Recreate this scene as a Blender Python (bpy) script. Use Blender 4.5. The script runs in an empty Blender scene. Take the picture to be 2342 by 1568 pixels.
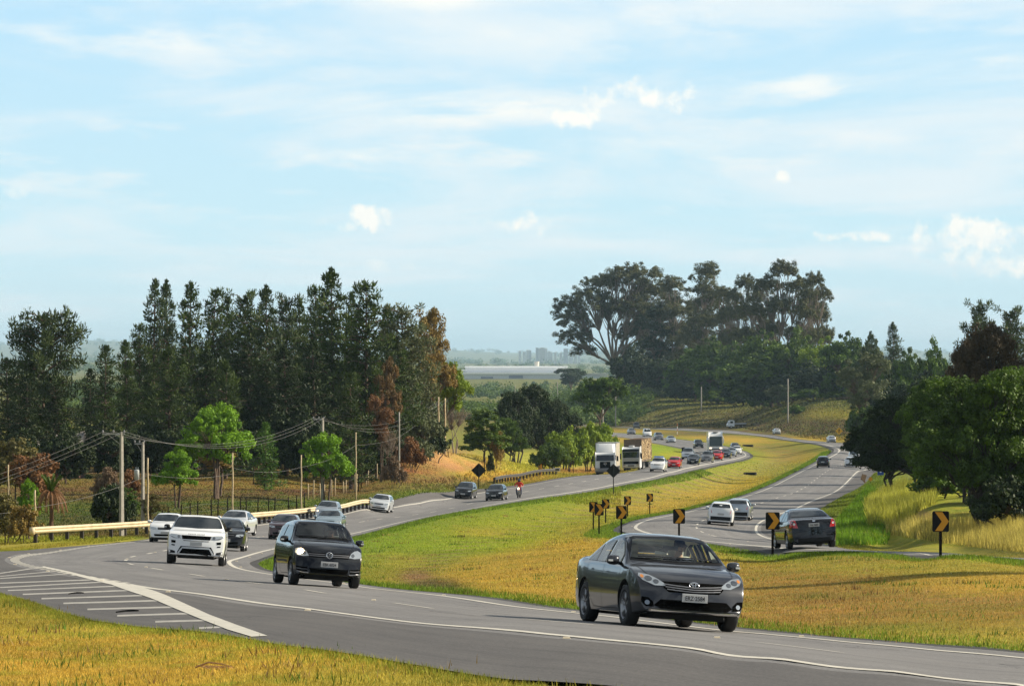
import bpy, bmesh, math, random
import numpy as np
from mathutils import Vector, Matrix
from mathutils.bvhtree import BVHTree
R = math.radians
random.seed(7)
SC = bpy.context.scene
COL = SC.collection
F = 9923.0            # focal length in picture units (picture 2342 units wide), used to lay out the survey points

# ------------------------------------------------------------------ camera
cam = bpy.data.cameras.new("camera"); camo = bpy.data.objects.new("camera", cam); COL.objects.link(camo)
cam.sensor_width = 36.0; cam.lens = 36.0*F/2342.0; cam.shift_y = 31.0/2342.0
cam.clip_start = 1.0; cam.clip_end = 60000.0
camo.rotation_euler = (R(90), 0, 0)
SC.camera = camo
SC.view_settings.view_transform = 'Standard'; SC.view_settings.look = 'None'
SC.view_settings.gamma = 1.0; SC.view_settings.use_curve_mapping = False
SC.view_settings.exposure = 0.66
SC.cycles.use_denoising = True
SC.cycles.max_bounces = 6; SC.cycles.transparent_max_bounces = 16
SC.cycles.volume_bounces = 0; SC.cycles.diffuse_bounces = 3; SC.cycles.glossy_bounces = 3
SC.render.resolution_x = 1024; SC.render.resolution_y = 685

# ------------------------------------------------------------------ sun and sky
SUN_EL, SUN_AZ = R(30), R(7)     # azimuth measured from +X, negative is towards the camera side
sdir = Vector((math.cos(SUN_EL)*math.cos(SUN_AZ), math.cos(SUN_EL)*math.sin(SUN_AZ), math.sin(SUN_EL)))
sl = bpy.data.lights.new("sun", 'SUN'); sl.energy = 5.0; sl.angle = R(0.5); sl.color = (1.0, 0.90, 0.72)
so = bpy.data.objects.new("sun", sl); COL.objects.link(so)
so.rotation_euler = (-sdir).to_track_quat('-Z', 'Y').to_euler()

W = bpy.data.worlds.new("World"); SC.world = W; W.use_nodes = True
nt = W.node_tree; nt.nodes.clear()
def N(tree, typ, **kw):
    n = tree.nodes.new(typ)
    for k, v in kw.items():
        if k == 'inp':
            for kk, vv in v.items(): n.inputs[kk].default_value = vv
        else: setattr(n, k, v)
    return n
def L(tree, a, b): tree.links.new(a, b)
def math_n(tree, op, a, b=None, c=None, clamp=False):
    n = tree.nodes.new('ShaderNodeMath'); n.operation = op; n.use_clamp = clamp
    for i, x in enumerate((a, b, c)):
        if x is None: continue
        if isinstance(x, (int, float)): n.inputs[i].default_value = x
        else: tree.links.new(x, n.inputs[i])
    return n.outputs[0]
def mixc(tree, fac, a, b, blend='MIX'):
    n = tree.nodes.new('ShaderNodeMix'); n.data_type = 'RGBA'; n.blend_type = blend
    for i, x in ((0, fac), (6, a), (7, b)):
        if isinstance(x, (int, float)): n.inputs[i].default_value = x
        elif isinstance(x, tuple): n.inputs[i].default_value = (x + (1.0,))[:4]
        else: tree.links.new(x, n.inputs[i])
    return n.outputs[2]
def ramp(tree, fac, stops, interp='LINEAR'):
    n = tree.nodes.new('ShaderNodeValToRGB'); n.color_ramp.interpolation = interp
    e = n.color_ramp.elements
    while len(e) < len(stops): e.new(0.5)
    for i, (p, c) in enumerate(stops):
        e[i].position = p; e[i].color = (c + (1.0,))[:4] if isinstance(c, tuple) else (c, c, c, 1)
    tree.links.new(fac, n.inputs[0]); return n.outputs[0]

tc = N(nt, 'ShaderNodeTexCoord')
sky = N(nt, 'ShaderNodeTexSky', sky_type='NISHITA', sun_disc=False, sun_elevation=SUN_EL, sun_rotation=R(90)-SUN_AZ,
        altitude=600.0, air_density=1.0, dust_density=0.6, ozone_density=1.5)
sep = N(nt, 'ShaderNodeSeparateXYZ'); L(nt, tc.outputs['Generated'], sep.inputs[0])
el = sep.outputs['Z']
K = 10.0   # the background runs at strength 0.1, so colours here are ten times what is seen
hz = ramp(nt, math_n(nt, 'MULTIPLY', el, 4.0), [(0.0, (.425, .545, .580)), (0.12, (.400, .560, .620)), (0.33, (.335, .515, .640)), (1.0, (.20, .37, .58))])
hzs = N(nt, 'ShaderNodeVectorMath', operation='SCALE'); L(nt, hz, hzs.inputs[0]); hzs.inputs['Scale'].default_value = 10.0
up = ramp(nt, el, [(0.085, 0.0), (0.26, 1.0)])
skd = N(nt, 'ShaderNodeVectorMath', operation='SCALE'); L(nt, sky.outputs[0], skd.inputs[0]); skd.inputs['Scale'].default_value = 0.42
base = mixc(nt, up, hzs.outputs[0], skd.outputs[0])
base = mixc(nt, math_n(nt, 'LESS_THAN', el, -0.004), base, (1.6, 1.7, 1.5))
# clouds: wide thin layers plus a few small heaps
# directions are cast on a high plane so the layers flatten towards the horizon
dz_ = math_n(nt, 'ADD', math_n(nt, 'MAXIMUM', el, 0.0), 0.085)
cp = N(nt, 'ShaderNodeCombineXYZ'); L(nt, math_n(nt, 'DIVIDE', sep.outputs['X'], dz_), cp.inputs[0]); L(nt, math_n(nt, 'DIVIDE', sep.outputs['Y'], dz_), cp.inputs[1])
mp = N(nt, 'ShaderNodeMapping'); L(nt, cp.outputs[0], mp.inputs['Vector']); mp.inputs['Scale'].default_value = (1.0, 0.75, 1.0); mp.inputs['Location'].default_value = (3.1, 0.4, 0.0)
mp.inputs['Rotation'].default_value = (0, 0, R(12))
n1 = N(nt, 'ShaderNodeTexNoise', inp={'Scale': 1.25, 'Detail': 10.0, 'Roughness': 0.60, 'Distortion': 0.5}); L(nt, mp.outputs[0], n1.inputs['Vector'])
thin = ramp(nt, n1.outputs['Fac'], [(0.40, 0.0), (0.66, 1.0)], 'EASE')
mp2 = N(nt, 'ShaderNodeMapping'); L(nt, cp.outputs[0], mp2.inputs['Vector']); mp2.inputs['Scale'].default_value = (3.2, 1.7, 1.0); mp2.inputs['Location'].default_value = (5.3, 1.4, 0.2)
n2 = N(nt, 'ShaderNodeTexNoise', inp={'Scale': 1.5, 'Detail': 9.0, 'Roughness': 0.55}); L(nt, mp2.outputs[0], n2.inputs['Vector'])
patch2 = ramp(nt, n2.outputs['Fac'], [(0.49, 0.0), (0.72, 1.0)], 'EASE')
c1 = mixc(nt, math_n(nt, 'MULTIPLY', thin, 0.80), base, (5.5, 6.0, 6.2))
band = ramp(nt, el, [(0.012, 0.0), (0.03, 0.35), (0.045, 1.0), (0.075, 0.5), (0.12, 0.8)])
c2 = mixc(nt, math_n(nt, 'MULTIPLY', math_n(nt, 'MULTIPLY', patch2, band), 0.80), c1, (6.0, 6.2, 6.15))
def fbm3(scale, rough, detail=8.0, sv=(1, 1, 1)):
    m = N(nt, 'ShaderNodeMapping'); L(nt, tc.outputs['Generated'], m.inputs['Vector']); m.inputs['Scale'].default_value = sv
    n = N(nt, 'ShaderNodeTexNoise', inp={'Scale': scale, 'Detail': detail, 'Roughness': rough}); L(nt, m.outputs[0], n.inputs['Vector']); return n.outputs['Fac']
puffn = fbm3(190.0, 0.55); puffs = None
# position (picture units), half width, half height, weight
for (u, v, a, b, wt) in [(852, 500, 38, 24, 1.0), (792, 520, 30, 12, .7), (740, 508, 22, 8, .35), (1205, 520, 34, 30, .95), (1120, 512, 50, 10, .45), (1800, 405, 24, 12, .9), (1790, 412, 26, 8, .3),
                      (2190, 535, 95, 34, .9), (2275, 590, 110, 40, .75), (1985, 541, 85, 12, .8), (2330, 530, 40, 12, .7), (1320, 268, 90, 22, .85), (1080, 245, 330, 36, .62), (1490, 215, 90, 36, .7), (1830, 200, 170, 34, .62), (1480, 340, 160, 26, .6),
                      (380, 95, 210, 38, .5), (2150, 130, 260, 60, .5), (800, 362, 150, 15, .45), (160, 85, 260, 26, .4), (900, 0, 380, 26, .6), (1550, 90, 500, 70, .42), (860, 610, 60, 14, .3), (60, 440, 40, 14, .35), (80, 215, 130, 30, .35)]:
    dx = (u-1171)/F; dz = -(v-815)/F
    sx = math_n(nt, 'DIVIDE', math_n(nt, 'SUBTRACT', sep.outputs['X'], dx), a/F)
    sz = math_n(nt, 'DIVIDE', math_n(nt, 'SUBTRACT', sep.outputs['Z'], dz), b/F)
    r2 = math_n(nt, 'ADD', math_n(nt, 'MULTIPLY', sx, sx), math_n(nt, 'MULTIPLY', sz, sz))
    small = b < 45 and a < 120
    if small:
        g = math_n(nt, 'ADD', math_n(nt, 'MULTIPLY', r2, -0.38), math_n(nt, 'MULTIPLY', math_n(nt, 'SUBTRACT', puffn, 0.5), 4.2))
        g = math_n(nt, 'MULTIPLY', math_n(nt, 'SMOOTH_MAX', math_n(nt, 'ADD', g, 0.55), 0.0, 0.2), wt*1.5, clamp=True)
    else:
        g = math_n(nt, 'EXPONENT', math_n(nt, 'MULTIPLY', r2, -1.0))
        g = math_n(nt, 'MULTIPLY', g, math_n(nt, 'MULTIPLY', math_n(nt, 'ADD', patch2, thin), wt*1.1), clamp=True)
    g = math_n(nt, 'MULTIPLY', g, math_n(nt, 'GREATER_THAN', sep.outputs['Y'], 0.0))
    puffs = g if puffs is None else math_n(nt, 'MAXIMUM', puffs, g)
c3 = mixc(nt, puffs, c2, (6.7, 6.65, 6.25))
bg = N(nt, 'ShaderNodeBackground'); bg.inputs['Strength'].default_value = 0.1; L(nt, c3, bg.inputs['Color'])
wo = N(nt, 'ShaderNodeOutputWorld'); L(nt, bg.outputs[0], wo.inputs['Surface'])

# ------------------------------------------------------------------ helpers
def tag(o, label=None, cat=None, group=None, kind=None):
    if label: o['label'] = label
    if cat: o['category'] = cat
    if group: o['group'] = group
    if kind: o['kind'] = kind
    return o
def empty(name, loc=(0, 0, 0), rz=0.0, label=None, cat=None, group=None):
    o = bpy.data.objects.new(name, None); COL.objects.link(o); o.location = loc; o.rotation_euler = (0, 0, rz)
    o.empty_display_size = 0.3
    return tag(o, label, cat, group)
def mobj(name, verts, faces, mats, parent=None, smooth=False, midx=None, attr=None):
    me = bpy.data.meshes.new(name)
    V = np.asarray(verts, dtype=np.float64)
    if isinstance(faces, np.ndarray):
        k = faces.shape[1]; nf = len(faces)
        me.vertices.add(len(V)); me.vertices.foreach_set('co', V.astype(np.float32).ravel())
        me.loops.add(nf*k); me.loops.foreach_set('vertex_index', faces.astype(np.int32).ravel())
        me.polygons.add(nf); me.polygons.foreach_set('loop_start', np.arange(nf, dtype=np.int32)*k)
        me.polygons.foreach_set('loop_total', np.full(nf, k, dtype=np.int32)); me.update(calc_edges=True)
    else:
        me.from_pydata([tuple(v) for v in V], [], [tuple(f) for f in faces]); me.update()
    for m in (mats if isinstance(mats, (list, tuple)) else [mats]): me.materials.append(m)
    if midx is not None: me.polygons.foreach_set('material_index', np.asarray(midx, dtype=np.int32))
    if smooth: me.polygons.foreach_set('use_smooth', np.ones(len(me.polygons), dtype=bool))
    if attr:
        for nm, arr in attr.items():
            if arr.ndim == 1:
                a = me.attributes.new(nm, 'FLOAT', 'POINT'); a.data.foreach_set('value', arr.astype(np.float32))
            else:
                a = me.attributes.new(nm, 'FLOAT_COLOR', 'POINT'); a.data.foreach_set('color', np.hstack([arr, np.ones((len(arr), 1))]).astype(np.float32).ravel())
    o = bpy.data.objects.new(name, me); COL.objects.link(o)
    if parent: o.parent = parent
    return o
class MB:
    """collects simple solids into one mesh"""
    def __init__(s): s.v = []; s.f = []; s.m = []
    def add(s, v, f, m=0):
        b = len(s.v); s.v += [tuple(x) for x in v]; s.f += [tuple(i+b for i in q) for q in f]; s.m += [m]*len(f); return s
    def box(s, c, d, m=0, rz=0.0, ry=0.0, rx=0.0, taper=1.0):
        M = Matrix.Translation(c) @ Matrix.Rotation(rz, 4, 'Z') @ Matrix.Rotation(ry, 4, 'Y') @ Matrix.Rotation(rx, 4, 'X')
        v = []
        for z in (-.5, .5):
            t = taper if z > 0 else 1.0
            for x, y in ((-.5, -.5), (.5, -.5), (.5, .5), (-.5, .5)): v.append(M @ Vector((x*d[0]*t, y*d[1]*t, z*d[2])))
        return s.add(v, [(3, 2, 1, 0), (4, 5, 6, 7), (0, 1, 5, 4), (1, 2, 6, 5), (2, 3, 7, 6), (3, 0, 4, 7)], m)
    def tube(s, pts, rad, n=8, m=0, cap=True):
        P = [Vector(p) for p in pts]; rr = rad if isinstance(rad, (list, tuple)) else [rad]*len(P)
        v = []; f = []; ref = Vector((0, 0, 1))
        for i, p in enumerate(P):
            t = (P[min(i+1, len(P)-1)] - P[max(i-1, 0)]).normalized()
            a = t.cross(ref if abs(t.z) < .95 else Vector((1, 0, 0))).normalized(); b = t.cross(a)
            for k in range(n):
                g = 2*math.pi*k/n; v.append(p + (a*math.cos(g) + b*math.sin(g))*rr[i])
        for i in range(len(P)-1):
            for k in range(n): f.append((i*n+k, i*n+(k+1) % n, (i+1)*n+(k+1) % n, (i+1)*n+k))
        if cap: f.append(tuple(range(n-1, -1, -1))); f.append(tuple(range((len(P)-1)*n, len(P)*n)))
        return s.add(v, f, m)
    def lathe(s, prof, axis='Z', n=24, m=0, c=(0, 0, 0), closed=False):
        v = []; f = []; k = len(prof)
        for i in range(n):
            g = 2*math.pi*i/n
            for (r, h) in prof:
                p = (r*math.cos(g), r*math.sin(g), h) if axis == 'Z' else ((r*math.cos(g), h, r*math.sin(g)) if axis == 'Y' else (h, r*math.cos(g), r*math.sin(g)))
                v.append((p[0]+c[0], p[1]+c[1], p[2]+c[2]))
        for i in range(n):
            for j in range(k if closed else k-1):
                a = i*k+j; b = ((i+1) % n)*k+j; a2 = i*k+(j+1) % k; b2 = ((i+1) % n)*k+(j+1) % k
                f.append((a, b, b2, a2))
        return s.add(v, f, m)
    def build(s, name, mats, parent=None, smooth=False):
        return mobj(name, s.v, s.f, mats, parent, smooth, s.m)

# ------------------------------------------------------------------ materials
MATS = {}
def mat(name, color, rough=0.6, metal=0.0, coat=0.0, spec=0.5, emit=None, estr=0.0, alpha=1.0):
    if name in MATS: return MATS[name]
    m = bpy.data.materials.new(name); m.use_nodes = True; b = m.node_tree.nodes['Principled BSDF']
    b.inputs['Base Color'].default_value = (color + (1,))[:4]; b.inputs['Roughness'].default_value = rough
    b.inputs['Metallic'].default_value = metal; b.inputs['Coat Weight'].default_value = coat; b.inputs['Coat Roughness'].default_value = 0.03
    b.inputs['Specular IOR Level'].default_value = spec; b.inputs['Alpha'].default_value = alpha
    if emit: b.inputs['Emission Color'].default_value = (emit + (1,))[:4]; b.inputs['Emission Strength'].default_value = estr
    MATS[name] = m; return m
def noisy(name, color, var=0.25, scale=3.0, rough=0.8, metal=0.0, bump=0.0, coord='Object', spec=0.5, color2=None):
    """a procedural material whose colour wanders between color and color2"""
    if name in MATS: return MATS[name]
    m = mat(name, color, rough, metal, spec=spec); t = m.node_tree; b = t.nodes['Principled BSDF']
    tcn = N(t, 'ShaderNodeTexCoord'); n = N(t, 'ShaderNodeTexNoise', inp={'Scale': scale, 'Detail': 6.0, 'Roughness': 0.6}); L(t, tcn.outputs[coord], n.inputs['Vector'])
    c2 = color2 or tuple(max(0, x*(1-var)) for x in color[:3]); c1 = color if color2 else tuple(min(1, x*(1+var)) for x in color[:3])
    L(t, ramp(t, n.outputs['Fac'], [(0.3, c2), (0.7, c1)]), b.inputs['Base Color'])
    if bump:
        bn = N(t, 'ShaderNodeBump', inp={'Strength': 0.6, 'Distance': bump}); L(t, n.outputs['Fac'], bn.inputs['Height']); L(t, bn.outputs[0], b.inputs['Normal'])
    return m

# ------------------------------------------------------------------ survey: (u, v, distance) points of the ground
def cr(P, n=12):
    P = np.array(P, float); out = []
    Q = np.vstack([2*P[0]-P[1], P, 2*P[-1]-P[-2]])
    for i in range(1, len(Q)-2):
        a, b, c, d = Q[i-1:i+3]
        for t in np.linspace(0, 1, n, endpoint=False):
            out.append(.5*((2*b)+(c-a)*t+(2*a-5*b+4*c-d)*t*t+(3*b-a-3*c+d)*t**3))
    out.append(P[-1]); return np.array(out)
def smooth_line(P, it):
    P = P.copy()
    for _ in range(it): P[1:-1] = P[1:-1]*.5+.25*(P[:-2]+P[2:])
    return P
def unp(u, v, D): return ((u-1171)/F*D, D, -(v-815)/F*D)
INL = [(2700,1543,50.5),(2342,1509.6,56.3),(1784,1457.5,66.2),(1685,1449.5,68.1),(1425,1417,76.7),(1325,1406,80.2),(1189,1392,85.1),(1017,1366,96),(849,1348,105.3),(786,1338,111.3),(630,1317,126.4),(549,1303,139),(525,1290,153),(535,1281,165),(639,1253,215),(823,1217,275),(944,1188,318),(1068,1165,358),(1187,1143,395),(1281,1130,422),(1524,1082,528),(1617,1061,610),(1688,1048,690),(1707,1040,755),(1688,1029,812),(1621,1015,872),(1543,1005,935),(1455,994,1010),(1400,989.5,1060),(1300,985,1130)]
INR = [(2700,1296,105),(2342,1278,126),(2162,1270,138),(2018,1263,148),(1912,1260,156),(1765,1252,169),(1639,1241,187),(1545,1229,211),(1491,1222,226),(1459,1212.5,242),(1452,1206,255),(1461,1198,268),(1491,1187,286),(1566,1173,312),(1669,1146,368),(1738,1125,412),(1818,1086.5,518),(1866,1062,592),(1895,1047.7,640),(1916,1036,697),(1921,1030,728),(1912,1023.5,770),(1883,1015,830),(1828,1008,885),(1786,1003,925),(1736,996,975),(1638,988,1080),(1533,982.5,1165),(1398,976,1270),(1280,971,1360)]
OUL = [(2342,1567,36.5),(1784,1514.5,41.8),(1460,1476.5,46.5),(1190,1452,51.6),(969,1431,57.9),(759,1404,63.5),(640,1390,67),(378,1353,81.8),(294,1339,91.9),(168,1314,106),(99,1296,124),(80,1285,138),(99,1275,155),(132,1263,171),(210,1252,188.5),(345,1237,221.4),(578,1205.6,276.9),(625,1197.5,291.7),(786,1177,335.9),(902,1161.7,366.5),(1015,1143,397),(1091,1130,415.4),(1160,1120,433),(1201,1112.7,446.9),(1281,1100,471),(1352,1088.6,500),(1608,1035,803),(1526,1016,884.8),(1491,1010,915.6)]
OUR = [(1957.5,1076,536),(1933,1098,475),(1897,1122,418),(1849,1147,359),(1807,1166,325),(1784,1175,305),(1750,1189.4,288),(1719,1200,276),(1708,1210.4,265),(1715,1219,258),(1734,1225,250),(1778,1237.7,233),(1850,1249,216),(1940,1259,200),(2050,1268,184),(2169,1278,170)]
DRAIN = [(950,1335,123),(985,1290,168),(1100,1240,227),(1300,1185,352),(1470,1140,440),(1580,1105,526),(1690,1085,606),(1760,1062,695),(1795,1040,778),(1740,1022,862)]
MISC = [(0,1568,44),(600,1568,40.5),(0,1480,54),(0,1400,72),(300,1450,58),(640,1479,50),(0,1359,88),(0,1320,110),(0,1290,130),(0,1262,160),(0,1255,185),
(0,1724,30),(600,1724,30),(-600,1700,31),(-600,1500,50),(-600,1350,95),(-600,1270,160),(-600,1220,240),
(70,1243,213),(345,1222,245),(500,1205,278),(720,1183,320),(840,1162,352),
(0,1240,240),(200,1200,275),(400,1190,285),(200,1150,320),(400,1150,330),(600,1150,340),(760,1150,360),(600,1110,385),(400,1100,400),(100,1100,390),(800,1120,400),(850,1085,430),(600,1070,450),(300,1060,460),(900,1120,392),(960,1105,405),
(900,1075,425),(960,1050,445),(1010,1036,468),(1100,1050,500),(1180,1065,522),(1250,1083,528),(1330,1085,552),(1100,1098,456),(1000,1113,412),(1180,1095,488),(1010,1060,570),(1200,1060,650),(1100,1060,630),(1350,1062,690),(1380,1040,770),(1420,1082,556),(1460,1075,600),(800,1050,520),(500,1040,560),(100,1040,560),(1400,1020,800),(1560,1045,740),(1500,1035,760),(1480,1050,690),(-600,1060,400),(-600,1040,600),
(1300,1300,135),(1400,1280,140),(1700,1300,125),(2000,1330,100),(2342,1330,95),(1150,1345,108),(2342,1400,75),(2000,1400,80),(1700,1350,100),(1400,1350,105),(2900,1400,75),(2900,1300,115),
(2151,1288,135),(1767,1272,161),(1900,1264,149),(2160,1274,132),(2342,1282,121),(1421,1230,213),(1370,1223,242),(1357,1212,270),(1385,1195,298),(1435,1181,322),(1486,1176,342),
(1906,1245,231),(2064,1264,200),(2342,1292,152),(2342,1270,185),(2200,1255,215),(2050,1245,240),(2342,1245,200),(2342,1200,225),(2200,1200,235),(2100,1190,250),(2000,1200,262),(2050,1230,253),(1960,1170,300),(2060,1150,300),(2090,1122,345),(2000,1115,400),(1973,1101,470),(2130,1160,260),(2342,1150,260),(2200,1130,320),(2342,1110,370),(2000,1080,560),(1990,1060,640),(2000,1040,740),(1985,1010,880),(2100,1080,500),(2342,1060,560),(2900,1250,165),(2900,1150,260),(2900,1060,560),
(1960,1003,960),(1960,985,1010),(1850,982,1060),(1750,976,1130),(1650,970,1220),(1500,966,1330),(1400,965,1400),(1950,935,1080),(1850,940,1110),(1750,950,1170),(1600,935,1350),(1500,925,1400),(1400,925,1470),(1700,940,1300),
(1950,905,1300),(1700,900,1500),(1500,900,1550),(1400,905,1600),(2200,950,900),(2342,950,900),(2200,1000,700),(2342,900,1300),(2900,900,1300),
(1300,960,1500),(1100,960,1400),(1000,960,1300),(1200,940,1900),(1100,920,2300),(1300,900,2900),(1200,880,3600),(1200,866,4500),(600,870,4500),(1900,870,4500),(2800,870,4500),(-500,870,4500),(200,960,1300),(-500,960,1300),(200,905,2500),(2100,905,2500),
(0,838,12000),(1200,838,12000),(2342,838,12000),(0,828,20000),(1200,830,20000),(2342,830,20000),(1050,803,32000),(1250,812,32000),(1400,807,32000),(240,783,32000),(-100,795,32000),(600,800,32000),(2000,800,32000),(2700,800,32000),(0,830,44000),(1200,830,44000),(2342,830,44000)]
S = []
for ln, k in ((INL, 3), (INR, 3), (OUL[:26], 2), (OUR, 2), (DRAIN, 3)): S += [tuple(p) for p in cr(ln, k)]
S += OUL[26:] + MISC
for D_ in (30, 36, 42):
    for x_ in (0, 2, 4, 6):
        if 1171+x_/D_*F < 2950:
            a_ = (x_-.09)*.25-(D_-51.4)*.97; n__ = -(x_-.09)*.97-(D_-51.4)*.25; z_ = -3.3+.035*a_+(.07*n__ if n__ < 0 else -.03*n__)
            S.append((1171+x_/D_*F, 815-z_/D_*F, D_))
for x_, D_, z_ in ((9.4, 44, -3.5), (11, 38, -3.28), (12.5, 33, -3.1), (14.2, 26, -2.85), (8.6, 47, -3.6)): S.append((1171+x_/D_*F, 815-z_/D_*F, D_))
S += [(3700, 1400, 75), (3700, 1300, 115), (3700, 1250, 165), (3700, 1150, 260), (3700, 1060, 560), (3700, 900, 1300)]
S = np.array(S, float)
def key(u, D): return np.stack([(u-1171)/330.0, np.log(D)*2.6], axis=-1)
_P = key(S[:, 0], S[:, 2]); _z = -(S[:, 1]-815)/F*S[:, 2]
_w = np.clip(np.abs(_z), 3, None)
def _phi(d2): return 0.5*d2*np.log(d2+1e-9)
_A = _phi(((_P[:, None]-_P[None])**2).sum(-1)); n_ = len(_P)
_A[np.diag_indices(n_)] += 2e-3
_M = np.zeros((n_+3, n_+3)); _M[:n_, :n_] = _A; _M[:n_, n_] = 1; _M[:n_, n_+1:] = _P; _M[n_, :n_] = 1; _M[n_+1:, :n_] = _P.T
_c = np.linalg.solve(_M, np.concatenate([_z, np.zeros(3)]))
def H(X, Y):
    X = np.atleast_1d(np.asarray(X, float)); Y = np.clip(np.atleast_1d(np.asarray(Y, float)), 25, 46000)
    sh = X.shape; X = X.ravel(); Y = Y.ravel()
    q = key(np.clip(1171+F*X/Y, -700, 4200), Y); out = np.empty(len(q))
    for i in range(0, len(q), 20000):
        k = q[i:i+20000]; d2 = ((k[:, None, 0]-_P[None, :, 0])**2 + (k[:, None, 1]-_P[None, :, 1])**2)
        out[i:i+20000] = _phi(d2) @ _c[:n_] + _c[n_] + k @ _c[n_+1:]
    return out.reshape(sh)
def Hs(x, y): return float(H(x, y)[0])
_LD = np.exp(np.linspace(np.log(30), np.log(36000), 2750))
def G(u, v, dmin=0.0):
    """ground point seen at picture position (u, v): first one beyond dmin"""
    z = H((u-1171)/F*_LD, _LD); vv = 815-F*z/_LD
    ok = np.where((vv[:-1] > v) & (vv[1:] <= v) & (_LD[1:] > dmin))[0]
    if len(ok) == 0:
        k = int(np.argmin(np.abs(vv-v)+(_LD < dmin)*1e6)); D = _LD[k]
    else:
        k = ok[0]; D = _LD[k]+(_LD[k+1]-_LD[k])*(vv[k]-v)/(vv[k]-vv[k+1])
    x = (u-1171)/F*D
    return Vector((x, D, Hs(x, D)))
def GD(u, D):
    x = (u-1171)/F*D; return Vector((x, D, Hs(x, D)))
def up_n(x, y, e=1.0):
    a = Hs(x+e, y)-Hs(x-e, y); b = Hs(x, y+e)-Hs(x, y-e)
    return Vector((-a/(2*e), -b/(2*e), 1)).normalized()

# ------------------------------------------------------------------ road lines in plan
def line3(IN, n=24, sm=30):
    P = cr([unp(*p) for p in IN], n)[:, :2]
    seg = np.r_[0, np.cumsum(np.hypot(*np.diff(P, axis=0).T))]
    D = P[:, 1].mean()
    s = 0; ss = [0.0]
    while ss[-1] < seg[-1]:
        d = np.interp(ss[-1], seg, P[:, 1]); ss.append(ss[-1]+max(0.45, d*0.006))
    ss = np.array(ss[:-1]); Q = np.stack([np.interp(ss, seg, P[:, 0]), np.interp(ss, seg, P[:, 1])], 1)
    Q = smooth_line(Q, sm)
    seg2 = np.r_[0, np.cumsum(np.hypot(*np.diff(Q, axis=0).T))]
    T = np.gradient(Q, axis=0); T /= np.hypot(T[:, 0], T[:, 1])[:, None]
    return Q, T, seg2
INLX = [(1171+14.2/24*F, 815+2.81/24*F, 24), (1171+11.0/38*F, 815+3.30/38*F, 38)]+INL   # carried on towards the camera, outside the picture
QL, TL, SL = line3(INLX); QR, TR, SR = line3(INR)
NL = np.stack([-TL[:, 1], TL[:, 0]], 1)      # outer side of the left carriageway (away from the median)
NR = np.stack([TR[:, 1], -TR[:, 0]], 1)      # outer side of the right carriageway
def at_s(Q, Nn, Sx, s, off):
    x = np.interp(s, Sx, Q[:, 0]) + np.interp(s, Sx, Nn[:, 0])*off; y = np.interp(s, Sx, Q[:, 1]) + np.interp(s, Sx, Nn[:, 1])*off
    return x, y
def s_of(Q, Sx, x, y): return float(Sx[np.argmin((Q[:, 0]-x)**2+(Q[:, 1]-y)**2)])
def strip(name, Q, Nn, Sx, s0, s1, o0, o1, lift, m, nx=1, ds=None, parent=None, collect=None):
    """ribbon that follows the ground between offsets o0 and o1 (numbers or functions of s)"""
    s = Sx[(Sx > s0) & (Sx < s1)]; s = np.r_[s0, s, s1]
    if ds: s = np.linspace(s0, s1, max(2, int((s1-s0)/ds)+1))
    a = o0(s) if callable(o0) else np.full(len(s), o0); b = o1(s) if callable(o1) else np.full(len(s), o1)
    rows = []
    for k in range(nx+1):
        o = a+(b-a)*k/nx; x, y = at_s(Q, Nn, Sx, s, o); rows.append(np.stack([x, y, H(x, y)+lift], 1))
    V = np.concatenate(rows); n = len(s); Fc = []
    for k in range(nx):
        i = np.arange(n-1); Fc.append(np.stack([k*n+i, k*n+i+1, (k+1)*n+i+1, (k+1)*n+i], 1))
    Fc = np.concatenate(Fc)
    e1 = V[Fc[:, 1]]-V[Fc[:, 0]]; e2 = V[Fc[:, 3]]-V[Fc[:, 0]]
    if np.cross(e1, e2)[:, 2].mean() < 0: Fc = Fc[:, ::-1].copy()
    if collect is not None: collect.append((V, Fc)); return
    offs_ = np.concatenate([a+(b-a)*k/nx for k in range(nx+1)])
    return mobj(name, V, Fc, m, parent, smooth=True, attr={'off': offs_, 'run': np.tile(s, nx+1)})
def build_collected(name, col, m, parent=None):
    V = np.concatenate([c[0] for c in col]); b = 0; Fs = []
    for v, f in col: Fs.append(f+b); b += len(v)
    return mobj(name, V, np.concatenate(Fs), m, parent, smooth=True)
def poly_sheet(name, pts, lift, m, cell=1.5, collect=None):
    """flat-plan polygon cut into cells and laid on the ground"""
    bm = bmesh.new(); vs = [bm.verts.new((p[0], p[1], 0)) for p in pts]; f = bm.faces.new(vs)
    bmesh.ops.triangulate(bm, faces=[f], ngon_method='EAR_CLIP')
    xs = [p[0] for p in pts]; ys = [p[1] for p in pts]
    for ax, lo, hi in ((0, min(xs), max(xs)), (1, min(ys), max(ys))):
        c = lo+cell
        while c < hi:
            co = (c, 0, 0) if ax == 0 else (0, c, 0); no = (1, 0, 0) if ax == 0 else (0, 1, 0)
            bmesh.ops.bisect_plane(bm, geom=bm.verts[:]+bm.edges[:]+bm.faces[:], plane_co=co, plane_no=no)
            c += cell if ax == 0 else cell*max(1.0, c/110.0)
    co = np.array([v.co[:] for v in bm.verts]); z = H(co[:, 0], co[:, 1])+lift
    for v, zz in zip(bm.verts, z): v.co.z = zz
    bmesh.ops.recalc_face_normals(bm, faces=bm.faces[:])
    if sum(f.normal.z for f in bm.faces) < 0: bmesh.ops.reverse_faces(bm, faces=bm.faces[:])
    me = bpy.data.meshes.new(name); bm.to_mesh(me); bm.free(); me.materials.append(m)
    me.polygons.foreach_set('use_smooth', np.ones(len(me.polygons), dtype=bool))
    o = bpy.data.objects.new(name, me); COL.objects.link(o); return o

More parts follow.
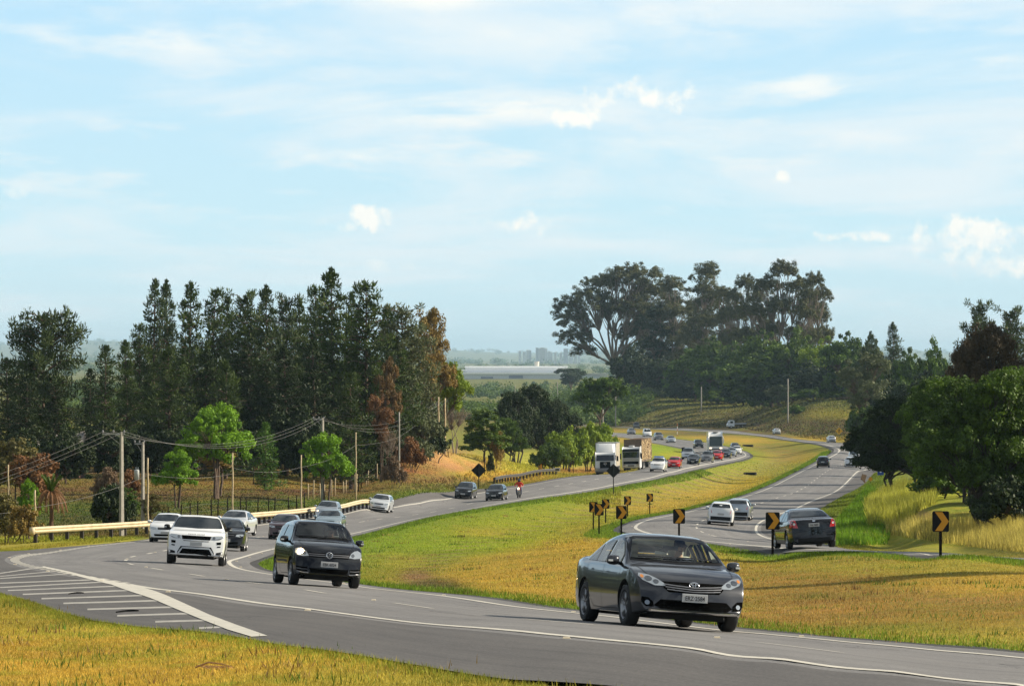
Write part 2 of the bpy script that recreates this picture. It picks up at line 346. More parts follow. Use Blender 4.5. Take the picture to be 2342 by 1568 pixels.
# ------------------------------------------------------------------ ground
# dark apron: shoulder and gore of the near bend, as one sheet
apron_pts = [(1164, 1560), (939, 1524), (783, 1497), (640, 1479), (549, 1462), (450, 1447), (315, 1437), (210, 1422), (141, 1403), (100, 1388), (60, 1375), (0, 1359), (-200, 1330), (-500, 1318)]
apron_top = [(-500, 1262), (-200, 1262), (0, 1262), (90, 1256), (180, 1249), (345, 1232), (470, 1216)]
pl = [G(u, v, 34) for u, v in apron_pts]+[G(u, v) for u, v in apron_top]
s_ap = s_of(QL, SL, *at_s(QL, NL, SL, s_of(QL, SL, pl[-1].x+8.5, pl[-1].y), 0))
s_st = 2.0
ss = np.linspace(s_ap, s_st, 60); xs, ys = at_s(QL, NL, SL, ss, 4.5)
pl = [(24.0, 47.0), (24.0, 20.0), (5.4, 20.0), (1.0, 37.0)]+[(p.x, p.y) for p in pl]+list(zip(xs, ys))
APRON = pl
def dist_line(X, Y, Q):
    out = np.full(len(X), 1e9)
    q = Q[::2]
    for i in range(0, len(X), 8000):
        d = (X[i:i+8000, None]-q[None, :, 0])**2+(Y[i:i+8000, None]-q[None, :, 1])**2; out[i:i+8000] = np.sqrt(d.min(1))
    return out
# colour patches of the ground cover, some with tree shade painted in: (u, v, half width, half height, colour)
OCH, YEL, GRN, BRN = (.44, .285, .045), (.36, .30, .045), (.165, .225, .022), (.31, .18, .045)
BLOBS = [(1650,950,300,28,(.10,.085,.03)),(1500,975,200,8,(.08,.06,.03)),(1005,1340,45,12,(.06,.045,.03)),(1040,1358,40,7,(.05,.04,.03)),(945,1316,26,9,(.24,.12,.07)),(1450,1330,50,8,(.22,.13,.05)),(1900,1360,120,9,(.26,.14,.05)),(2200,1375,100,8,(.30,.17,.06)),(1650,1385,90,8,(.16,.20,.02)),(2080,1440,120,8,(.16,.20,.02)),(300,1500,500,60,OCH),(900,1560,300,30,YEL),(200,1430,160,25,YEL),  # first two darken the far bank as tree shade
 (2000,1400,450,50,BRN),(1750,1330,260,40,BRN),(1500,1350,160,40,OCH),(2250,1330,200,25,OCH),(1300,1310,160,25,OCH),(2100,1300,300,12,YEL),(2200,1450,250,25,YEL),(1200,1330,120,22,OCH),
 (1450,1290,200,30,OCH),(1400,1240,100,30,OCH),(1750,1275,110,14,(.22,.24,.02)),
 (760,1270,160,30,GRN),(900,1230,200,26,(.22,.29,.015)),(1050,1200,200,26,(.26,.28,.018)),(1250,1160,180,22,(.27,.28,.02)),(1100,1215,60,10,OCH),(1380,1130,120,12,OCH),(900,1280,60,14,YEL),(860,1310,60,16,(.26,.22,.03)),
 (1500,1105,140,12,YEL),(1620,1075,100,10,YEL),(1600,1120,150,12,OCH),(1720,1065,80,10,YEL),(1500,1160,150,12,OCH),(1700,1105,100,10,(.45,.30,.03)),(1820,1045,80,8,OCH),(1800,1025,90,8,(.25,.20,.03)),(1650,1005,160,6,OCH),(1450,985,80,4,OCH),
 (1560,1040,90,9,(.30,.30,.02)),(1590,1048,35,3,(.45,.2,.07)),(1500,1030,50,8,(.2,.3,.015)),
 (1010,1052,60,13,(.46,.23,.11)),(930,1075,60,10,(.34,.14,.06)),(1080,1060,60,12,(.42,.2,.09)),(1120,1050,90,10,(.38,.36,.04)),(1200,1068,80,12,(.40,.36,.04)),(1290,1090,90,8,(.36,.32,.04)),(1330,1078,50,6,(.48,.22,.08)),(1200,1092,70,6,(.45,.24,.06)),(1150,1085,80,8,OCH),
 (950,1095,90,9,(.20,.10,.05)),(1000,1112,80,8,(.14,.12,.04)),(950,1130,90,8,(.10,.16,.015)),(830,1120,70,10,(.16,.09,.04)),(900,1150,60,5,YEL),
 (600,1190,300,8,(.12,.07,.03)),(300,1215,300,8,(.14,.10,.03)),(650,1150,220,12,(.045,.085,.012)),(400,1165,200,12,(.05,.075,.014)),(500,1180,250,6,(.10,.055,.03)),(700,1128,160,7,(.10,.05,.028)),(200,1180,150,12,(.05,.08,.014)),(300,1125,200,10,(.14,.075,.035)),(450,1140,250,5,(.09,.05,.028)),(560,1163,200,4,(.07,.045,.025)),(600,1105,250,8,(.22,.125,.035)),(550,1090,300,8,(.15,.12,.03)),(600,1070,300,8,(.18,.10,.05)),(300,1085,250,10,(.18,.11,.06)),  # burnt field; soil under the pines has their shadow mixed into its tone
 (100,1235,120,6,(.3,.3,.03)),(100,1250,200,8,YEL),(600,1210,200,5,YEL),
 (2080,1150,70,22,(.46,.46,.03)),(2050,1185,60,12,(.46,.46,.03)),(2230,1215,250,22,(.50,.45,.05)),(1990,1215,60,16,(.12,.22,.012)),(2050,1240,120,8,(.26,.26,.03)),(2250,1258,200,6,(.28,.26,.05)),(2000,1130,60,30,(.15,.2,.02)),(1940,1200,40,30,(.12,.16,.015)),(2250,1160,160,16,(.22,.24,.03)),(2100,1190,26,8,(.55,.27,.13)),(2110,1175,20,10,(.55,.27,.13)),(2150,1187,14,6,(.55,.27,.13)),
 (1700,975,300,12,(.09,.055,.03)),(1500,945,200,18,(.13,.10,.04)),(1750,955,120,12,(.15,.12,.04)),(1900,948,80,10,(.40,.34,.04)),(1850,970,150,8,(.10,.065,.035)),(1600,920,400,18,(.12,.13,.03))]  # far bank: tree shade painted as dark tones, with one sunlit patch
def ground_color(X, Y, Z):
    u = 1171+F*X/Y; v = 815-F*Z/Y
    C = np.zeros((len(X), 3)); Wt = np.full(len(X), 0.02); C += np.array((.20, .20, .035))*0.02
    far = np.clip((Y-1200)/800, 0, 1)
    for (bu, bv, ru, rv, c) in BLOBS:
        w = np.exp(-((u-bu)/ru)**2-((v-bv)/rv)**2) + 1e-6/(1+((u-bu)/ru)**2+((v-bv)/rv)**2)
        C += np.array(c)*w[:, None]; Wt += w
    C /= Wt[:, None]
    fc = np.array((.115, .12, .03))
    C = C*(1-far[:, None])+fc*far[:, None]
    near = Y < 1400; d = np.full(len(X), 1e3)
    Xn, Yn = X[near], Y[near]
    dl = dist_line(Xn, Yn, QL); dr = dist_line(Xn, Yn, QR)
    dn = np.full(len(Xn), 1e3)
    # green strip beside the median edges of both carriageways
    g = np.exp(-(np.clip(dl-0.6, 0, None)/np.clip(Yn*0.018, 1.2, 5))**2) + .8*np.exp(-(np.clip(dr-1.0, 0, None)/np.clip(Yn*0.012, 1.0, 4))**2)
    g = np.clip(g, 0, 1)*.85
    c = C[near]; c = c*(1-g[:, None])+np.array((.14, .225, .015))*g[:, None]
    # dry ditch along the middle of the median
    DP = smooth_line(cr([unp(*p) for p in DRAIN], 12)[:, :2], 6); dd = dist_line(Xn, Yn, DP); w = np.exp(-(dd/np.clip(Yn*.0055, .55, 3.0))**2)*.93
    c = c*(1-w[:, None])+np.array((.24, .165, .085))*w[:, None]
    C[near] = c
    return C
ug = np.linspace(-500, 2842, 420); lg = np.concatenate([np.linspace(np.log(33), np.log(1500), 640), np.linspace(np.log(1500), np.log(42000), 160)[1:]])
UU, LG = np.meshgrid(ug, lg); DD = np.exp(LG); XX = (UU-1171)/F*DD; ZZ = H(XX, DD)
# ragged far hills
ZZ = ZZ + np.where(DD > 5000, 5*np.sin(XX/310+DD/900)+4*np.sin(XX/133.+1+DD/700), 0)*np.clip((DD-5000)/4000, 0, 1)
ZZ0 = ZZ.copy()
def inside_poly(X, Y, P):
    c = np.zeros(len(X), bool); n = len(P)
    for i in range(n):
        x1, y1 = P[i]; x2, y2 = P[(i+1) % n]
        k = ((y1 > Y) != (y2 > Y)) & (X < (x2-x1)*(Y-y1)/((y2-y1) or 1e-9)+x1); c ^= k
    return c
def sink(Z, X, Y):
    """lower the ground a little where a paved sheet lies over it"""
    sh = Z.shape; x, y, z = X.ravel(), Y.ravel(), Z.ravel().copy(); m = np.where(y < 1450)[0]
    for Q, Nn, lo, hi in ((QL, NL, -1.2, 8.2), (QR, NR, -1.5, 8.8)):
        for i in range(0, len(m), 8000):
            k = m[i:i+8000]; d = (x[k, None]-Q[None, ::2, 0])**2+(y[k, None]-Q[None, ::2, 1])**2; j = d.argmin(1)*2
            o = (x[k]-Q[j, 0])*Nn[j, 0]+(y[k]-Q[j, 1])*Nn[j, 1]; near = np.sqrt(d.min(1)) < 11
            z[k] -= .07*((o > lo) & (o < hi) & near)*np.clip(1+0*o, 0, 1)
    k = np.where(y < 280)[0]; ins = inside_poly(x[k], y[k], APRON); z[k] = np.where(ins, np.minimum(z[k], ZZ0.ravel()[k]-.07), z[k])
    return z.reshape(sh)
ZZ = sink(ZZ, XX, DD)
Vt = np.stack([XX.ravel(), DD.ravel(), ZZ.ravel()], 1); nr, nc = UU.shape
ii = (np.arange(nr-1)[:, None]*nc+np.arange(nc-1)[None]).ravel(); Ft = np.stack([ii, ii+1, ii+1+nc, ii+nc], 1)
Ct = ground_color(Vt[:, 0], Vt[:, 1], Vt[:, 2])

gm = bpy.data.materials.new("ground_cover"); gm.use_nodes = True; t = gm.node_tree; b = t.nodes['Principled BSDF']
b.inputs['Roughness'].default_value = 0.95; b.inputs['Specular IOR Level'].default_value = 0.1
ca = N(t, 'ShaderNodeAttribute', attribute_name='Col'); geo = N(t, 'ShaderNodeNewGeometry')
def wn(scale, detail=5, rough=.6, sv=(1, 1, 1)):
    m = N(t, 'ShaderNodeMapping'); L(t, geo.outputs['Position'], m.inputs['Vector']); m.inputs['Scale'].default_value = sv
    n = N(t, 'ShaderNodeTexNoise', inp={'Scale': scale, 'Detail': detail, 'Roughness': rough}); L(t, m.outputs[0], n.inputs['Vector']); return n.outputs['Fac']
big = wn(.16, 6, .62, (1, .35, 1)); mid = wn(1.1, 6, .65, (1, .5, 1)); fine = wn(14, 3, .6)
c = mixc(t, ramp(t, big, [(.40, 0.0), (.60, .80)]), ca.outputs['Color'], mixc(t, .5, ca.outputs['Color'], (.15, .20, .02)))
c = mixc(t, ramp(t, mid, [(.48, 0.0), (.70, .55)]), c, mixc(t, .65, c, (.36, .15, .03)))
c = mixc(t, 1.0, c, ramp(t, fine, [(.25, (.50, .50, .50)), (.72, (1.35, 1.35, 1.35))]), 'MULTIPLY')
c = mixc(t, 1.0, c, ramp(t, mid, [(.3, (.72, .74, .7)), (.7, (1.2, 1.18, 1.15))]), 'MULTIPLY')
L(t, c, b.inputs['Base Color'])
bp = N(t, 'ShaderNodeBump', inp={'Strength': .7, 'Distance': .12}); L(t, math_n(t, 'ADD', mid, fine), bp.inputs['Height']); L(t, bp.outputs[0], b.inputs['Normal'])
# the same ground carried on to both sides and behind, coarser
for (ua, ub) in ((-36000, -500), (2842, 38342)):
    un = np.linspace(ua, ub, 60) if ua > 0 else np.linspace(ua, ub, 60); un = (ub-(ub-ua)*np.linspace(1, 0, 60)**2.2) if ua < 0 else (ua+(ub-ua)*np.linspace(0, 1, 60)**2.2); l2 = np.linspace(np.log(8), np.log(24000), 90)
    U2, L2 = np.meshgrid(un, l2); D2 = np.exp(L2); X2 = (U2-1171)/F*D2; V2 = np.stack([X2.ravel(), D2.ravel(), H(X2, D2).ravel()], 1); r2, c2_ = U2.shape
    i2 = (np.arange(r2-1)[:, None]*c2_+np.arange(c2_-1)[None]).ravel(); tag(mobj('ground', V2, np.stack([i2, i2+1, i2+1+c2_, i2+c2_], 1), gm, smooth=True, attr={'Col': np.tile(np.array([[.26, .22, .04]]), (len(V2), 1))}), kind='structure')
X2 = np.linspace(-400, 400, 20); Y2 = np.linspace(-600, 33, 30); XM, YM = np.meshgrid(X2, Y2); V2 = np.stack([XM.ravel(), YM.ravel(), np.full(XM.size, -3.4)-np.clip((30-YM.ravel())*.0, 0, 1)], 1); i2 = (np.arange(29)[:, None]*20+np.arange(19)[None]).ravel()
tag(mobj('ground', V2, np.stack([i2, i2+1, i2+21, i2+20], 1), gm, smooth=True, attr={'Col': np.tile(np.array([[.26, .22, .04]]), (len(V2), 1))}), kind='structure')
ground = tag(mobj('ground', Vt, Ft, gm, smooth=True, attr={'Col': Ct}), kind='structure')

# ------------------------------------------------------------------ asphalt
def asphalt(name, col, streak=True):
    m = mat(name, col, .82, spec=.35); t = m.node_tree; b = t.nodes['Principled BSDF']; g = N(t, 'ShaderNodeNewGeometry')
    def w(scale, d=5, sv=(1, 1, 1)):
        mm = N(t, 'ShaderNodeMapping'); L(t, g.outputs['Position'], mm.inputs['Vector']); mm.inputs['Scale'].default_value = sv
        n = N(t, 'ShaderNodeTexNoise', inp={'Scale': scale, 'Detail': d, 'Roughness': .6}); L(t, mm.outputs[0], n.inputs['Vector']); return n.outputs['Fac']
    c = mixc(t, 1.0, col, ramp(t, w(.35, 4, (1, .25, 1)), [(.3, (.84, .84, .85)), (.7, (1.12, 1.12, 1.11))]), 'MULTIPLY')
    at_ = N(t, 'ShaderNodeAttribute', attribute_name='off'); wv = math_n(t, 'COSINE', math_n(t, 'MULTIPLY', math_n(t, 'SUBTRACT', at_.outputs['Fac'], 1.05), 6.2832/1.5))
    lane_n = math_n(t, 'MULTIPLY', math_n(t, 'MULTIPLY_ADD', wv, .5, .5), ramp(t, w(.5, 3, (.5, .12, 1)), [(.25, .3), (.7, 1.0)]))
    if streak: c = mixc(t, math_n(t, 'MULTIPLY', lane_n, .30), c, tuple(q*.62 for q in col))
    cx_ = N(t, 'ShaderNodeCombineXYZ'); L(t, math_n(t, 'MULTIPLY', at_.outputs['Fac'], 2.4), cx_.inputs[0]); L(t, math_n(t, 'MULTIPLY', N(t, 'ShaderNodeAttribute', attribute_name='run').outputs['Fac'], .035), cx_.inputs[1])
    ns_ = N(t, 'ShaderNodeTexNoise', inp={'Scale': 1.6, 'Detail': 7.0, 'Roughness': .7}); L(t, cx_.outputs[0], ns_.inputs['Vector']); c = mixc(t, 1.0, c, ramp(t, ns_.outputs['Fac'], [(.30, (.74, .74, .75)), (.5, (1., 1., 1.)), (.72, (1.16, 1.15, 1.13))]), 'MULTIPLY')
    vo = N(t, 'ShaderNodeTexVoronoi', feature='DISTANCE_TO_EDGE', inp={'Scale': .30}); nd = N(t, 'ShaderNodeVectorMath', operation='ADD'); L(t, g.outputs['Position'], nd.inputs[0]); nn_ = N(t, 'ShaderNodeTexNoise', inp={'Scale': .9, 'Detail': 5.0}); L(t, g.outputs['Position'], nn_.inputs['Vector']); nsc = N(t, 'ShaderNodeVectorMath', operation='SCALE'); L(t, nn_.outputs['Color'], nsc.inputs[0]); nsc.inputs['Scale'].default_value = 1.6; L(t, nsc.outputs[0], nd.inputs[1]); L(t, nd.outputs[0], vo.inputs['Vector'])
    crk = math_n(t, 'MULTIPLY', math_n(t, 'LESS_THAN', vo.outputs['Distance'], .006), ramp(t, w(.11, 3), [(.48, 0.0), (.56, .75)])); c = mixc(t, crk, c, (.03, .03, .03))
    c = mixc(t, 1.0, c, ramp(t, w(26, 3), [(.3, (.70, .70, .70)), (.68, (1.25, 1.25, 1.25))]), 'MULTIPLY')
    c = mixc(t, ramp(t, w(3.1, 8), [(.70, 0.0), (.78, .5)]), c, (.34, .33, .31))
    L(t, c, b.inputs['Base Color'])
    bb = N(t, 'ShaderNodeBump', inp={'Strength': .35, 'Distance': .02}); L(t, w(40, 2), bb.inputs['Height']); L(t, bb.outputs[0], b.inputs['Normal'])
    return m
A_LANE = asphalt('worn_asphalt', (.170, .163, .160)); A_DARK = asphalt('shoulder_asphalt', (.098, .091, .087), False); A_EDGE = asphalt('broken_asphalt_edge', (.045, .042, .040), False)
sEndL = SL[-1]; sEndR = SR[-1]
# dark apron: shoulder and gore of the near bend, as one sheet
AP = np.array(APRON)
def apron_reach(s):
    out = []
    for k in np.atleast_1d(s):
        x0, y0 = at_s(QL, NL, SL, k, 7.5); nx_ = np.interp(k, SL, NL[:, 0]); ny_ = np.interp(k, SL, NL[:, 1]); best = 60.0
        for i in range(len(AP)):
            (x1, y1), (x2, y2) = AP[i], AP[(i+1) % len(AP)]; dx, dy = x2-x1, y2-y1; den = nx_*dy-ny_*dx
            if abs(den) < 1e-9: continue
            t_ = ((x1-x0)*dy-(y1-y0)*dx)/den; q_ = ((x1-x0)*ny_-(y1-y0)*nx_)/den
            if t_ > .05 and -1e-6 <= q_ <= 1+1e-6: best = min(best, t_)
        out.append(7.5+best)
    return np.array(out)
AR_S = np.linspace(2, s_ap, 500); AR_V = apron_reach(AR_S); AR_V[AR_V > 60] = 14.0
tag(strip('shoulder', QL, NL, SL, 2, s_ap, 7.52, lambda s: np.interp(s, AR_S, AR_V), .032, A_DARK, 30), kind='structure')
shl = tag(strip('shoulder', QL, NL, SL, s_ap-3, sEndL, 5.0, lambda s: 9.0+0*s, .024, A_DARK, 6), kind='structure')
edge = []
strip('e', QL, NL, SL, 2, sEndL, lambda s: -1.25+.10*np.sin(s*1.1)*np.sin(s*.37), 0.2, .016, None, 1, collect=edge)
strip('e', QR, NR, SR, 2, sEndR, lambda s: -1.55+.12*np.sin(s*.9)*np.sin(s*.31), 0.2, .016, None, 1, collect=edge)
tag(build_collected('road_edge', edge, A_EDGE), kind='structure')
tag(strip('road', QL, NL, SL, 2, sEndL, -.75, 7.52, .032, A_LANE, 28), kind='structure')
tag(strip('shoulder', QR, NR, SR, 2, sEndR, 6.8, lambda s: np.interp(s, [0, s_of(QR, SR, 12, 200), s_of(QR, SR, 30, 500), sEndR], [9.3, 9.6, 10.2, 9.2]), .024, A_DARK, 3), kind='structure')
tag(strip('road', QR, NR, SR, 2, sEndR, -.9, 7.5, .034, A_LANE, 28), kind='structure')
# hard shoulder of the far stretch where the slow lane of the side road joins
PAINT = noisy('road_paint', (.60, .56, .48), .15, 5.0, .7, color2=(.40, .38, .33)); PAINT2 = noisy('worn_road_paint', (.46, .43, .38), .25, 6.0, .75, color2=(.24, .23, .21))
mk = []
def mark(Q, Nn, Sx, s0, s1, o, w, lift=.050): strip('m', Q, Nn, Sx, s0, s1, o-w/2, o+w/2, min(lift, .039), None, 2, collect=mk)
mark(QL, NL, SL, 2, sEndL, 0, .16, .040); mark(QR, NR, SR, 2, sEndR, 0, .2, .042)
sg = s_of(QL, SL, -2.5, 100)
P1 = G(294, 1339); sM = s_of(QL, SL, *unp(294, 1339, 91.9)[:2]); P2 = G(420, 1232); sM2 = s_of(QL, SL, *unp(500, 1216, 254)[:2])
mark(QL, NL, SL, 2, sM, 7.2, .16); mark(QL, NL, SL, sM2, sEndL, 7.2, .16)
s = sM+1.2
while s < sM2-1: mark(QL, NL, SL, s, s+1.3, 7.2, .30); s += 2.6
sGap = s_of(QR, SR, 14.3-7, 243)
mark(QR, NR, SR, 2, sEndR, 7.2, .16, .044)
for Q, Nn, Sx, e in ((QL, NL, SL, sEndL), (QR, NR, SR, sEndR)):
    s = 5.0
    while s < e-8: mark(Q, Nn, Sx, s, s+4, 3.6, .11); s += 12.0
marks = tag(build_collected('road_markings', mk, PAINT), kind='structure')
# gore: broad band and the hatch bars
def gpoly(pts, lift, m, nm='road_markings', cell=.9): return tag(poly_sheet(nm, [(p.x, p.y) for p in (G(u, v) for u, v in pts)], lift, m, cell), kind='structure')
gpoly([(100,1297),(190,1318),(290,1338),(345,1352),(380,1365),(430,1388),(480,1411),(540,1434),(612,1460),(575,1462),(520,1445),(470,1425),(400,1396),(345,1372),(300,1357),(255,1340),(180,1321),(95,1299)], .040, PAINT)
bars = [((0,1313),(100,1298),2.2),((0,1320),(130,1308),1.6),((0,1325),(165,1314),1.8),((0,1336),(215,1328),2.4),((0,1346),(245,1333),2.4),((18,1353),(270,1343),2.4),((52,1362),(295,1353),3),((95,1372),(325,1365),3.2),((145,1383),(360,1377),3.4),((200,1397),(395,1392),3.6),((268,1412),(432,1407),3.8),((355,1426),(470,1423),4),((455,1441),(520,1438),4)]
hb = []
for (a, b_, h) in bars:
    n = 14; rows = []
    for k in range(n+1):
        uu = a[0]+(b_[0]-a[0])*k/n; vv = a[1]+(b_[1]-a[1])*k/n
        p = G(uu, vv-h*.5); q = G(uu, vv+h*.5); rows.append((p, q))
    V = np.array([[p.x, p.y, p.z+.034] for p, q in rows]+[[q.x, q.y, q.z+.034] for p, q in rows])
    i = np.arange(n); hb.append((V, np.stack([i+n+1, i+n+2, i+1, i], 1)))
tag(build_collected('road_markings', hb, PAINT2), kind='structure')

# ------------------------------------------------------------------ vehicles
def paint(name, col, metal=.35, rough=.32): return mat(name, col, rough, metal, coat=1.0, spec=.12)
PT = {'graphite': paint('graphite_paint', (.040, .041, .046), .5, .30), 'black': paint('black_paint', (.006, .006, .007), .1, .25), 'white': paint('white_paint', (.72, .73, .74), 0, .35),
      'silver': paint('silver_paint', (.42, .45, .48), .75, .34), 'silverwhite': paint('pale_silver_paint', (.60, .62, .64), .4, .34), 'grey': paint('grey_paint', (.16, .16, .17), .5, .35),
      'plum': paint('plum_paint', (.050, .022, .026), .3, .3), 'red': paint('red_paint', (.50, .012, .012), .1, .3), 'navy': paint('navy_paint', (.016, .022, .036), .3, .3), 'steelblue': paint('steel_blue_paint', (.30, .38, .42), .6, .3)}
GLASS = mat('dark_window_glass', (.010, .014, .017), .04, 0.0, spec=.9); TRIM = mat('black_trim', (.006, .006, .007), .5, spec=.25); RECESS = mat('recess_shade', (.002, .002, .002), .9, spec=.03); RUBBER = mat('tyre_rubber', (.018, .018, .019), .75)  # grille and intake patches: recess shade put into a near-black colour
RIMM = mat('alloy_rim', (.42, .42, .43), .28, .85); RIMD = mat('steel_hubcap', (.30, .30, .31), .4, .5); WELL = mat('wheel_well', (.008, .008, .008), .9); CHROME = mat('chrome', (.75, .75, .76), .12, 1.0)
LENS = mat('headlight_lens', (.46, .49, .51), .12, .6, coat=1.0); LENSD = mat('headlight_bowl', (.16, .17, .18), .15, .7, coat=1.0); AMB = mat('amber_lens', (.55, .20, .04), .25, coat=.6)
REDL = mat('red_lens', (.50, .008, .006), .2, 0, coat=1.0); PLATE = mat('plate_grey', (.42, .42, .42), .5); INK = mat('plate_ink', (.012, .012, .014), .5); LAMPW = mat('reverse_lens', (.7, .7, .68), .2, coat=1.0)
LIT = mat('lit_headlamp', (1, .8, .5), .3, emit=(1, .72, .34), estr=30.0); LIT2 = mat('faint_lit_lamp', (1, .8, .6), .3, emit=(1, .80, .5), estr=1.6)
SKIN = noisy('skin', (.52, .30, .20), .1, 8, .55); INTER = mat('cabin_fabric', (.50, .49, .44), .85); INTERL = mat('cabin_lining', (.62, .60, .54), .9); NAVY = mat('navy_cloth', (.02, .03, .07), .9); DASH = mat('dashboard_plastic', (.03, .03, .032), .6)
def clear_glass(name, tint, refl=1.45):
    m = bpy.data.materials.new(name); m.use_nodes = True; t = m.node_tree; t.nodes.clear()
    tr = N(t, 'ShaderNodeBsdfTransparent'); tr.inputs['Color'].default_value = (*tint, 1); gl = N(t, 'ShaderNodeBsdfGlossy'); gl.inputs['Roughness'].default_value = .02; gl.inputs['Color'].default_value = (1, 1, 1, 1)
    fr = N(t, 'ShaderNodeFresnel', inp={'IOR': refl}); ms = N(t, 'ShaderNodeMixShader'); L(t, fr.outputs[0], ms.inputs[0]); L(t, tr.outputs[0], ms.inputs[1]); L(t, gl.outputs[0], ms.inputs[2])
    o = N(t, 'ShaderNodeOutputMaterial'); L(t, ms.outputs[0], o.inputs['Surface']); return m
CG1 = clear_glass('clear_windshield', (.86, .93, .89), 1.5); CG2 = clear_glass('smoked_windshield', (.38, .42, .43), 1.5)

class Shape:
    def __init__(s, L_, W_, top, belt=(.90, .96), zlo=.20, slope=.48, inset=.035, nose=.20, tail=.12, ws=.13, crown=.05, endw=.80, tailw=.86, zm=.55, shrink=0.0, x0=None, x1=None):
        s.L, s.W = L_, W_; s.tx = np.array([p[0] for p in top]); s.tz = np.array([p[1] for p in top])
        # smooth profile
        P = cr(top, 16); o = np.argsort(P[:, 0]); s.px, s.pz = P[o, 0], P[o, 1]
        s.belt, s.z0, s.slope, s.inset, s.nose, s.tail, s.ws, s.crown, s.endw, s.tailw, s.zm, s.k = belt, zlo, slope, inset, nose, tail, ws, crown, endw, tailw, zm, shrink
        s.x0 = -L_/2 if x0 is None else x0; s.x1 = L_/2 if x1 is None else x1; s.Hm = s.pz.max()
    def prof(s, x):
        h = s.L/2
        if x > h: return s.pz[-1]-(x-h)*3.0-s.k
        if x < -h: return s.pz[0]-(-h-x)*3.0-s.k
        return float(np.interp(x, s.px, s.pz))-s.k
    def b(s, x): t = (x+s.L/2)/s.L; return s.belt[1]+(s.belt[0]-s.belt[1])*t
    def zlo(s, x):
        t = abs(x)/(s.L/2); return s.z0+.07*max(0, t-.72)/.28
    def hw(s, x):
        t = abs(x)/(s.L/2); e = s.endw if x > 0 else s.tailw; q = max(0, (t-.60)/.40)
        return s.W/2*(1-(1-e)*q**2.6)-s.k
    def W_(s, x, z):
        hw = s.hw(x); zb = s.b(x); zl = s.zlo(x)
        if z <= s.zm: return hw*(1-.055*((s.zm-z)/(s.zm-zl+1e-3))**2)
        if z <= zb: return hw*(1-.030*((z-s.zm)/(zb-s.zm))**2)
        a = hw*.970; d = z-zb
        return a-s.inset*min(1, d/.05)-s.slope*d*(.75+.45*min(1, d/.5))
    def amt(s, x):
        h = s.L/2
        return float(np.interp(x, [-h, -h*.55, -h*.2, 0, h*.22, h*.5, h*.75, h], [s.tail, s.ws*.8, .03, .0, s.ws, s.ws, s.nose*.7, s.nose]))
    def Top(s, x, y):
        r = (y/(s.W/2))**2; a = s.amt(x)*r
        return s.prof(x+a*(1 if x > 0 else -1))-s.crown*r*(.4 if s.prof(x) < s.b(x)+.12 else 1.0)
    def half(s, x):
        zl = s.zlo(x); lo, hi = zl+.02, s.Hm+.05
        f = lambda z: s.Top(x, max(0.02, s.W_(x, z)))-z
        if f(lo) < 0: zc = lo+.02
        else:
            for _ in range(26):
                m = (lo+hi)/2
                if f(m) > 0: lo = m
                else: hi = m
            zc = (lo+hi)/2
        zb = min(s.b(x), zc-.03); w0 = s.W_(x, zl)
        pts = [(0, zl), (w0*.5, zl), (w0*.9, zl)]
        for i in range(9): z = zl+.015+(zb-zl-.015)*i/8; pts.append((s.W_(x, z), z))
        for i in range(1, 6): z = zb+(zc-zb)*i/5; pts.append((s.W_(x, z), z))
        yc = pts[-1][0]
        for i in range(1, 10): y = yc*(1-i/9); pts.append((y, max(s.Top(x, y), zl+.03)))
        P = np.array(pts); Q = P.copy()
        for _ in range(2): Q[1:-1] = Q[1:-1]*.6+.2*(Q[:-2]+Q[2:])
        Q[0] = P[0]; Q[-1] = (0, Q[-2][1]*.5+P[-1][1]*.5); Q[2:10] = P[2:10]
        return Q
    def mesh(s, n=96):
        t = np.linspace(-1, 1, n); xs = (s.x0+s.x1)/2+(s.x1-s.x0)/2*np.sign(t)*(1-(1-np.abs(t))**1.35)
        V = []; Fc = []; rings = []
        for x in xs:
            q = s.half(x); r = [(x, y, z) for y, z in q]+[(x, -y, z) for y, z in q[-2:0:-1]]
            rings.append(len(V)); V += r
        m = len(q)*2-2
        for i in range(len(xs)-1):
            for k in range(m): a = rings[i]+k; b2 = rings[i]+(k+1) % m; c2 = rings[i+1]+(k+1) % m; d2 = rings[i+1]+k; Fc.append((a, b2, c2, d2))
        h = len(q)
        for base, flip in ((rings[0], True), (rings[-1], False)):
            for k in range(h-1):
                a = base+k; b2 = base+k+1; c2 = base+(m-(k+1)) % m; d2 = base+(m-k) % m
                f = (a, b2, c2, d2) if not flip else (d2, c2, b2, a)
                f = tuple(dict.fromkeys(f))
                if len(f) > 2: Fc.append(f)
        return V, Fc
def circle(cy, cz, ry, rz=None, n=20, a0=0): return [(cy+ry*math.cos(a0+6.2832*i/n), cz+(rz or ry)*math.sin(a0+6.2832*i/n)) for i in range(n)]
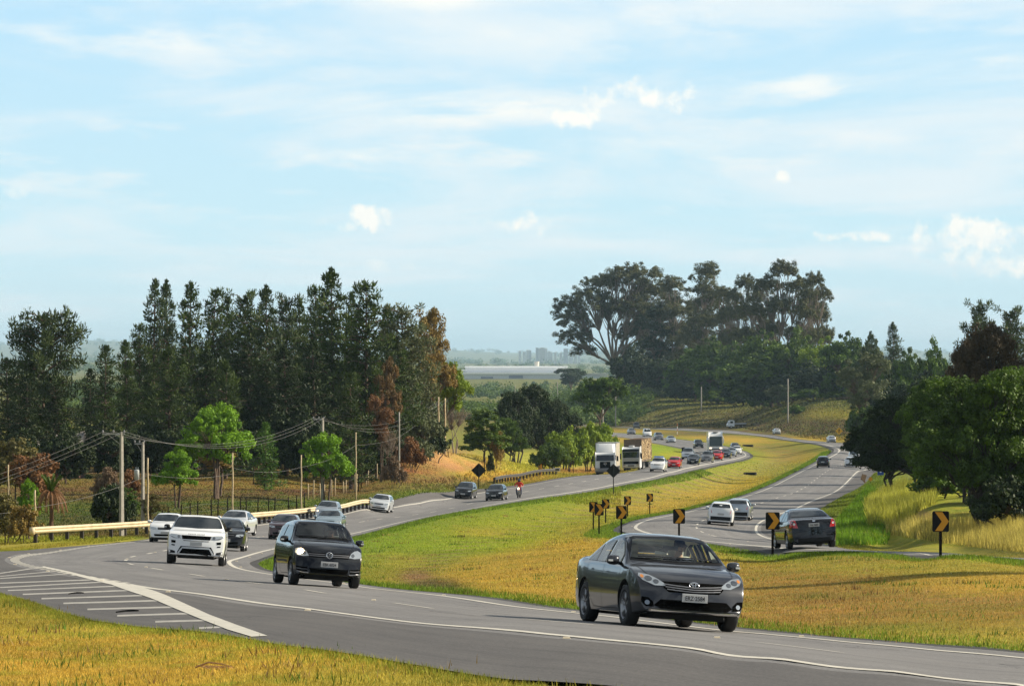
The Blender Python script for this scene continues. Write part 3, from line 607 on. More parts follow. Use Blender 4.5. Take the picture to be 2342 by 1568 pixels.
def patch(bvh, poly, view, off=.005, cell=.06, sm=0):
    """cut a 2-D outline into cells and lay it on the body; view F/R: (y,z), L/S(+y)/(-y): (x,z), T: (x,y)"""
    bm = bmesh.new(); f = bm.faces.new([bm.verts.new((a, b_, 0)) for a, b_ in poly])
    bmesh.ops.triangulate(bm, faces=[f], ngon_method='EAR_CLIP')
    for ax in (0, 1):
        lo = min(p[ax] for p in poly); hi = max(p[ax] for p in poly); n = max(1, int((hi-lo)/cell))
        for i in range(1, n):
            c = lo+(hi-lo)*i/n; bmesh.ops.bisect_plane(bm, geom=bm.verts[:]+bm.edges[:]+bm.faces[:], plane_co=((c, 0, 0) if ax == 0 else (0, c, 0)), plane_no=((1, 0, 0) if ax == 0 else (0, 1, 0)))
    bmesh.ops.dissolve_degenerate(bm, dist=1e-4, edges=bm.edges[:])
    kill = []
    for v in bm.verts:
        a, b_ = v.co.x, v.co.y
        o, d = {'F': (Vector((5, a, b_)), Vector((-1, 0, 0))), 'R': (Vector((-5, a, b_)), Vector((1, 0, 0))), 'L': (Vector((a, 5, b_)), Vector((0, -1, 0))), 'S': (Vector((a, -5, b_)), Vector((0, 1, 0))), 'T': (Vector((a, b_, 5)), Vector((0, 0, -1)))}[view]
        h = bvh.ray_cast(o, d)
        if h[0] is None: kill.append(v); continue
        n_ = h[1] if h[1].dot(d) < 0 else -h[1]
        v.co = h[0]+n_*off
        v.normal = n_
    if kill: bmesh.ops.delete(bm, geom=kill, context='VERTS')
    if sm:
        k_ = {'F': 0, 'R': 0, 'L': 1, 'S': 1, 'T': 2}[view]
        for _ in range(sm):
            new = {}
            for v in bm.verts:
                if v.is_boundary: continue
                nb = [e.other_vert(v).co for e in v.link_edges]
                w_ = [1/max(1e-4, ((v.co-c).length_squared-(v.co[k_]-c[k_])**2)**.5) for c in nb]
                # fit along the viewing axis only
                new[v] = sum(c[k_]*w for c, w in zip(nb, w_))/sum(w_)
            for v, z_ in new.items(): v.co[k_] = v.co[k_]*.4+z_*.6
        sgn_ = {'F': 1, 'R': -1, 'L': 1, 'S': -1, 'T': 1}[view]
        for v in bm.verts: v.co[k_] += sgn_*.006
    dref = {'F': Vector((1, 0, 0)), 'R': Vector((-1, 0, 0)), 'L': Vector((0, 1, 0)), 'S': Vector((0, -1, 0)), 'T': Vector((0, 0, 1))}[view]
    bm.normal_update()
    for fc in bm.faces:
        if fc.normal.dot(dref) < 0: fc.normal_flip()
    V = [v.co[:] for v in bm.verts]; bm.verts.index_update(); Fc = [tuple(v.index for v in fc.verts) for fc in bm.faces]; bm.free()
    return V, Fc
def band(line, w):
    """outline of a polyline widened to w"""
    P = np.array(line, float); T_ = np.gradient(P, axis=0); T_ /= np.linalg.norm(T_, axis=1)[:, None]; Nn = np.stack([-T_[:, 1], T_[:, 0]], 1)*w/2
    return [tuple(p) for p in P+Nn]+[tuple(p) for p in (P-Nn)[::-1]]
def boolean(o, cutters, sel_mat=None):
    for c in cutters:
        md = o.modifiers.new('b', 'BOOLEAN'); md.object = c; md.operation = 'DIFFERENCE'; md.solver = 'EXACT'
        try: md.material_mode = 'TRANSFER'
        except Exception: pass
    bpy.context.view_layer.update()
    dg = bpy.context.evaluated_depsgraph_get(); me = bpy.data.meshes.new_from_object(o.evaluated_get(dg))
    o.modifiers.clear(); o.data = me
    for c in cutters:
        d = c.data; bpy.data.objects.remove(c); bpy.data.meshes.remove(d)
def text_mesh(name, s, size, m, parent, loc, rot, ext=.002, align='CENTER', sx=1.0):
    c = bpy.data.curves.new('t', 'FONT'); c.body = s; c.size = size; c.align_x = align; c.align_y = 'CENTER'; c.extrude = ext; c.offset = size*.012
    o = bpy.data.objects.new('t', c); COL.objects.link(o); bpy.context.view_layer.update()
    me = bpy.data.meshes.new_from_object(o.evaluated_get(bpy.context.evaluated_depsgraph_get())); bpy.data.objects.remove(o); bpy.data.curves.remove(c)
    me.materials.clear(); me.materials.append(m); o = bpy.data.objects.new(name, me); COL.objects.link(o); o.parent = parent; o.location = loc; o.rotation_euler = rot; o.scale = (sx, 1, 1); return o
def wheel(parent, x, y, r, w, rim=RIMM, spokes=5, hi=True, side=1):
    m = MB(); n = 36 if hi else 18; hw_ = w/2; rr = r*.66
    m.lathe([(rr, -hw_*.9), (r*.93, -hw_), (r, -hw_*.72), (r, hw_*.72), (r*.93, hw_), (rr, hw_*.9), (rr*.98, 0)], 'Y', n, closed=True)
    t = m.build('wheel', RUBBER, parent, True); t.location = (x, y, r)
    q = MB(); yo = side*hw_*.78
    q.lathe([(rr*1.01, side*hw_*.95), (rr*.93, yo), (rr*.86, yo*.55), (rr*.84, -yo*.6)], 'Y', n)
    if spokes:
        for k in range(spokes):
            a = 6.2832*k/spokes+.3
            for da in (-.13, .13):
                c, s_ = math.cos(a+da), math.sin(a+da); c0, s0 = math.cos(a), math.sin(a)
                p0 = Vector((c0*rr*.10, yo*.82, s0*rr*.10)); p1 = Vector((c*rr*.93, yo*.92, s_*rr*.93)); q.tube([p0, p1], [rr*.10, rr*.075], 5)
        q.lathe([(0.001, yo*.98), (rr*.2, yo*.95), (rr*.22, yo*.6)], 'Y', 12)
    else: q.lathe([(0.001, yo*.9), (rr*.5, yo*.95), (rr*.95, yo*.8)], 'Y', n)
    q.lathe([(rr*.85, -yo*.2), (rr*.3, -yo*.2), (.001, -yo*.2)], 'Y', 12, m=1)
    o = q.build('rim', [rim, WELL], t, True); return t
def car(name, label, S_, color, wheelr=.30, wb=(1.35, -1.25), cat='car', group=None, hi=False, glass=None, front=None, rear=None, cut=None, plate_f='', plate_r='', rim=RIMM, spokes=5, cowl=None, deck=None, pillars=None, mirrors=True, mircol=None, lowtrim=None, roofrack=False, wsb=.05):
    """cowl/deck: (x,z) where windshield/rear glass meet hood/tail; pillars: side window spans [(xa,xb)]"""
    root = empty(name, label=label, cat=cat, group=group); PM = PT[color] if isinstance(color, str) else color
    V, Fc = S_.mesh(112 if hi else 46); body = mobj('body', V, Fc, [PM, WELL, INTERL, TRIM], root, True)
    bvh = BVHTree.FromPolygons([Vector(v) for v in V], Fc)
    cutters = []
    for x in wb:
        for sgn in (1, -1):
            m = MB(); y = sgn*(S_.hw(x)-.13); m.tube([(0, -.22, 0), (0, .22, 0)], wheelr+.065, 40 if hi else 16); c = m.build('c', [PM, WELL], None, False); c.location = (x, y, wheelr+.02)
            c.data.polygons.foreach_set('material_index', [1]*len(c.data.polygons)); cutters.append(c)
    hwb = lambda x, z: S_.W_(x, z)
    gl = glass or GLASS
    # glazing outlines
    zt = S_.Hm-.10; zc = cowl[1]+wsb
    wsp = [(S_.W_(cowl[0]-.15, zc)-.075, zc), (S_.W_(.3, zt)-.055, zt)]
    wpoly = [(-wsp[0][0], zc+.012), (0, zc-.015), (wsp[0][0], zc+.012), ((wsp[0][0]+wsp[1][0])/2+.015, (zc+zt)/2), (wsp[1][0]+.005, zt-.025), (wsp[1][0]-.06, zt), (0, zt+.022), (-wsp[1][0]+.06, zt), (-wsp[1][0]-.005, zt-.025), (-(wsp[0][0]+wsp[1][0])/2-.015, (zc+zt)/2)]
    big = [(a*1.035, (b_-1.2)*1.07+1.2) for a, b_ in wpoly]
    zd = deck[1]+.04; ztr = S_.Hm-.13; xr = deck[0]
    rb = min(S_.W_(xr+.2, zd)-.10, S_.W_(xr, S_.b(xr))-.10); rt = S_.W_(xr*.6, ztr)-.10
    rpoly = [(-rb, zd), (0, zd-.012), (rb, zd), (rt+.03, ztr-.03), (rt-.03, ztr), (0, ztr+.012), (-rt+.03, ztr), (-rt-.03, ztr-.03)]
    sps = []
    for (xa, xb) in pillars:
        up_ = []; lo_ = []
        for x in np.linspace(xa, xb, 9):
            zt_ = min(S_.Top(x, S_.W_(x, S_.b(x)+.25))-.075, S_.Hm-.135)
            zb_ = S_.b(x)+.045
            if zt_ > zb_+.015: up_.append((x, zt_)); lo_.append((x, zb_))
        if len(up_) > 2: sps.append(lo_+up_[::-1])
    if hi:
        fr = []
        for sp_ in sps:
            cx = np.mean([p[0] for p in sp_]); cz = np.mean([p[1] for p in sp_])
            fr.append([(cx+(p[0]-cx)*(1+.03/ (abs(p[0]-cx)+.15)), cz+(p[1]-cz)*1.12) for p in sp_])
    # fit glazing
    def put(nm, parts, m, smooth=True, par=root, label=None):
        Vv = []; Ff = []; b0 = 0
        for v, f in parts: Vv += v; Ff += [tuple(i+b0 for i in q) for q in f]; b0 = len(Vv)
        if not Ff: return None
        o = mobj(nm, Vv, Ff, m, par, smooth)
        if label: o['label'] = label
        return o
    cl_ = .07 if hi else .14
    wsg = put('windshield', [patch(bvh, wpoly, 'F', .010, cl_, 6 if hi else 2)], cut['glass'] if cut else gl)
    if cut:
        put('windshield_frame', [patch(bvh, band(big[1:]+big[:2], .045), 'F', .005, cl_)], TRIM)
    else: put('windshield_frame', [patch(bvh, big, 'F', .004, cl_)], TRIM)
    rw = put('rear_window', [patch(bvh, rpoly, 'R', .010, cl_, 6 if hi else 2)], cut['glass'] if cut and cut.get('rear') else gl)
    for sd in ('L', 'S'):
        for sp_ in sps: put('side_window', [patch(bvh, sp_, sd, .007, cl_, 2)], cut['glass'] if cut else gl)
        if hi and not cut:
            for f_ in fr: put('window_frame', [patch(bvh, f_, sd, .003, cl_)], TRIM)
    if cut:
        c2 = Shape(S_.L, S_.W, list(zip(S_.tx, S_.tz)), S_.belt, S_.z0, S_.slope, S_.inset, S_.nose, S_.tail, S_.ws, S_.crown, S_.endw, S_.tailw, S_.zm, shrink=.055, x0=cut['x'][0], x1=cut['x'][1])
        c2.zlo = lambda x: .48
        pts_ = [(x, s_*y, z) for x in np.linspace(cut['x'][0], cut['x'][1], 9) for (y, z) in c2.half(x)[::2] for s_ in (1, -1)]
        bmh = bmesh.new(); vs_ = [bmh.verts.new(p) for p in pts_]; rr_ = bmesh.ops.convex_hull(bmh, input=vs_); bmesh.ops.delete(bmh, geom=list({g for g in rr_['geom_interior'] if isinstance(g, bmesh.types.BMVert)}), context='VERTS')
        bmesh.ops.remove_doubles(bmh, verts=bmh.verts[:], dist=.004); bmesh.ops.recalc_face_normals(bmh, faces=bmh.faces[:]); bmh.verts.index_update(); V2 = [v.co[:] for v in bmh.verts]; F2 = [tuple(v.index for v in f.verts) for f in bmh.faces]; bmh.free()
        cabin = mobj('c', V2, F2, [PM, WELL, INTERL], None)
        cabin.data.polygons.foreach_set('material_index', [2]*len(cabin.data.polygons)); cutters.append(cabin)
        def prism(poly, ax, a, b_):
            v = [((a, p[0], p[1]) if ax == 'x' else (p[0], a, p[1])) for p in poly]+[((b_, p[0], p[1]) if ax == 'x' else (p[0], b_, p[1])) for p in poly]; n = len(poly)
            f = [tuple(range(n)), tuple(range(2*n-1, n-1, -1))]+[(i, n+i, n+(i+1) % n, (i+1) % n) for i in range(n)]
            o = mobj('c', v, f, [PM, WELL, INTERL, TRIM]); bm = bmesh.new(); bm.from_mesh(o.data); bmesh.ops.recalc_face_normals(bm, faces=bm.faces[:]); bm.to_mesh(o.data); bm.free()
            o.data.polygons.foreach_set('material_index', [3]*len(o.data.polygons)); return o
        cutters.append(prism(wpoly, 'x', 3.0, .15))
        if cut.get('rear'): cutters.append(prism(rpoly, 'x', -3.0, -.5))
        for sp_ in sps: cutters.append(prism(sp_, 'y', 1.5, .3)); cutters.append(prism(sp_, 'y', -1.5, -.3))
    boolean(body, cutters)
    body.data.polygons.foreach_set('use_smooth', np.ones(len(body.data.polygons), dtype=bool))
    try: body.data.set_sharp_from_angle(angle=R(38))
    except Exception: pass
    tr = S_.W/2-.10
    for x in wb:
        for sg in (1, -1): wheel(root, x, sg*(S_.hw(x)-.115), wheelr, .20, rim, spokes, hi, sg)
    m = MB(); m.box((0, 0, S_.z0+.0), (S_.L*.86, S_.W*.62, .10)); m.box((wb[0], 0, wheelr*.8), (.12, S_.W*.75, .10)); m.box((wb[1], 0, wheelr*.8), (.12, S_.W*.75, .12)); m.build('underbody', WELL, root)
    if mirrors:
        for sg in (1, -1):
            mm = MB(); xm = cowl[0]-.42; ym = S_.W/2+.07; zm_ = S_.b(xm)+.10
            n = 10; P = []
            mm.lathe([(.001, -.10), (.055, -.095), (.082, -.05), (.088, .02), (.075, .085), (.001, .10)], 'Y', 12); mm.v = [(x*.85+xm, y+ym*sg+.0, z*.92+zm_) for x, y, z in mm.v]
            mm.tube([(xm-.02, sg*(S_.W/2-.10), zm_-.06), (xm, sg*(ym-.03), zm_-.03)], .03, 6, m=1)
            mo = mm.build('mirror', [mircol or PM, TRIM], root, True)
            if hi:
                g = MB(); g.box((xm+.075, sg*(ym+.055), zm_-.01), (.03, .07, .03)); g.build('indicator_lamp', LAMPW, mo)
    K_ = {'put': put, 'bvh': bvh, 'root': root, 'patch': patch, 'S': S_, 'cl': cl_, 'hi': hi}
    for spec in (front or [])+(rear or []):
        nm, view, poly, m_, off = spec[:5]; sym = len(spec) > 5 and spec[5]
        polys = [poly]+([[(-a, b_) for a, b_ in poly][::-1]] if sym and view in 'FR' else [])
        if view == 'LS':
            for sd in ('L', 'S'): put(nm, [patch(bvh, poly, sd, off, cl_)], m_)
        else:
            for pl_ in polys: put(nm, [patch(bvh, pl_, view, off, .05 if hi else .12)], m_)
    for (txt, view, y, z, tilt) in ([(plate_f[0], 'F', *plate_f[1:])] if plate_f else [])+([(plate_r[0], 'R', *plate_r[1:])] if plate_r else []):
        o, d = (Vector((5, y, z)), Vector((-1, 0, 0))) if view == 'F' else (Vector((-5, y, z)), Vector((1, 0, 0)))
        h = max(bvh.ray_cast(o+Vector((0, dy, dz)), d)[0].x*(1 if view == 'F' else -1) for dy in (-.18, 0, .18) for dz in (-.05, .05))+.012
        sgn = 1 if view == 'F' else -1
        pb = MB(); pb.box((0, 0, 0), (.012, .40, .13)); pb.box((.004, 0, 0), (.012, .385, .115), 1); po = pb.build('number_plate', [mat('plate_rim', (.62, .62, .62), .4), PLATE], root); po.location = (h*sgn, y, z); po.rotation_euler = (0, 0, 0 if view == 'F' else math.pi)
        if txt: text_mesh('lettering', txt, .098, INK, po, (.0125, 0, -.008), (R(90), 0, R(90)), .001, sx=.80)
    return root, K_

def pose(root, x, y, hd, lift=.036):
    """stand a vehicle on the road at (x, y) facing hd (unit vector)"""
    n = up_n(x, y, max(1.3, y*.006)); k_ = min(.8, max(0, (y-250)/400)); n = (n*(1-k_)+Vector((0, 0, 1))*k_).normalized(); f = Vector((hd[0], hd[1], 0)); f = (f-n*f.dot(n)).normalized(); l = n.cross(f)
    M = Matrix((f, l, n)).transposed().to_4x4(); M.translation = (x, y, Hs(x, y)+lift); root.matrix_world = M
def on_road(root, u, v, side, back=0.0, yaw=0.0, dmin=0.0, rev=False):
    p = G(u, v, dmin); Q, T_, Sx = (QL, TL, SL) if side == 'L' else (QR, TR, SR)
    i = int(np.argmin((Q[:, 0]-p.x)**2+(Q[:, 1]-p.y)**2)); d = T_[i]*(-1 if side == 'L' else 1)
    if rev: d = -d
    a = math.atan2(d[1], d[0])+yaw; hd = (math.cos(a), math.sin(a))
    pose(root, p.x-hd[0]*back, p.y-hd[1]*back, hd); return p

COR = Shape(4.54, 1.80, [(-2.27,.60),(-2.25,.86),(-2.17,1.02),(-1.80,1.09),(-1.45,1.125),(-1.05,1.29),(-.62,1.435),(-.1,1.49),(.32,1.47),(.62,1.385),(.98,1.19),(1.28,1.015),(1.60,.955),(1.88,.885),(2.06,.80),(2.16,.715),(2.235,.61),(2.262,.50),(2.27,.42)], (.90, .99), .20, slope=.37, endw=.84, ws=.14)
def corolla():
    hl = [(.44,.665),(.60,.665),(.765,.735),(.82,.80),(.80,.845),(.66,.825),(.54,.765),(.455,.705)]
    gr = [(-.42,.655),(.42,.655),(.475,.70),(.50,.745),(.30,.715),(.1,.700),(-.1,.700),(-.30,.715),(-.50,.745),(-.475,.70)]
    fr = [('headlight', 'F', hl, LENS, .007, True), ('headlight_bowl', 'F', circle(.68,.765,.055,.04), LENSD, .010, True), ('headlight_bowl', 'F', circle(.575,.725,.042,.032), LENSD, .010, True), ('turn_lamp', 'F', circle(.765,.795,.025,.026), AMB, .010, True),
          ('grille', 'F', [(-.40,.575),(.40,.575),(.47,.64),(.50,.735),(.30,.725),(.1,.72),(-.1,.72),(-.30,.725),(-.50,.735),(-.47,.64)], RECESS, .006),
          ('grille_bar', 'F', band([(-.46,.690),(-.3,.675),(0,.655),(.3,.675),(.46,.690)], .016), PT['grey'], .014), ('grille_bar', 'F', band([(-.44,.652),(-.3,.640),(0,.622),(.3,.640),(.44,.652)], .016), PT['grey'], .014), ('grille_bar', 'F', band([(-.42,.616),(-.3,.606),(0,.590),(.3,.606),(.42,.616)], .014), PT['grey'], .014),
          ('lower_intake', 'F', [(-.52,.31),(.52,.31),(.62,.36),(.52,.455),(-.52,.455),(-.62,.36)], RECESS, .006), ('fog_recess', 'F', [(.62,.335),(.74,.335),(.80,.40),(.80,.485),(.70,.475),(.63,.41)], RECESS, .006, True), ('fog_lamp', 'F', circle(.715,.395,.036), LENS, .012, True),
          ('bumper_strip', 'F', band([(-.72,.285),(-.4,.272),(0,.268),(.4,.272),(.72,.285)], .022), CHROME, .012),
          ('hood_seam', 'T', band([(2.02,.62),(1.8,.70),(1.4,.745),(1.28,.74)], .010), TRIM, .003), ('hood_seam', 'T', band([(2.02,-.62),(1.8,-.70),(1.4,-.745),(1.28,-.74)], .010), TRIM, .003),
          ('door_seam', 'LS', band([(.98,.28),(1.02,.55),(.98,.90)], .010), TRIM, .003), ('door_seam', 'LS', band([(-.06,.26),(-.06,.6),(-.10,.95)], .010), TRIM, .003), ('door_seam', 'LS', band([(-.62,.27),(-.92,.50),(-1.12,.70),(-1.16,.98)], .010), TRIM, .003), ('door_seam', 'LS', band([(-.62,.27),(0,.26),(.98,.27)], .010), TRIM, .003),
          ('door_handle', 'LS', band([(.04,.835),(.12,.848),(.22,.835)], .026), PT['graphite'], .03), ('door_handle', 'LS', band([(-.98,.865),(-.90,.878),(-.80,.865)], .026), PT['graphite'], .03), ('side_lamp_wrap', 'LS', [(-2.2,.80),(-2.0,.82),(-1.95,.90),(-2.15,.95)], REDL, .006),
          ('wiper', 'F', band([(-.62,1.085),(-.3,1.095),(.02,1.085)], .018), TRIM, .03), ('wiper', 'F', band([(-.02,1.10),(.3,1.10),(.62,1.08)], .018), TRIM, .03)]
    rr = [('tail_light', 'R', [(.50,.80),(.82,.82),(.80,.96),(.62,.95)], REDL, .007, True)]
    r, K_ = car('sedan_car', 'dark grey four door sedan in the foreground with a driver behind the wheel', COR, 'graphite', .325, (1.37, -1.24), hi=True, front=fr, rear=rr, cut={'glass': CG1, 'x': (-1.5, 1.12), 'rear': True},
        plate_f=('ERZ·2584', 0.0, .50, 0), cowl=(1.28, 1.015), deck=(-1.35, 1.14), pillars=[(-1.28, -.70), (-.66, -.13), (-.03, .80)], spokes=5, rim=mat('shaded_alloy', (.30, .30, .31), .35, .8))
    # emblem: crossed ovals
    b = K_['bvh']; e = MB()
    def ell(cy, cz, ry, rz, w): e.tube([(0, cy+ry*math.cos(t), cz+rz*math.sin(t)) for t in np.linspace(0, 6.2832, 21)], w, 5, cap=False)
    ell(0, 0, .075, .051, .0075); ell(0, .005, .022, .046, .006); ell(0, .018, .052, .019, .006)
    h = b.ray_cast(Vector((5, 0, .70)), Vector((-1, 0, 0)))[0]; o = e.build('emblem', CHROME, r, True); o.location = (h.x+.022, 0, .698); o.rotation_euler = (0, R(-14), 0)
    # cabin
    d = MB(); d.box((.98, 0, .86), (.50, 1.36, .24), ry=R(6)); d.box((.72, 0, .74), (.16, 1.3, .28)); d.build('dashboard', DASH, r)
    for y in (.37, -.37):
        s_ = MB(); s_.box((-.08, y, .56), (.50, .48, .18)); s_.box((-.34, y, .88), (.13, .46, .56), ry=R(-12)); s_.box((-.43, y, 1.23), (.09, .25, .18), ry=R(-8)); o = s_.build('seat', INTER, r); bev(o, .04)
    s_ = MB(); s_.box((-.95, 0, .58), (.5, 1.2, .2)); s_.box((-1.18, 0, .88), (.12, 1.2, .44), ry=R(-18)); s_.box((-1.28, .36, 1.13), (.08, .24, .12)); s_.box((-1.28, -.36, 1.13), (.08, .24, .12)); o = s_.build('rear_seat', INTER, r); bev(o, .04)
    w_ = MB(); w_.tube([(.50+.05*math.sin(t)*.5, .37+.175*math.cos(t), .93+.165*math.sin(t)) for t in np.linspace(0, 6.2832, 25)], .014, 6, cap=False); w_.box((.53, .37, .93), (.05, .14, .09)); w_.tube([(.53, .37, .93), (.75, .37, .82)], .03, 6); w_.build('steering_wheel', DASH, r, True)
    m_ = MB(); m_.box((.63, 0, 1.27), (.03, .24, .065)); m_.build('rear_view_mirror', DASH, r)
    return r
def bev(o, w):
    md = o.modifiers.new('bevel', 'BEVEL'); md.width = w; md.segments = 2
    bpy.context.view_layer.update(); me = bpy.data.meshes.new_from_object(o.evaluated_get(bpy.context.evaluated_depsgraph_get())); o.modifiers.clear(); o.data = me
    me.polygons.foreach_set('use_smooth', np.ones(len(me.polygons), dtype=bool))

def skin_figure(name, joints, edges, mats, label, cat='person', sub=2, mfun=None):
    """one continuous body grown over a jointed skeleton: joints {name: (x,y,z,r)}"""
    ks = list(joints); me = bpy.data.meshes.new(name); me.from_pydata([joints[k][:3] for k in ks], [(ks.index(a), ks.index(b_)) for a, b_ in edges], [])
    o = bpy.data.objects.new(name, me); COL.objects.link(o); o.modifiers.new('skin', 'SKIN')
    if not me.skin_vertices: 
        bpy.context.view_layer.objects.active = o
    for i, k in enumerate(ks):
        sv = me.skin_vertices[0].data[i]; r = joints[k][3]; sv.radius = (r, r) if not isinstance(r, tuple) else r; sv.use_root = (i == 0)
    s_ = o.modifiers.new('s', 'SUBSURF'); s_.levels = sub; s_.render_levels = sub
    bpy.context.view_layer.update(); m2 = bpy.data.meshes.new_from_object(o.evaluated_get(bpy.context.evaluated_depsgraph_get())); o.modifiers.clear(); o.data = m2
    for m in mats: m2.materials.append(m)
    m2.polygons.foreach_set('use_smooth', np.ones(len(m2.polygons), dtype=bool))
    if mfun: m2.polygons.foreach_set('material_index', [mfun(p.center) for p in m2.polygons])
    return tag(o, label, cat)
def driver(root, y, shirt, label, hair=(.02, .015, .012), z0=0.0, xo=0.0):
    """seated figure, arms forward to the wheel, face with nose, eyes, ears, hair"""
    J = {'pelvis': (0, 0, .0, (.16, .13)), 'belly': (-.04, 0, .18, (.15, .12)), 'chest': (-.10, 0, .38, (.18, .12)), 'neckb': (-.12, 0, .53, (.075, .07)), 'neck': (-.11, 0, .59, .055), 'head': (-.09, 0, .68, (.075, .085)), 'crown': (-.095, 0, .775, (.07, .075)),
         'shl': (-.11, .19, .47, .07), 'ell': (.10, .26, .26, .048), 'wrl': (.38, .16, .34, .030), 'hal': (.45, .15, .36, (.03, .04)), 'shr': (-.11, -.19, .47, .07), 'elr': (.10, -.26, .26, .048), 'wrr': (.38, -.16, .34, .030), 'har': (.45, -.15, .36, (.03, .04)),
         'hil': (.05, .10, 0, .09), 'knl': (.45, .13, .08, .07), 'anl': (.72, .13, -.22, .045), 'tol': (.84, .13, -.24, .04), 'hir': (.05, -.10, 0, .09), 'knr': (.45, -.13, .08, .07), 'anr': (.72, -.13, -.22, .045), 'tor': (.84, -.13, -.24, .04)}
    E_ = [('pelvis', 'belly'), ('belly', 'chest'), ('chest', 'neckb'), ('neckb', 'neck'), ('neck', 'head'), ('head', 'crown'), ('chest', 'shl'), ('shl', 'ell'), ('ell', 'wrl'), ('wrl', 'hal'), ('chest', 'shr'), ('shr', 'elr'), ('elr', 'wrr'), ('wrr', 'har'), ('pelvis', 'hil'), ('hil', 'knl'), ('knl', 'anl'), ('anl', 'tol'), ('pelvis', 'hir'), ('hir', 'knr'), ('knr', 'anr'), ('anr', 'tor')]
    o = skin_figure('person', J, E_, [shirt, SKIN, NAVY], label, mfun=lambda c: 1 if (c.z > .535 or c.x > .22 and abs(c.y) < .24 and c.z > .22) else (2 if c.z < .06 else 0))
    h = MB(); h.lathe([(.001, .115), (.05, .105), (.085, .06), (.092, 0), (.085, -.03)], 'Z', 14); hm_ = h.build('hair', mat('dark_hair', hair, .7), o, True); hm_.location = (-.105, 0, .735)
    EL = mat('eyes_and_lips', (.09, .03, .025), .5)
    MB().box((-.012, 0, .675), (.03, .026, .045), 0, taper=.4).build('nose', SKIN, o); MB().box((-.018, 0, .635), (.012, .045, .010)).build('mouth', EL, o)
    for s_ in (1, -1): MB().box((-.018, s_*.032, .702), (.012, .024, .010)).build('eye', EL, o); MB().box((-.095, s_*.088, .68), (.03, .014, .05)).build('ear', SKIN, o)
    o.matrix_world = root.matrix_world @ Matrix.Translation((xo, y, z0)); return o

FOX = Shape(3.82, 1.66, [(-1.91,.52),(-1.905,.92),(-1.82,1.18),(-1.68,1.38),(-1.45,1.475),(-1.0,1.525),(-.4,1.54),(.10,1.515),(.40,1.43),(.72,1.25),(1.0,1.085),(1.30,1.03),(1.55,.955),(1.72,.85),(1.83,.72),(1.885,.60),(1.905,.50),(1.91,.42)], (.92, 1.02), .20, slope=.30, nose=.22, endw=.86, tail=.08, ws=.12)
EVO = Shape(4.36, 1.93, [(-2.18,.60),(-2.17,1.0),(-2.06,1.28),(-1.9,1.42),(-1.4,1.53),(-.7,1.60),(0,1.635),(.26,1.61),(.62,1.42),(1.02,1.165),(1.45,1.13),(1.80,1.085),(2.0,1.00),(2.09,.88),(2.14,.74),(2.17,.60),(2.18,.48)], (1.06, 1.20), .25, slope=.42, nose=.16, endw=.90, tail=.10, crown=.04, zm=.70)
FOC = Shape(4.49, 1.84, [(-2.24,.55),(-2.235,.90),(-2.20,1.06),(-1.95,1.115),(-1.55,1.14),(-1.12,1.31),(-.70,1.44),(-.15,1.495),(.25,1.475),(.55,1.39),(.92,1.20),(1.22,1.05),(1.55,.985),(1.85,.89),(2.05,.76),(2.18,.62),(2.24,.48)], (.92, 1.01), .20, slope=.46)
HAT = Shape(3.85, 1.66, [(-1.925,.55),(-1.92,.90),(-1.85,1.10),(-1.66,1.33),(-1.4,1.40),(-.8,1.44),(-.3,1.45),(.15,1.43),(.45,1.33),(.78,1.14),(1.02,1.01),(1.4,.95),(1.68,.84),(1.84,.68),(1.925,.48)], (.89, .96), .18, slope=.42, tail=.08)
SED = Shape(4.30, 1.70, [(-2.15,.55),(-2.145,.88),(-2.06,1.03),(-1.7,1.07),(-1.4,1.09),(-1.0,1.25),(-.6,1.39),(-.1,1.45),(.28,1.43),(.6,1.33),(.95,1.15),(1.22,1.01),(1.55,.95),(1.85,.85),(2.06,.68),(2.15,.48)], (.89, .95), .18, slope=.44)
WAG = Shape(4.15, 1.66, [(-2.07,.55),(-2.065,.90),(-2.0,1.12),(-1.86,1.34),(-1.5,1.40),(-.8,1.42),(-.2,1.42),(.2,1.39),(.5,1.29),(.85,1.10),(1.1,.98),(1.5,.93),(1.8,.86),(2.0,.70),(2.07,.48)], (.88, .94), .18, slope=.40, tail=.06)
SUV = Shape(4.70, 1.86, [(-2.35,.62),(-2.345,1.0),(-2.28,1.32),(-2.12,1.60),(-1.7,1.70),(-.8,1.75),(0,1.75),(.32,1.71),(.65,1.50),(1.0,1.25),(1.35,1.17),(1.8,1.12),(2.1,1.02),(2.27,.82),(2.35,.6)], (1.06, 1.12), .30, slope=.34, nose=.16, tail=.06, zm=.75)
VAN = Shape(4.15, 1.72, [(-2.07,.55),(-2.07,1.2),(-2.05,1.6),(-1.95,1.78),(-1.4,1.83),(-.5,1.84),(.2,1.81),(.55,1.66),(.95,1.28),(1.2,1.08),(1.6,1.0),(1.88,.86),(2.02,.66),(2.07,.5)], (1.0, 1.05), .20, slope=.14, tail=.02)
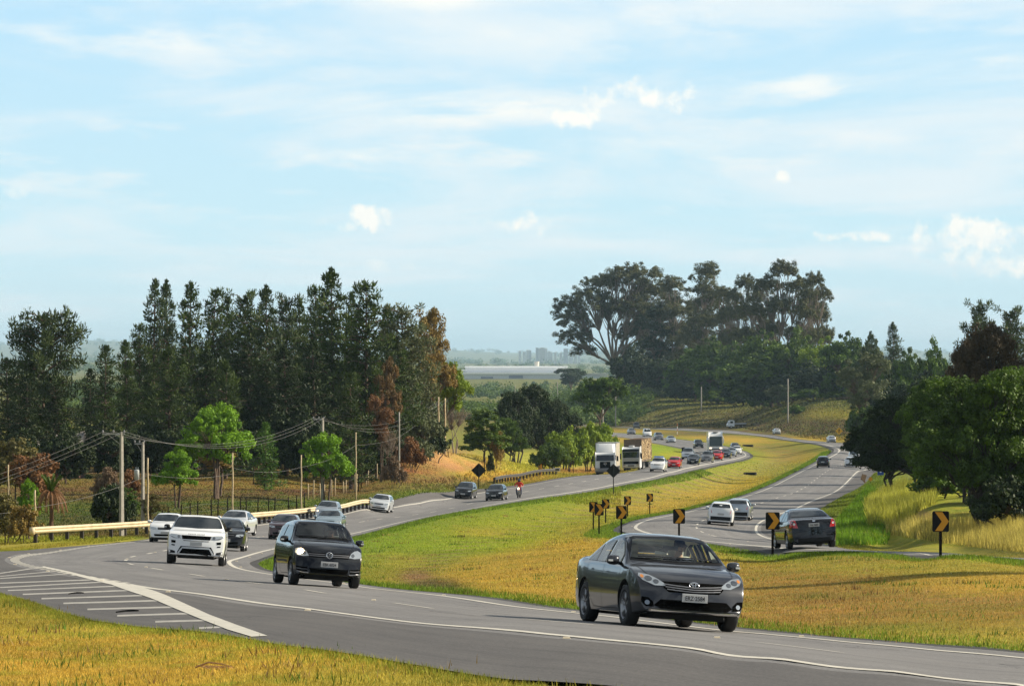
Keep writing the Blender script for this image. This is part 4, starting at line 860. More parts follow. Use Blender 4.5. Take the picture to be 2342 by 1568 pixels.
def std_front(S_, hw_, zh, bumper=None, grw=.36, lit=False, chrome=False, lens=None):
    """plain set of lamps, grille and intake for a car seen small"""
    zb = bumper or .42
    return [('headlight', 'F', [(hw_*.50, zh-.055), (hw_*.72, zh-.07), (hw_*.90, zh-.01), (hw_*.90, zh+.055), (hw_*.70, zh+.05), (hw_*.54, zh+.03)], lens or LENS, .008, True),
            ('grille', 'F', [(-hw_*.44, zh-.07), (hw_*.44, zh-.07), (hw_*.46, zh+.035), (-hw_*.46, zh+.035)], RECESS, .007),
            ('grille_bar', 'F', band([(-hw_*.42, zh-.015), (0, zh-.02), (hw_*.42, zh-.015)], .022), CHROME if chrome else PT['grey'], .014),
            ('lower_intake', 'F', [(-hw_*.62, zb-.11), (hw_*.62, zb-.11), (hw_*.66, zb-.01), (-hw_*.66, zb-.01)], RECESS, .007)]
def small(kind, label, color, cat='car', group=None, plate=True, chrome=False, rear=False, **kw):
    S_ = {'hat': HAT, 'sed': SED, 'wag': WAG, 'suv': SUV, 'van': VAN, 'fox': FOX}[kind]
    P = {'hat': dict(wheelr=.29, wb=(1.2, -1.22), cowl=(1.02, 1.01), deck=(-1.86, 1.07), pillars=[(-1.50, -.62), (-.52, .62)]), 'sed': dict(wheelr=.30, wb=(1.3, -1.25), cowl=(1.22, 1.01), deck=(-1.35, 1.10), pillars=[(-1.22, -.30), (-.20, .72)]),
         'wag': dict(wheelr=.29, wb=(1.3, -1.2), cowl=(1.1, .98), deck=(-2.0, 1.06), pillars=[(-1.8, -1.05), (-.98, -.15), (-.05, .66)]), 'suv': dict(wheelr=.37, wb=(1.45, -1.35), cowl=(1.02, 1.24), deck=(-2.3, 1.18), pillars=[(-2.0, -1.2), (-1.12, -.30), (-.20, .62)]),
         'van': dict(wheelr=.30, wb=(1.3, -1.25), cowl=(1.2, 1.08), deck=(-2.06, 1.12), pillars=[(-.10, .72)]), 'fox': dict(wheelr=.30, wb=(1.22, -1.23), cowl=(1.0, 1.085), deck=(-1.86, 1.12), pillars=[(-1.5, -.62), (-.52, .60)])}[kind]
    zh = {'hat': .70, 'sed': .71, 'wag': .72, 'suv': .93, 'van': .78, 'fox': .76}[kind]; hw_ = S_.W/2; zt = S_.b(-S_.L/2)
    fr = kw.pop('front', None) or std_front(S_, hw_, zh, chrome=chrome)
    rr = [('tail_light', 'R', [(hw_*.66, zt-.22), (hw_*.90, zt-.20), (hw_*.89, zt-.02), (hw_*.74, zt-.02)], REDL, .008, True), ('rear_bumper', 'R', [(-hw_*.88, .32), (hw_*.88, .32), (hw_*.90, .55), (-hw_*.90, .55)], kw.pop('bumper', TRIM), .008)]
    r, K_ = car(kw.pop('name', {'hat': 'hatchback_car', 'sed': 'sedan_car', 'wag': 'wagon_car', 'suv': 'suv_car', 'van': 'panel_van', 'fox': 'hatchback_car'}[kind]), label, S_, color, P['wheelr'], P['wb'], cat, group, front=fr, rear=rr, plate_f=('', 0, .47, 0), plate_r=('', 0, .70, 0), cowl=P['cowl'], deck=P['deck'], pillars=P['pillars'], spokes=0, rim=RIMD, **kw)
    return r, K_

cor = corolla(); on_road(cor, 1499, 1436.5, 'L', yaw=R(1.0)); cor.scale = (1.01, 1.01, .985)
driver(cor, .37, NAVY, 'driver in a dark cap and navy shirt at the wheel of the dark grey sedan', z0=.60, xo=-.12)

def fox_car():
    hl = [(.47,.70),(.60,.685),(.74,.70),(.785,.76),(.77,.84),(.70,.875),(.62,.86),(.53,.80)]
    fr = [('headlight', 'F', hl, LENS, .007, True), ('headlight_bowl', 'F', circle(.57,.755,.04), LENSD, .012, True),
          ('grille', 'F', [(-.46,.67),(.46,.67),(.52,.78),(-.52,.78)], RECESS, .006), ('grille_bar', 'F', band([(-.48,.745),(0,.74),(.48,.745)], .016), PT['grey'], .012), ('grille_bar', 'F', band([(-.46,.705),(0,.70),(.46,.705)], .016), PT['grey'], .012),
          ('lower_intake', 'F', [(-.44,.31),(.44,.31),(.46,.42),(-.46,.42)], RECESS, .006), ('fog_recess', 'F', [(.50,.33),(.74,.35),(.76,.45),(.50,.43)], RECESS, .006, True), ('bumper_fin', 'F', band([(.48,.305),(.62,.31),(.74,.335)], .018), PT['grey'], .012, True), ('bumper_fin', 'F', band([(.50,.385),(.62,.385),(.74,.40)], .012), PT['grey'], .012, True),
          ('hood_seam', 'T', band([(1.70,.50),(1.4,.62),(1.05,.66)], .010), TRIM, .003), ('hood_seam', 'T', band([(1.70,-.50),(1.4,-.62),(1.05,-.66)], .010), TRIM, .003),
          ('door_seam', 'LS', band([(.78,.28),(.82,.55),(.78,.92)], .010), TRIM, .003), ('door_seam', 'LS', band([(-.30,.27),(-.50,.6),(-.42,.98)], .010), TRIM, .003), ('door_seam', 'LS', band([(-.30,.27),(.78,.27)], .010), TRIM, .003), ('side_moulding', 'LS', band([(-.75,.55),(0,.56),(.75,.55)], .05), TRIM, .010), ('door_handle', 'LS', band([(-.30,.87),(-.22,.88),(-.12,.87)], .026), TRIM, .025),
          ('wiper', 'F', band([(-.60,1.135),(-.3,1.15),(.05,1.13)], .018), TRIM, .03), ('wiper', 'F', band([(.0,1.15),(.3,1.15),(.6,1.12)], .018), TRIM, .03)]
    rr = [('tail_light', 'R', [(.60,.95),(.76,.95),(.72,1.2),(.62,1.2)], REDL, .007, True)]
    r, K_ = car('hatchback_car', 'black hatchback with one headlight glowing and a round badge on the grille', FOX, 'black', .30, (1.22, -1.23), hi=True, front=fr, rear=rr, cut={'glass': CG2, 'x': (-1.3, .88), 'rear': False}, plate_f=('EBK·6024', 0.0, .52, 0), cowl=(1.0, 1.085), deck=(-1.86, 1.12), pillars=[(-1.45, -.62), (-.50, .62)], spokes=7)
    b = K_['bvh']; e = MB()
    e.tube([(0, .072*math.cos(t), .072*math.sin(t)) for t in np.linspace(0, 6.2832, 25)], .009, 5, cap=False)
    e.tube([(0, -.030, .062), (0, -.0, .006), (0, .030, .062)], .0075, 5); e.tube([(0, -.058, .035), (0, -.030, -.052), (0, 0, .0), (0, .030, -.052), (0, .058, .035)], .0075, 5)
    h = b.ray_cast(Vector((5, 0, .735)), Vector((-1, 0, 0)))[0]; o = e.build('emblem', CHROME, r, True); o.location = (h.x+.022, 0, .735); o.rotation_euler = (0, R(-12), 0)
    l = MB(); l.lathe([(.001, .022), (.055, .016), (.078, 0)], 'X', 16)
    h = b.ray_cast(Vector((5, -.66, .78)), Vector((-1, 0, 0)))[0]; o = l.build('glowing_bulb', LIT, r, True); o.location = (h.x+.018, -.66, .78)
    d = MB(); d.box((.80, 0, .93), (.40, 1.25, .24)); d.build('dashboard', DASH, r)
    for y in (.35, -.35):
        s_ = MB(); s_.box((-.25, y, .60), (.46, .46, .18)); s_.box((-.50, y, .93), (.13, .44, .56), ry=R(-12)); s_.box((-.58, y, 1.28), (.09, .24, .18)); o = s_.build('seat', INTER, r); bev(o, .04)
    w_ = MB(); w_.tube([(.40, .35+.17*math.cos(t), .98+.16*math.sin(t)) for t in np.linspace(0, 6.2832, 21)], .014, 6, cap=False); w_.box((.42, .35, .98), (.04, .13, .08)); w_.tube([(.42, .35, .98), (.65, .35, .9)], .03, 6); w_.build('steering_wheel', DASH, r, True)
    return r
fox = fox_car(); on_road(fox, 721, 1341.5, 'L')
driver(fox, .35, mat('pale_shirt', (.35, .30, .26), .9), 'driver with a lit face behind the windshield of the black hatchback with one glowing headlight', z0=.62, xo=-.26)

def evoque():
    hl = [(.50,.845),(.60,.83),(.78,.86),(.90,.935),(.84,.985),(.66,.975),(.50,.955)]
    fr = [('headlight', 'F', hl, LENS, .007, True), ('headlight_bowl', 'F', circle(.58,.905,.045), LENSD, .012, True), ('fender_vent', 'F', band([(.70,.86),(.84,.90)], .012), TRIM, .012, True),
          ('grille', 'F', [(-.46,.83),(.46,.83),(.49,.955),(-.49,.955)], RECESS, .007), ('grille_slot', 'F', band([(-.42,.785),(0,.78),(.42,.785)], .018), RECESS, .007), ('bumper_vent', 'F', [(.68,.69),(.82,.70),(.82,.79),(.67,.77)], RECESS, .007, True), ('bumper_vent', 'F', [(.70,.60),(.80,.61),(.81,.65),(.69,.64)], RECESS, .007, True),
          ('lower_intake', 'F', [(-.62,.30),(.62,.30),(.60,.42),(.50,.60),(-.50,.60),(-.60,.42)], RECESS, .007), ('skid_frame', 'F', band([(-.58,.33),(-.50,.47),(-.44,.55),(.44,.55),(.50,.47),(.58,.33)], .055), mat('satin_skid', (.5, .5, .5), .35, .6), .02), ('wing_base', 'F', [(.66,.30),(.88,.34),(.88,.47),(.68,.43)], TRIM, .007, True),
          ('hood_vent', 'T', band([(1.25,.62),(1.15,.74)], .07), TRIM, .004), ('hood_vent', 'T', band([(1.25,-.62),(1.15,-.74)], .07), TRIM, .004), ('sill_trim', 'LS', band([(-1.0,.33),(0,.32),(1.0,.33)], .12), TRIM, .01),
          ('door_seam', 'LS', band([(.90,.40),(.92,.7),(.85,1.05)], .012), TRIM, .003), ('door_seam', 'LS', band([(-.1,.40),(-.12,.7),(-.12,1.1)], .012), TRIM, .003)]
    rr = [('tail_light', 'R', [(.62,1.0),(.86,1.0),(.85,1.1),(.62,1.1)], REDL, .007, True)]
    r, K_ = car('suv_car', 'white luxury compact suv with dark windshield and letters along its hood edge', EVO, 'white', .37, (1.36, -1.30), hi=True, front=fr, rear=rr, plate_f=('', 0.0, .69, 0), cowl=(1.02, 1.165), deck=(-2.08, 1.28), pillars=[(-1.75, -.85), (-.78, -.02), (.06, .66)], mircol=TRIM, spokes=5)
    for a in (1,):
        h = K_['bvh'].ray_cast(Vector((5, 0, 1.0)), Vector((-1, 0, 0)))[0]
        text_mesh('hood_lettering', 'R A N G E   R O V E R', .052, mat('letter_grey', (.12, .12, .13), .4), r, (h.x+.012, 0, 1.005), (R(78), 0, R(90)), .004, sx=1.1)
    return r
evo = evoque(); on_road(evo, 450, 1292, 'L', yaw=R(-3))

def focus():
    fr = std_front(FOC, .92, .74)
    tl = [(.60,.78),(.885,.80),(.84,1.06),(.76,1.10),(.68,1.05)]
    rr = [('tail_light', 'R', tl, REDL, .007, True), ('reverse_lamp', 'R', circle(.735,.93,.045), LAMPW, .012, True), ('trunk_seam', 'R', band([(-.60,1.05),(-.62,.75),(-.45,.70),(.45,.70),(.62,.75),(.60,1.05)], .010), TRIM, .003), ('bumper_seam', 'R', band([(-.80,.64),(0,.62),(.80,.64)], .010), TRIM, .003), ('trunk_badge', 'R', circle(0,1.03,.06,.024), CHROME, .008), ('lower_valance', 'R', [(-.62,.27),(.62,.27),(.66,.40),(-.66,.40)], TRIM, .006),
          ('door_seam', 'LS', band([(.92,.28),(.95,.55),(.90,.92)], .010), TRIM, .003), ('door_seam', 'LS', band([(-.12,.27),(-.12,.6),(-.15,.97)], .010), TRIM, .003), ('door_seam', 'LS', band([(-.75,.27),(-1.0,.55),(-1.2,.75),(-1.2,1.0)], .010), TRIM, .003), ('side_moulding', 'LS', band([(-.85,.42),(0,.42),(.85,.42)], .035), TRIM, .010), ('door_handle', 'LS', band([(-.02,.86),(.06,.87),(.16,.86)], .026), PT['black'], .028), ('door_handle', 'LS', band([(-1.05,.89),(-.97,.90),(-.87,.89)], .026), PT['black'], .028)]
    r, K_ = car('sedan_car', 'black four door sedan seen from behind with red tail lights beside the second chevron sign', FOC, 'black', .32, (1.33, -1.31), hi=True, front=fr, rear=rr, plate_r=('FAL·5889', 0.0, .88, 0), cowl=(1.22, 1.05), deck=(-1.42, 1.16), pillars=[(-1.30, -.72), (-.66, -.18), (-.08, .74)], spokes=7)
    return r
foc = focus(); on_road(foc, 1840, 1254, 'R', dmin=150)

# ------------------------------------------------------------------ the rest of the traffic
GQ = 'cars coming towards the camera on the left carriageway'; GA = 'cars driving away on the right carriageway'
def put_small(kind, u, v, side, color, label, back=0.0, yaw=0.0, group=None, sc=None, dmin=0.0, **kw):
    r, K_ = small(kind, label, color, group=group or (GQ if side == 'L' else GA), **kw)
    on_road(r, u, v, side, back, yaw, dmin)
    if sc: r.scale = (sc, sc, sc)
    return r, K_
put_small('sed', 520, 1259.5, 'L', 'black', 'black sedan half hidden behind the white luxury suv')
put_small('hat', 383, 1240.5, 'L', 'white', 'old white hatchback with black bumper left of the white luxury suv', back=.3)
put_small('sed', 542, 1224.5, 'L', 'silverwhite', 'pale silver sedan behind the black sedan and nearest the guardrail', yaw=R(-6))
put_small('wag', 652, 1234, 'L', 'plum', 'dark plum wagon just left behind the black hatchback')
put_small('sed', 756, 1218, 'L', 'steelblue', 'bluish silver sedan partly hidden by the roof of the black hatchback')
r, K_ = put_small('hat', 750, 1191, 'L', 'silver', 'silver hatchback with headlamps lit directly behind the bluish silver sedan')
l = MB(); l.lathe([(.001, .02), (.05, .012), (.07, 0)], 'X', 10); h = K_['bvh'].ray_cast(Vector((5, -.60, .70)), Vector((-1, 0, 0)))[0]; o = l.build('glowing_bulb', LIT2, r, True); o.location = (h.x+.015, -.60, .70)
put_small('hat', 871, 1170.5, 'L', 'silverwhite', 'silver hatchback alone at the right end of the long guardrail', chrome=True)
put_small('fox', 1065, 1140, 'L', 'black', 'black tall hatchback left of the motorcycle and nearer the dark diamond sign')
put_small('hat', 1136, 1144, 'L', 'black', 'black low hatchback between the tall black hatchback and the motorcycle')
r, K_ = put_small('suv', 1506, 1078.5, 'L', 'white', 'white patrol suv with a blue light bar beside the log truck', name='suv_car')
m = MB(); m.box((.1, 0, 1.83), (.28, 1.2, .14)); bm_ = m.build('light_bar', mat('blue_light_bar', (.02, .16, .6), .3, coat=1.0), r); bev(bm_, .04)
put_small('hat', 1543, 1070, 'L', 'red', 'red hatchback behind the white patrol suv')
put_small('sed', 1586, 1062.5, 'L', 'black', 'black rounded sedan right of the first red car')
put_small('suv', 1618, 1057.5, 'L', 'grey', 'boxy grey suv between the black rounded sedan and the second red car', sc=.93)
put_small('hat', 1641, 1052, 'L', 'red', 'red hatchback in front of the white coach')
put_small('sed', 1660, 1047.5, 'L', 'navy', 'dark blue sedan right behind the second red hatchback')
put_small('hat', 1673, 1043.5, 'L', 'silver', 'small silver car peeking out right of the dark blue sedan')
put_small('sed', 1685, 1038.5, 'L', 'white', 'white sedan at the inner edge of the distant bend')
put_small('hat', 1681, 1030, 'L', 'navy', 'dark hatchback just entering the distant bend behind the white sedan')
put_small('suv', 1597, 1024.5, 'L', 'black', 'black suv left of the white coach on the far stretch', sc=.95)
put_small('sed', 1534, 1012, 'L', 'silver', 'silver sedan on the far stretch left of the black suv')
put_small('suv', 1506, 1006.5, 'L', 'grey', 'grey square off road vehicle on the far stretch', sc=.97)
put_small('van', 1480, 998.5, 'L', 'white', 'white panel van on the far stretch above the log truck')
put_small('sed', 1444, 993.5, 'L', 'grey', 'dull grey car farthest back on the left carriageway')
put_small('hat', 1648, 1200.5, 'R', 'white', 'white hatchback with black bumper driving away', rear=True)
put_small('wag', 1691, 1189, 'R', 'silver', 'silver wagon driving away just ahead of the white hatchback', rear=True)
put_small('hat', 1883, 1068.5, 'R', 'black', 'black car driving away at the straight of the right carriageway')
put_small('hat', 1946, 1069.5, 'R', 'silverwhite', 'pale car in the slow lane half covered by tree branches')
put_small('van', 1954, 1056.5, 'R', 'white', 'white van ahead of the pale car partly behind tree branches')
put_small('hat', 1901, 1012, 'R', 'silverwhite', 'silver car at the far bend below the pedestrian warning sign')
put_small('hat', 1776, 993, 'R', 'white', 'white car in the middle of the far upper stretch')
put_small('hat', 1984, 1022, 'R', 'white', 'white car almost hidden by the overhanging branches at the far bend', dmin=500)
# silver pickup behind the black rounded sedan and the far pickup
def pickup(color, label, double=True):
    S_ = Shape(4.9, 1.78, [(-2.45,.62),(-2.44,1.02),(-2.0,1.04),(-.98,1.05),(-.93,1.30),(-.85,1.62),(-.5,1.70),(.05,1.70),(.35,1.62),(.7,1.35),(1.0,1.14),(1.5,1.08),(2.0,1.0),(2.3,.85),(2.42,.70),(2.45,.55)], (1.0, 1.0), .32, slope=.30, zm=.72, tail=.05)
    r, K_ = car('pickup_truck', label, S_, color, .36, (1.5, -1.45), 'pickup truck', 'pickup trucks on the highway', front=std_front(S_, .89, .86), rear=[('tail_light', 'R', [(.70,.75),(.84,.75),(.84,.98),(.70,.98)], REDL, .008, True)], cowl=(1.0, 1.14), deck=(-.93, 1.12), pillars=[(-.80, -.15), (-.05, .55)], spokes=0, rim=RIMD)
    b_ = MB(); b_.box((-1.7, 0, 1.065), (1.35, 1.42, .02)); b_.build('cargo_bed_floor', TRIM, r); return r
r = pickup('silver', 'silver pickup peeking out behind the black rounded sedan'); on_road(r, 1574, 1050.5, 'L')
r = pickup('grey', 'grey pickup heading left on the highest far stretch'); on_road(r, 1456, 979, 'R', yaw=R(-12), dmin=1150)

TW = mat('truck_white', (.66, .67, .68), .4, coat=.5); SUNLIT_SIDE = noisy('sunlit_cargo_side', (.60, .53, .40), .08, 2.0, .6); STEEL = mat('dull_steel', (.20, .20, .21), .5, .6); LGREY = mat('panel_grey', (.34, .35, .37), .45)  # cargo side colour holds the warm sunlight on the white box
def truck_wheels(r, xs, rad=.50, w=.55, y=1.0):
    for x in xs:
        for s_ in (1, -1): wheel(r, x, s_*y, rad, .32 if x > 0 else w, mat('truck_rim', (.45, .45, .44), .5, .4), 0, False, s_)
def prism_x(m, prof, y0, y1, mi=0, y0t=None):
    n = len(prof); v = [(x, y0, z) for x, z in prof]+[(x, y1, z) for x, z in prof]
    return m.add(v, [tuple(range(n)), tuple(range(2*n-1, n-1, -1))]+[(i, n+i, n+(i+1) % n, (i+1) % n)[::-1] for i in range(n)], mi)
def box_truck():
    r = empty('box_truck', label='white box truck with sunlit cream cargo side in the outer lane', cat='truck')
    m = MB(); prism_x(m, [(4.1,.55),(4.15,1.0),(4.12,1.65),(3.95,2.55),(3.70,2.75),(2.4,2.75),(2.4,.55)], -1.2, 1.2); c = m.build('cab', TW, r); bev(c, .06)
    m = MB(); v = [(3.75,-1.0,2.72),(3.75,1.0,2.72),(2.5,1.2,2.72),(2.5,-1.2,2.72),(2.95,-.85,3.72),(2.95,.85,3.72),(2.5,1.15,3.78),(2.5,-1.15,3.78)]; m.add(v, [(0,1,5,4),(1,2,6,5),(2,3,7,6),(3,0,4,7),(4,5,6,7),(3,2,1,0)]); c = m.build('wind_deflector', TW, r); bev(c, .05)
    m = MB(); m.add([(4.135,-1.08,1.72),(4.135,1.08,1.72),(3.985,1.04,2.42),(3.985,-1.04,2.42)], [(0,1,2,3)]); w_ = m.build('windshield', GLASS, r); w_.location.x = .05
    m = MB()
    for s_ in (1, -1): m.box((3.55, s_*1.225, 2.1), (.62, .03, .62))
    m.build('side_window', GLASS, r)
    m = MB(); m.box((4.19, 0, 1.15), (.06, 1.28, .92)); m.build('grille', RECESS, r)
    e = MB(); e.tube([(0, .15*math.cos(t), .15*math.sin(t)) for t in np.linspace(0, 6.2832, 17)], .02, 5, cap=False); e.tube([(0, -.06, .13), (0, 0, .01), (0, .06, .13)], .016, 4); e.tube([(0, -.12, .08), (0, -.06, -.11), (0, 0, .0), (0, .06, -.11), (0, .12, .08)], .016, 4); o = e.build('emblem', CHROME, r); o.location = (4.24, 0, 1.40)
    m = MB(); m.box((4.1, 0, .58), (.35, 2.42, .50)); b_ = m.build('bumper', STEEL, r); bev(b_, .05)
    for s_ in (1, -1): m = MB(); m.box((4.29, s_*.98, .70), (.04, .28, .20)); m.build('headlight', LENS, r)
    for s_ in (1, -1): m = MB(); m.box((3.95, s_*1.50, 1.98), (.10, .22, .62)); m.tube([(3.9, s_*1.2, 2.3), (3.95, s_*1.5, 2.25)], .025, 5); m.build('mirror', TRIM, r)
    m = MB(); m.box((-1.4, 0, 2.42), (7.4, 2.5, 2.9)); b_ = m.build('cargo_box', [TW], r); b_.data.materials.append(SUNLIT_SIDE)
    for p in b_.data.polygons: p.material_index = 1 if abs(p.normal.y) > .5 else 0
    m = MB()
    for s_ in (1, -1):
        for z in (.99, 3.85): m.box((-1.4, s_*1.262, z), (7.4, .02, .08))
        for k in range(13): m.box((-4.9+k*.58, s_*1.262, 2.42), (.03, .012, 2.78))
    m.box((2.32, 0, 3.885), (.06, 2.54, .05)); m.build('cargo_frame', STEEL, r)
    m = MB(); m.box((-1.2, .45, .78), (7.6, .12, .25)); m.box((-1.2, -.45, .78), (7.6, .12, .25)); m.box((-.2, 1.05, .62), (1.6, .10, .45)); m.box((-.2, -1.05, .62), (1.6, .1, .45)); m.build('chassis', TRIM, r)
    truck_wheels(r, (3.3, -2.9, -4.1)); return r
r = box_truck(); p = on_road(r, 1384, 1085, 'L', back=4.4, yaw=R(2))
def log_truck():
    r = empty('log_truck', label='white cab log truck beside the box truck in the inner lane', cat='truck')
    m = MB(); prism_x(m, [(1.9,.45),(1.98,1.0),(1.95,1.7),(1.80,2.7),(1.6,3.15),(.9,3.25),(0,3.25),(0,.45)], -1.23, 1.23); c = m.build('cab', TW, r); bev(c, .10)
    m = MB(); m.box((.9, 0, 3.36), (.7, .75, .20)); bev(m.build('roof_unit', TW, r), .06)
    m = MB(); m.add([(1.965,-1.14,1.78),(1.965,1.14,1.78),(1.845,1.12,2.58),(1.845,-1.12,2.58)], [(0,1,2,3)]); o = m.build('windshield', GLASS, r); o.location.x = .035
    m = MB(); m.box((1.83, 0, 2.80), (.16, 2.30, .32), ry=R(-12)); m.build('sun_visor', TRIM, r)
    m = MB(); m.box((2.0, 0, 1.50), (.05, 2.2, .42)); m.build('hood_panel', LGREY, r)
    m = MB(); m.box((2.01, 0, 1.08), (.06, 2.15, .38)); m.build('grille', RECESS, r)
    m = MB(); m.box((2.02, 0, .62), (.14, 2.42, .50)); bev(m.build('bumper', mat('bumper_grey', (.50, .50, .50), .5), r), .05)
    m = MB(); m.box((2.10, 0, .66), (.03, .9, .28)); m.build('bumper_grille', STEEL, r)
    for s_ in (1, -1): m = MB(); m.box((2.10, s_*.95, .78), (.03, .36, .16)); m.box((2.10, s_*.98, .50), (.03, .24, .12)); m.build('headlight', LENS, r)
    for s_ in (1, -1): m = MB(); m.box((1.85, s_*1.46, 2.0), (.12, .20, .8)); m.build('mirror', TRIM, r)
    for s_ in (1, -1): m = MB(); m.box((1.2, s_*1.245, 2.15), (.7, .03, .7)); m.build('side_window', GLASS, r)
    m = MB(); m.box((-5.2, 0, 1.22), (13.2, 2.3, .22)); m.box((-4.8, .5, .95), (12.6, .14, .35)); m.box((-4.8, -.5, .95), (12.6, .14, .35))
    for x in (-.5, -4.3, -8.0, -11.6):
        for s_ in (1, -1): m.box((x, s_*1.2, 2.7), (.12, .08, 3.0))
    m.box((-.40, 0, 2.75), (.10, 2.5, 3.1)); m.build('trailer', noisy('trailer_steel', (.12, .085, .06), .3, 4, .8), r)
    truck_wheels(r, (1.0, -1.9, -3.1, -8.2, -9.5, -10.8)); return r
r = log_truck(); on_road(r, 1443, 1076, 'L', back=2.3, yaw=R(-3), dmin=500)
# logs lie across the trailer: short, stacked far past counting
rg = np.random.default_rng(9); lg_ = MB(); BARKL = noisy('log_bark', (.20, .12, .07), .4, 5, .9); WOOD = noisy('log_end_wood', (.62, .46, .25), .25, 30, .85, coord='Object')
for x in np.arange(-12.0, -.7, .205):
    if min(abs(x+4.3), abs(x+8.0)) < .08: continue
    z = 1.42
    while z < 4.25-.12*abs(math.sin(x*1.3)):
        rr = .085+.02*rg.random(); w_ = 1.18+.08*rg.normal()*.5; n = 7; v = []
        for yy in (-w_, w_):
            for k in range(n): a = 6.2832*k/n; v.append((x+rr*math.cos(a)+.02*rg.normal()*0, yy, z+rr*math.sin(a)))
        lg_.add(v, [(k, (k+1) % n, n+(k+1) % n, n+k) for k in range(n)], 0); lg_.add(v, [tuple(range(n-1, -1, -1)), tuple(range(n, 2*n))], 1); z += rr*1.9
lo = lg_.build('log_load', [BARKL, WOOD]); lo.matrix_world = r.matrix_world.copy(); bpy.context.view_layer.update(); lo.matrix_world = r.matrix_world.copy()
tag(lo, 'tall load of short logs stacked crosswise on the trailer', 'log load', kind='stuff')
def coach():
    r = empty('coach_bus', label='white coach with a tall dark windshield among the far queue', cat='bus')
    S_ = [(0,.35),(.12,.8),(.10,1.2),(-.15,2.9),(-.5,3.35),(-1.3,3.62),(-11,3.5),(-11.4,3.2),(-11.4,.4)]
    m = MB(); prism_x(m, S_, -1.28, 1.28); b_ = m.build('body', TW, r); bev(b_, .14)
    m = MB(); m.add([(.16,-1.17,1.05),(.16,1.17,1.05),(-.10,1.15,2.85),(-.10,-1.15,2.85)], [(0,1,2,3)]); m.build('windshield', mat('coach_glass', (.018, .035, .032), .06, spec=.7), r)
    for s_ in (1, -1): m = MB(); m.box((-5.8, s_*1.29, 2.25), (10.2, .02, .85)); m.build('side_window', GLASS, r)
    for s_ in (1, -1): m = MB(); m.box((.15, s_*.92, .72), (.06, .38, .18)); m.build('headlight', LIT2, r)
    for s_ in (1, -1): m = MB(); m.tube([(-.2, s_*1.2, 3.0), (.35, s_*1.4, 2.7), (.35, s_*1.42, 2.3)], .05, 6); m.box((.35, s_*1.42, 2.0), (.14, .20, .75)); m.build('mirror', TW, r)
    m = MB(); m.box((-.95, 0, 3.62), (.8, .9, .06)); m.build('roof_hatch', STEEL, r)
    m = MB(); m.box((.14, 0, .50), (.05, 1.4, .16)); m.build('bumper_grille', TRIM, r)
    truck_wheels(r, (-2.4, -8.4), .5, .5, 1.02); return r
r = coach(); on_road(r, 1637, 1033.5, 'L', back=.0, yaw=R(0), dmin=700)
def flatbed():
    r = empty('flatbed_truck', label='small white flatbed truck facing left at the foot of the far bank', cat='truck')
    m = MB(); prism_x(m, [(2.4,.5),(2.42,1.0),(2.2,1.25),(1.85,1.95),(1.0,2.0),(.75,1.9),(.75,.5)], -.83, .83); bev(m.build('cab', PT['white'], r), .06)
    m = MB(); m.box((1.45, .835, 1.52), (.72, .02, .48)); m.box((1.45, -.835, 1.52), (.72, .02, .48)); m.build('side_window', GLASS, r)
    m = MB(); m.add([(2.215,-.74,1.3),(2.215,.74,1.3),(1.9,.70,1.88),(1.9,-.70,1.88)], [(0,1,2,3)]); o = m.build('windshield', GLASS, r); o.location = (.03, 0, .01)
    m = MB(); m.box((-.95, 0, .95), (3.2, 1.75, .10)); m.box((-.95, .87, 1.12), (3.2, .04, .28)); m.box((-.95, -.87, 1.12), (3.2, .04, .28)); m.box((.62, 0, 1.4), (.06, 1.6, .9)); m.build('bed', LGREY, r)
    m = MB(); m.box((-.4, 0, .7), (4.4, .8, .2)); m.build('chassis', TRIM, r)
    truck_wheels(r, (1.6, -1.5), .33, .3, .72); return r
r = flatbed(); p = G(1684, 978); pose(r, p.x, p.y, (-math.cos(R(12)), -math.sin(R(12))), .02); r['group'] = 'trucks'
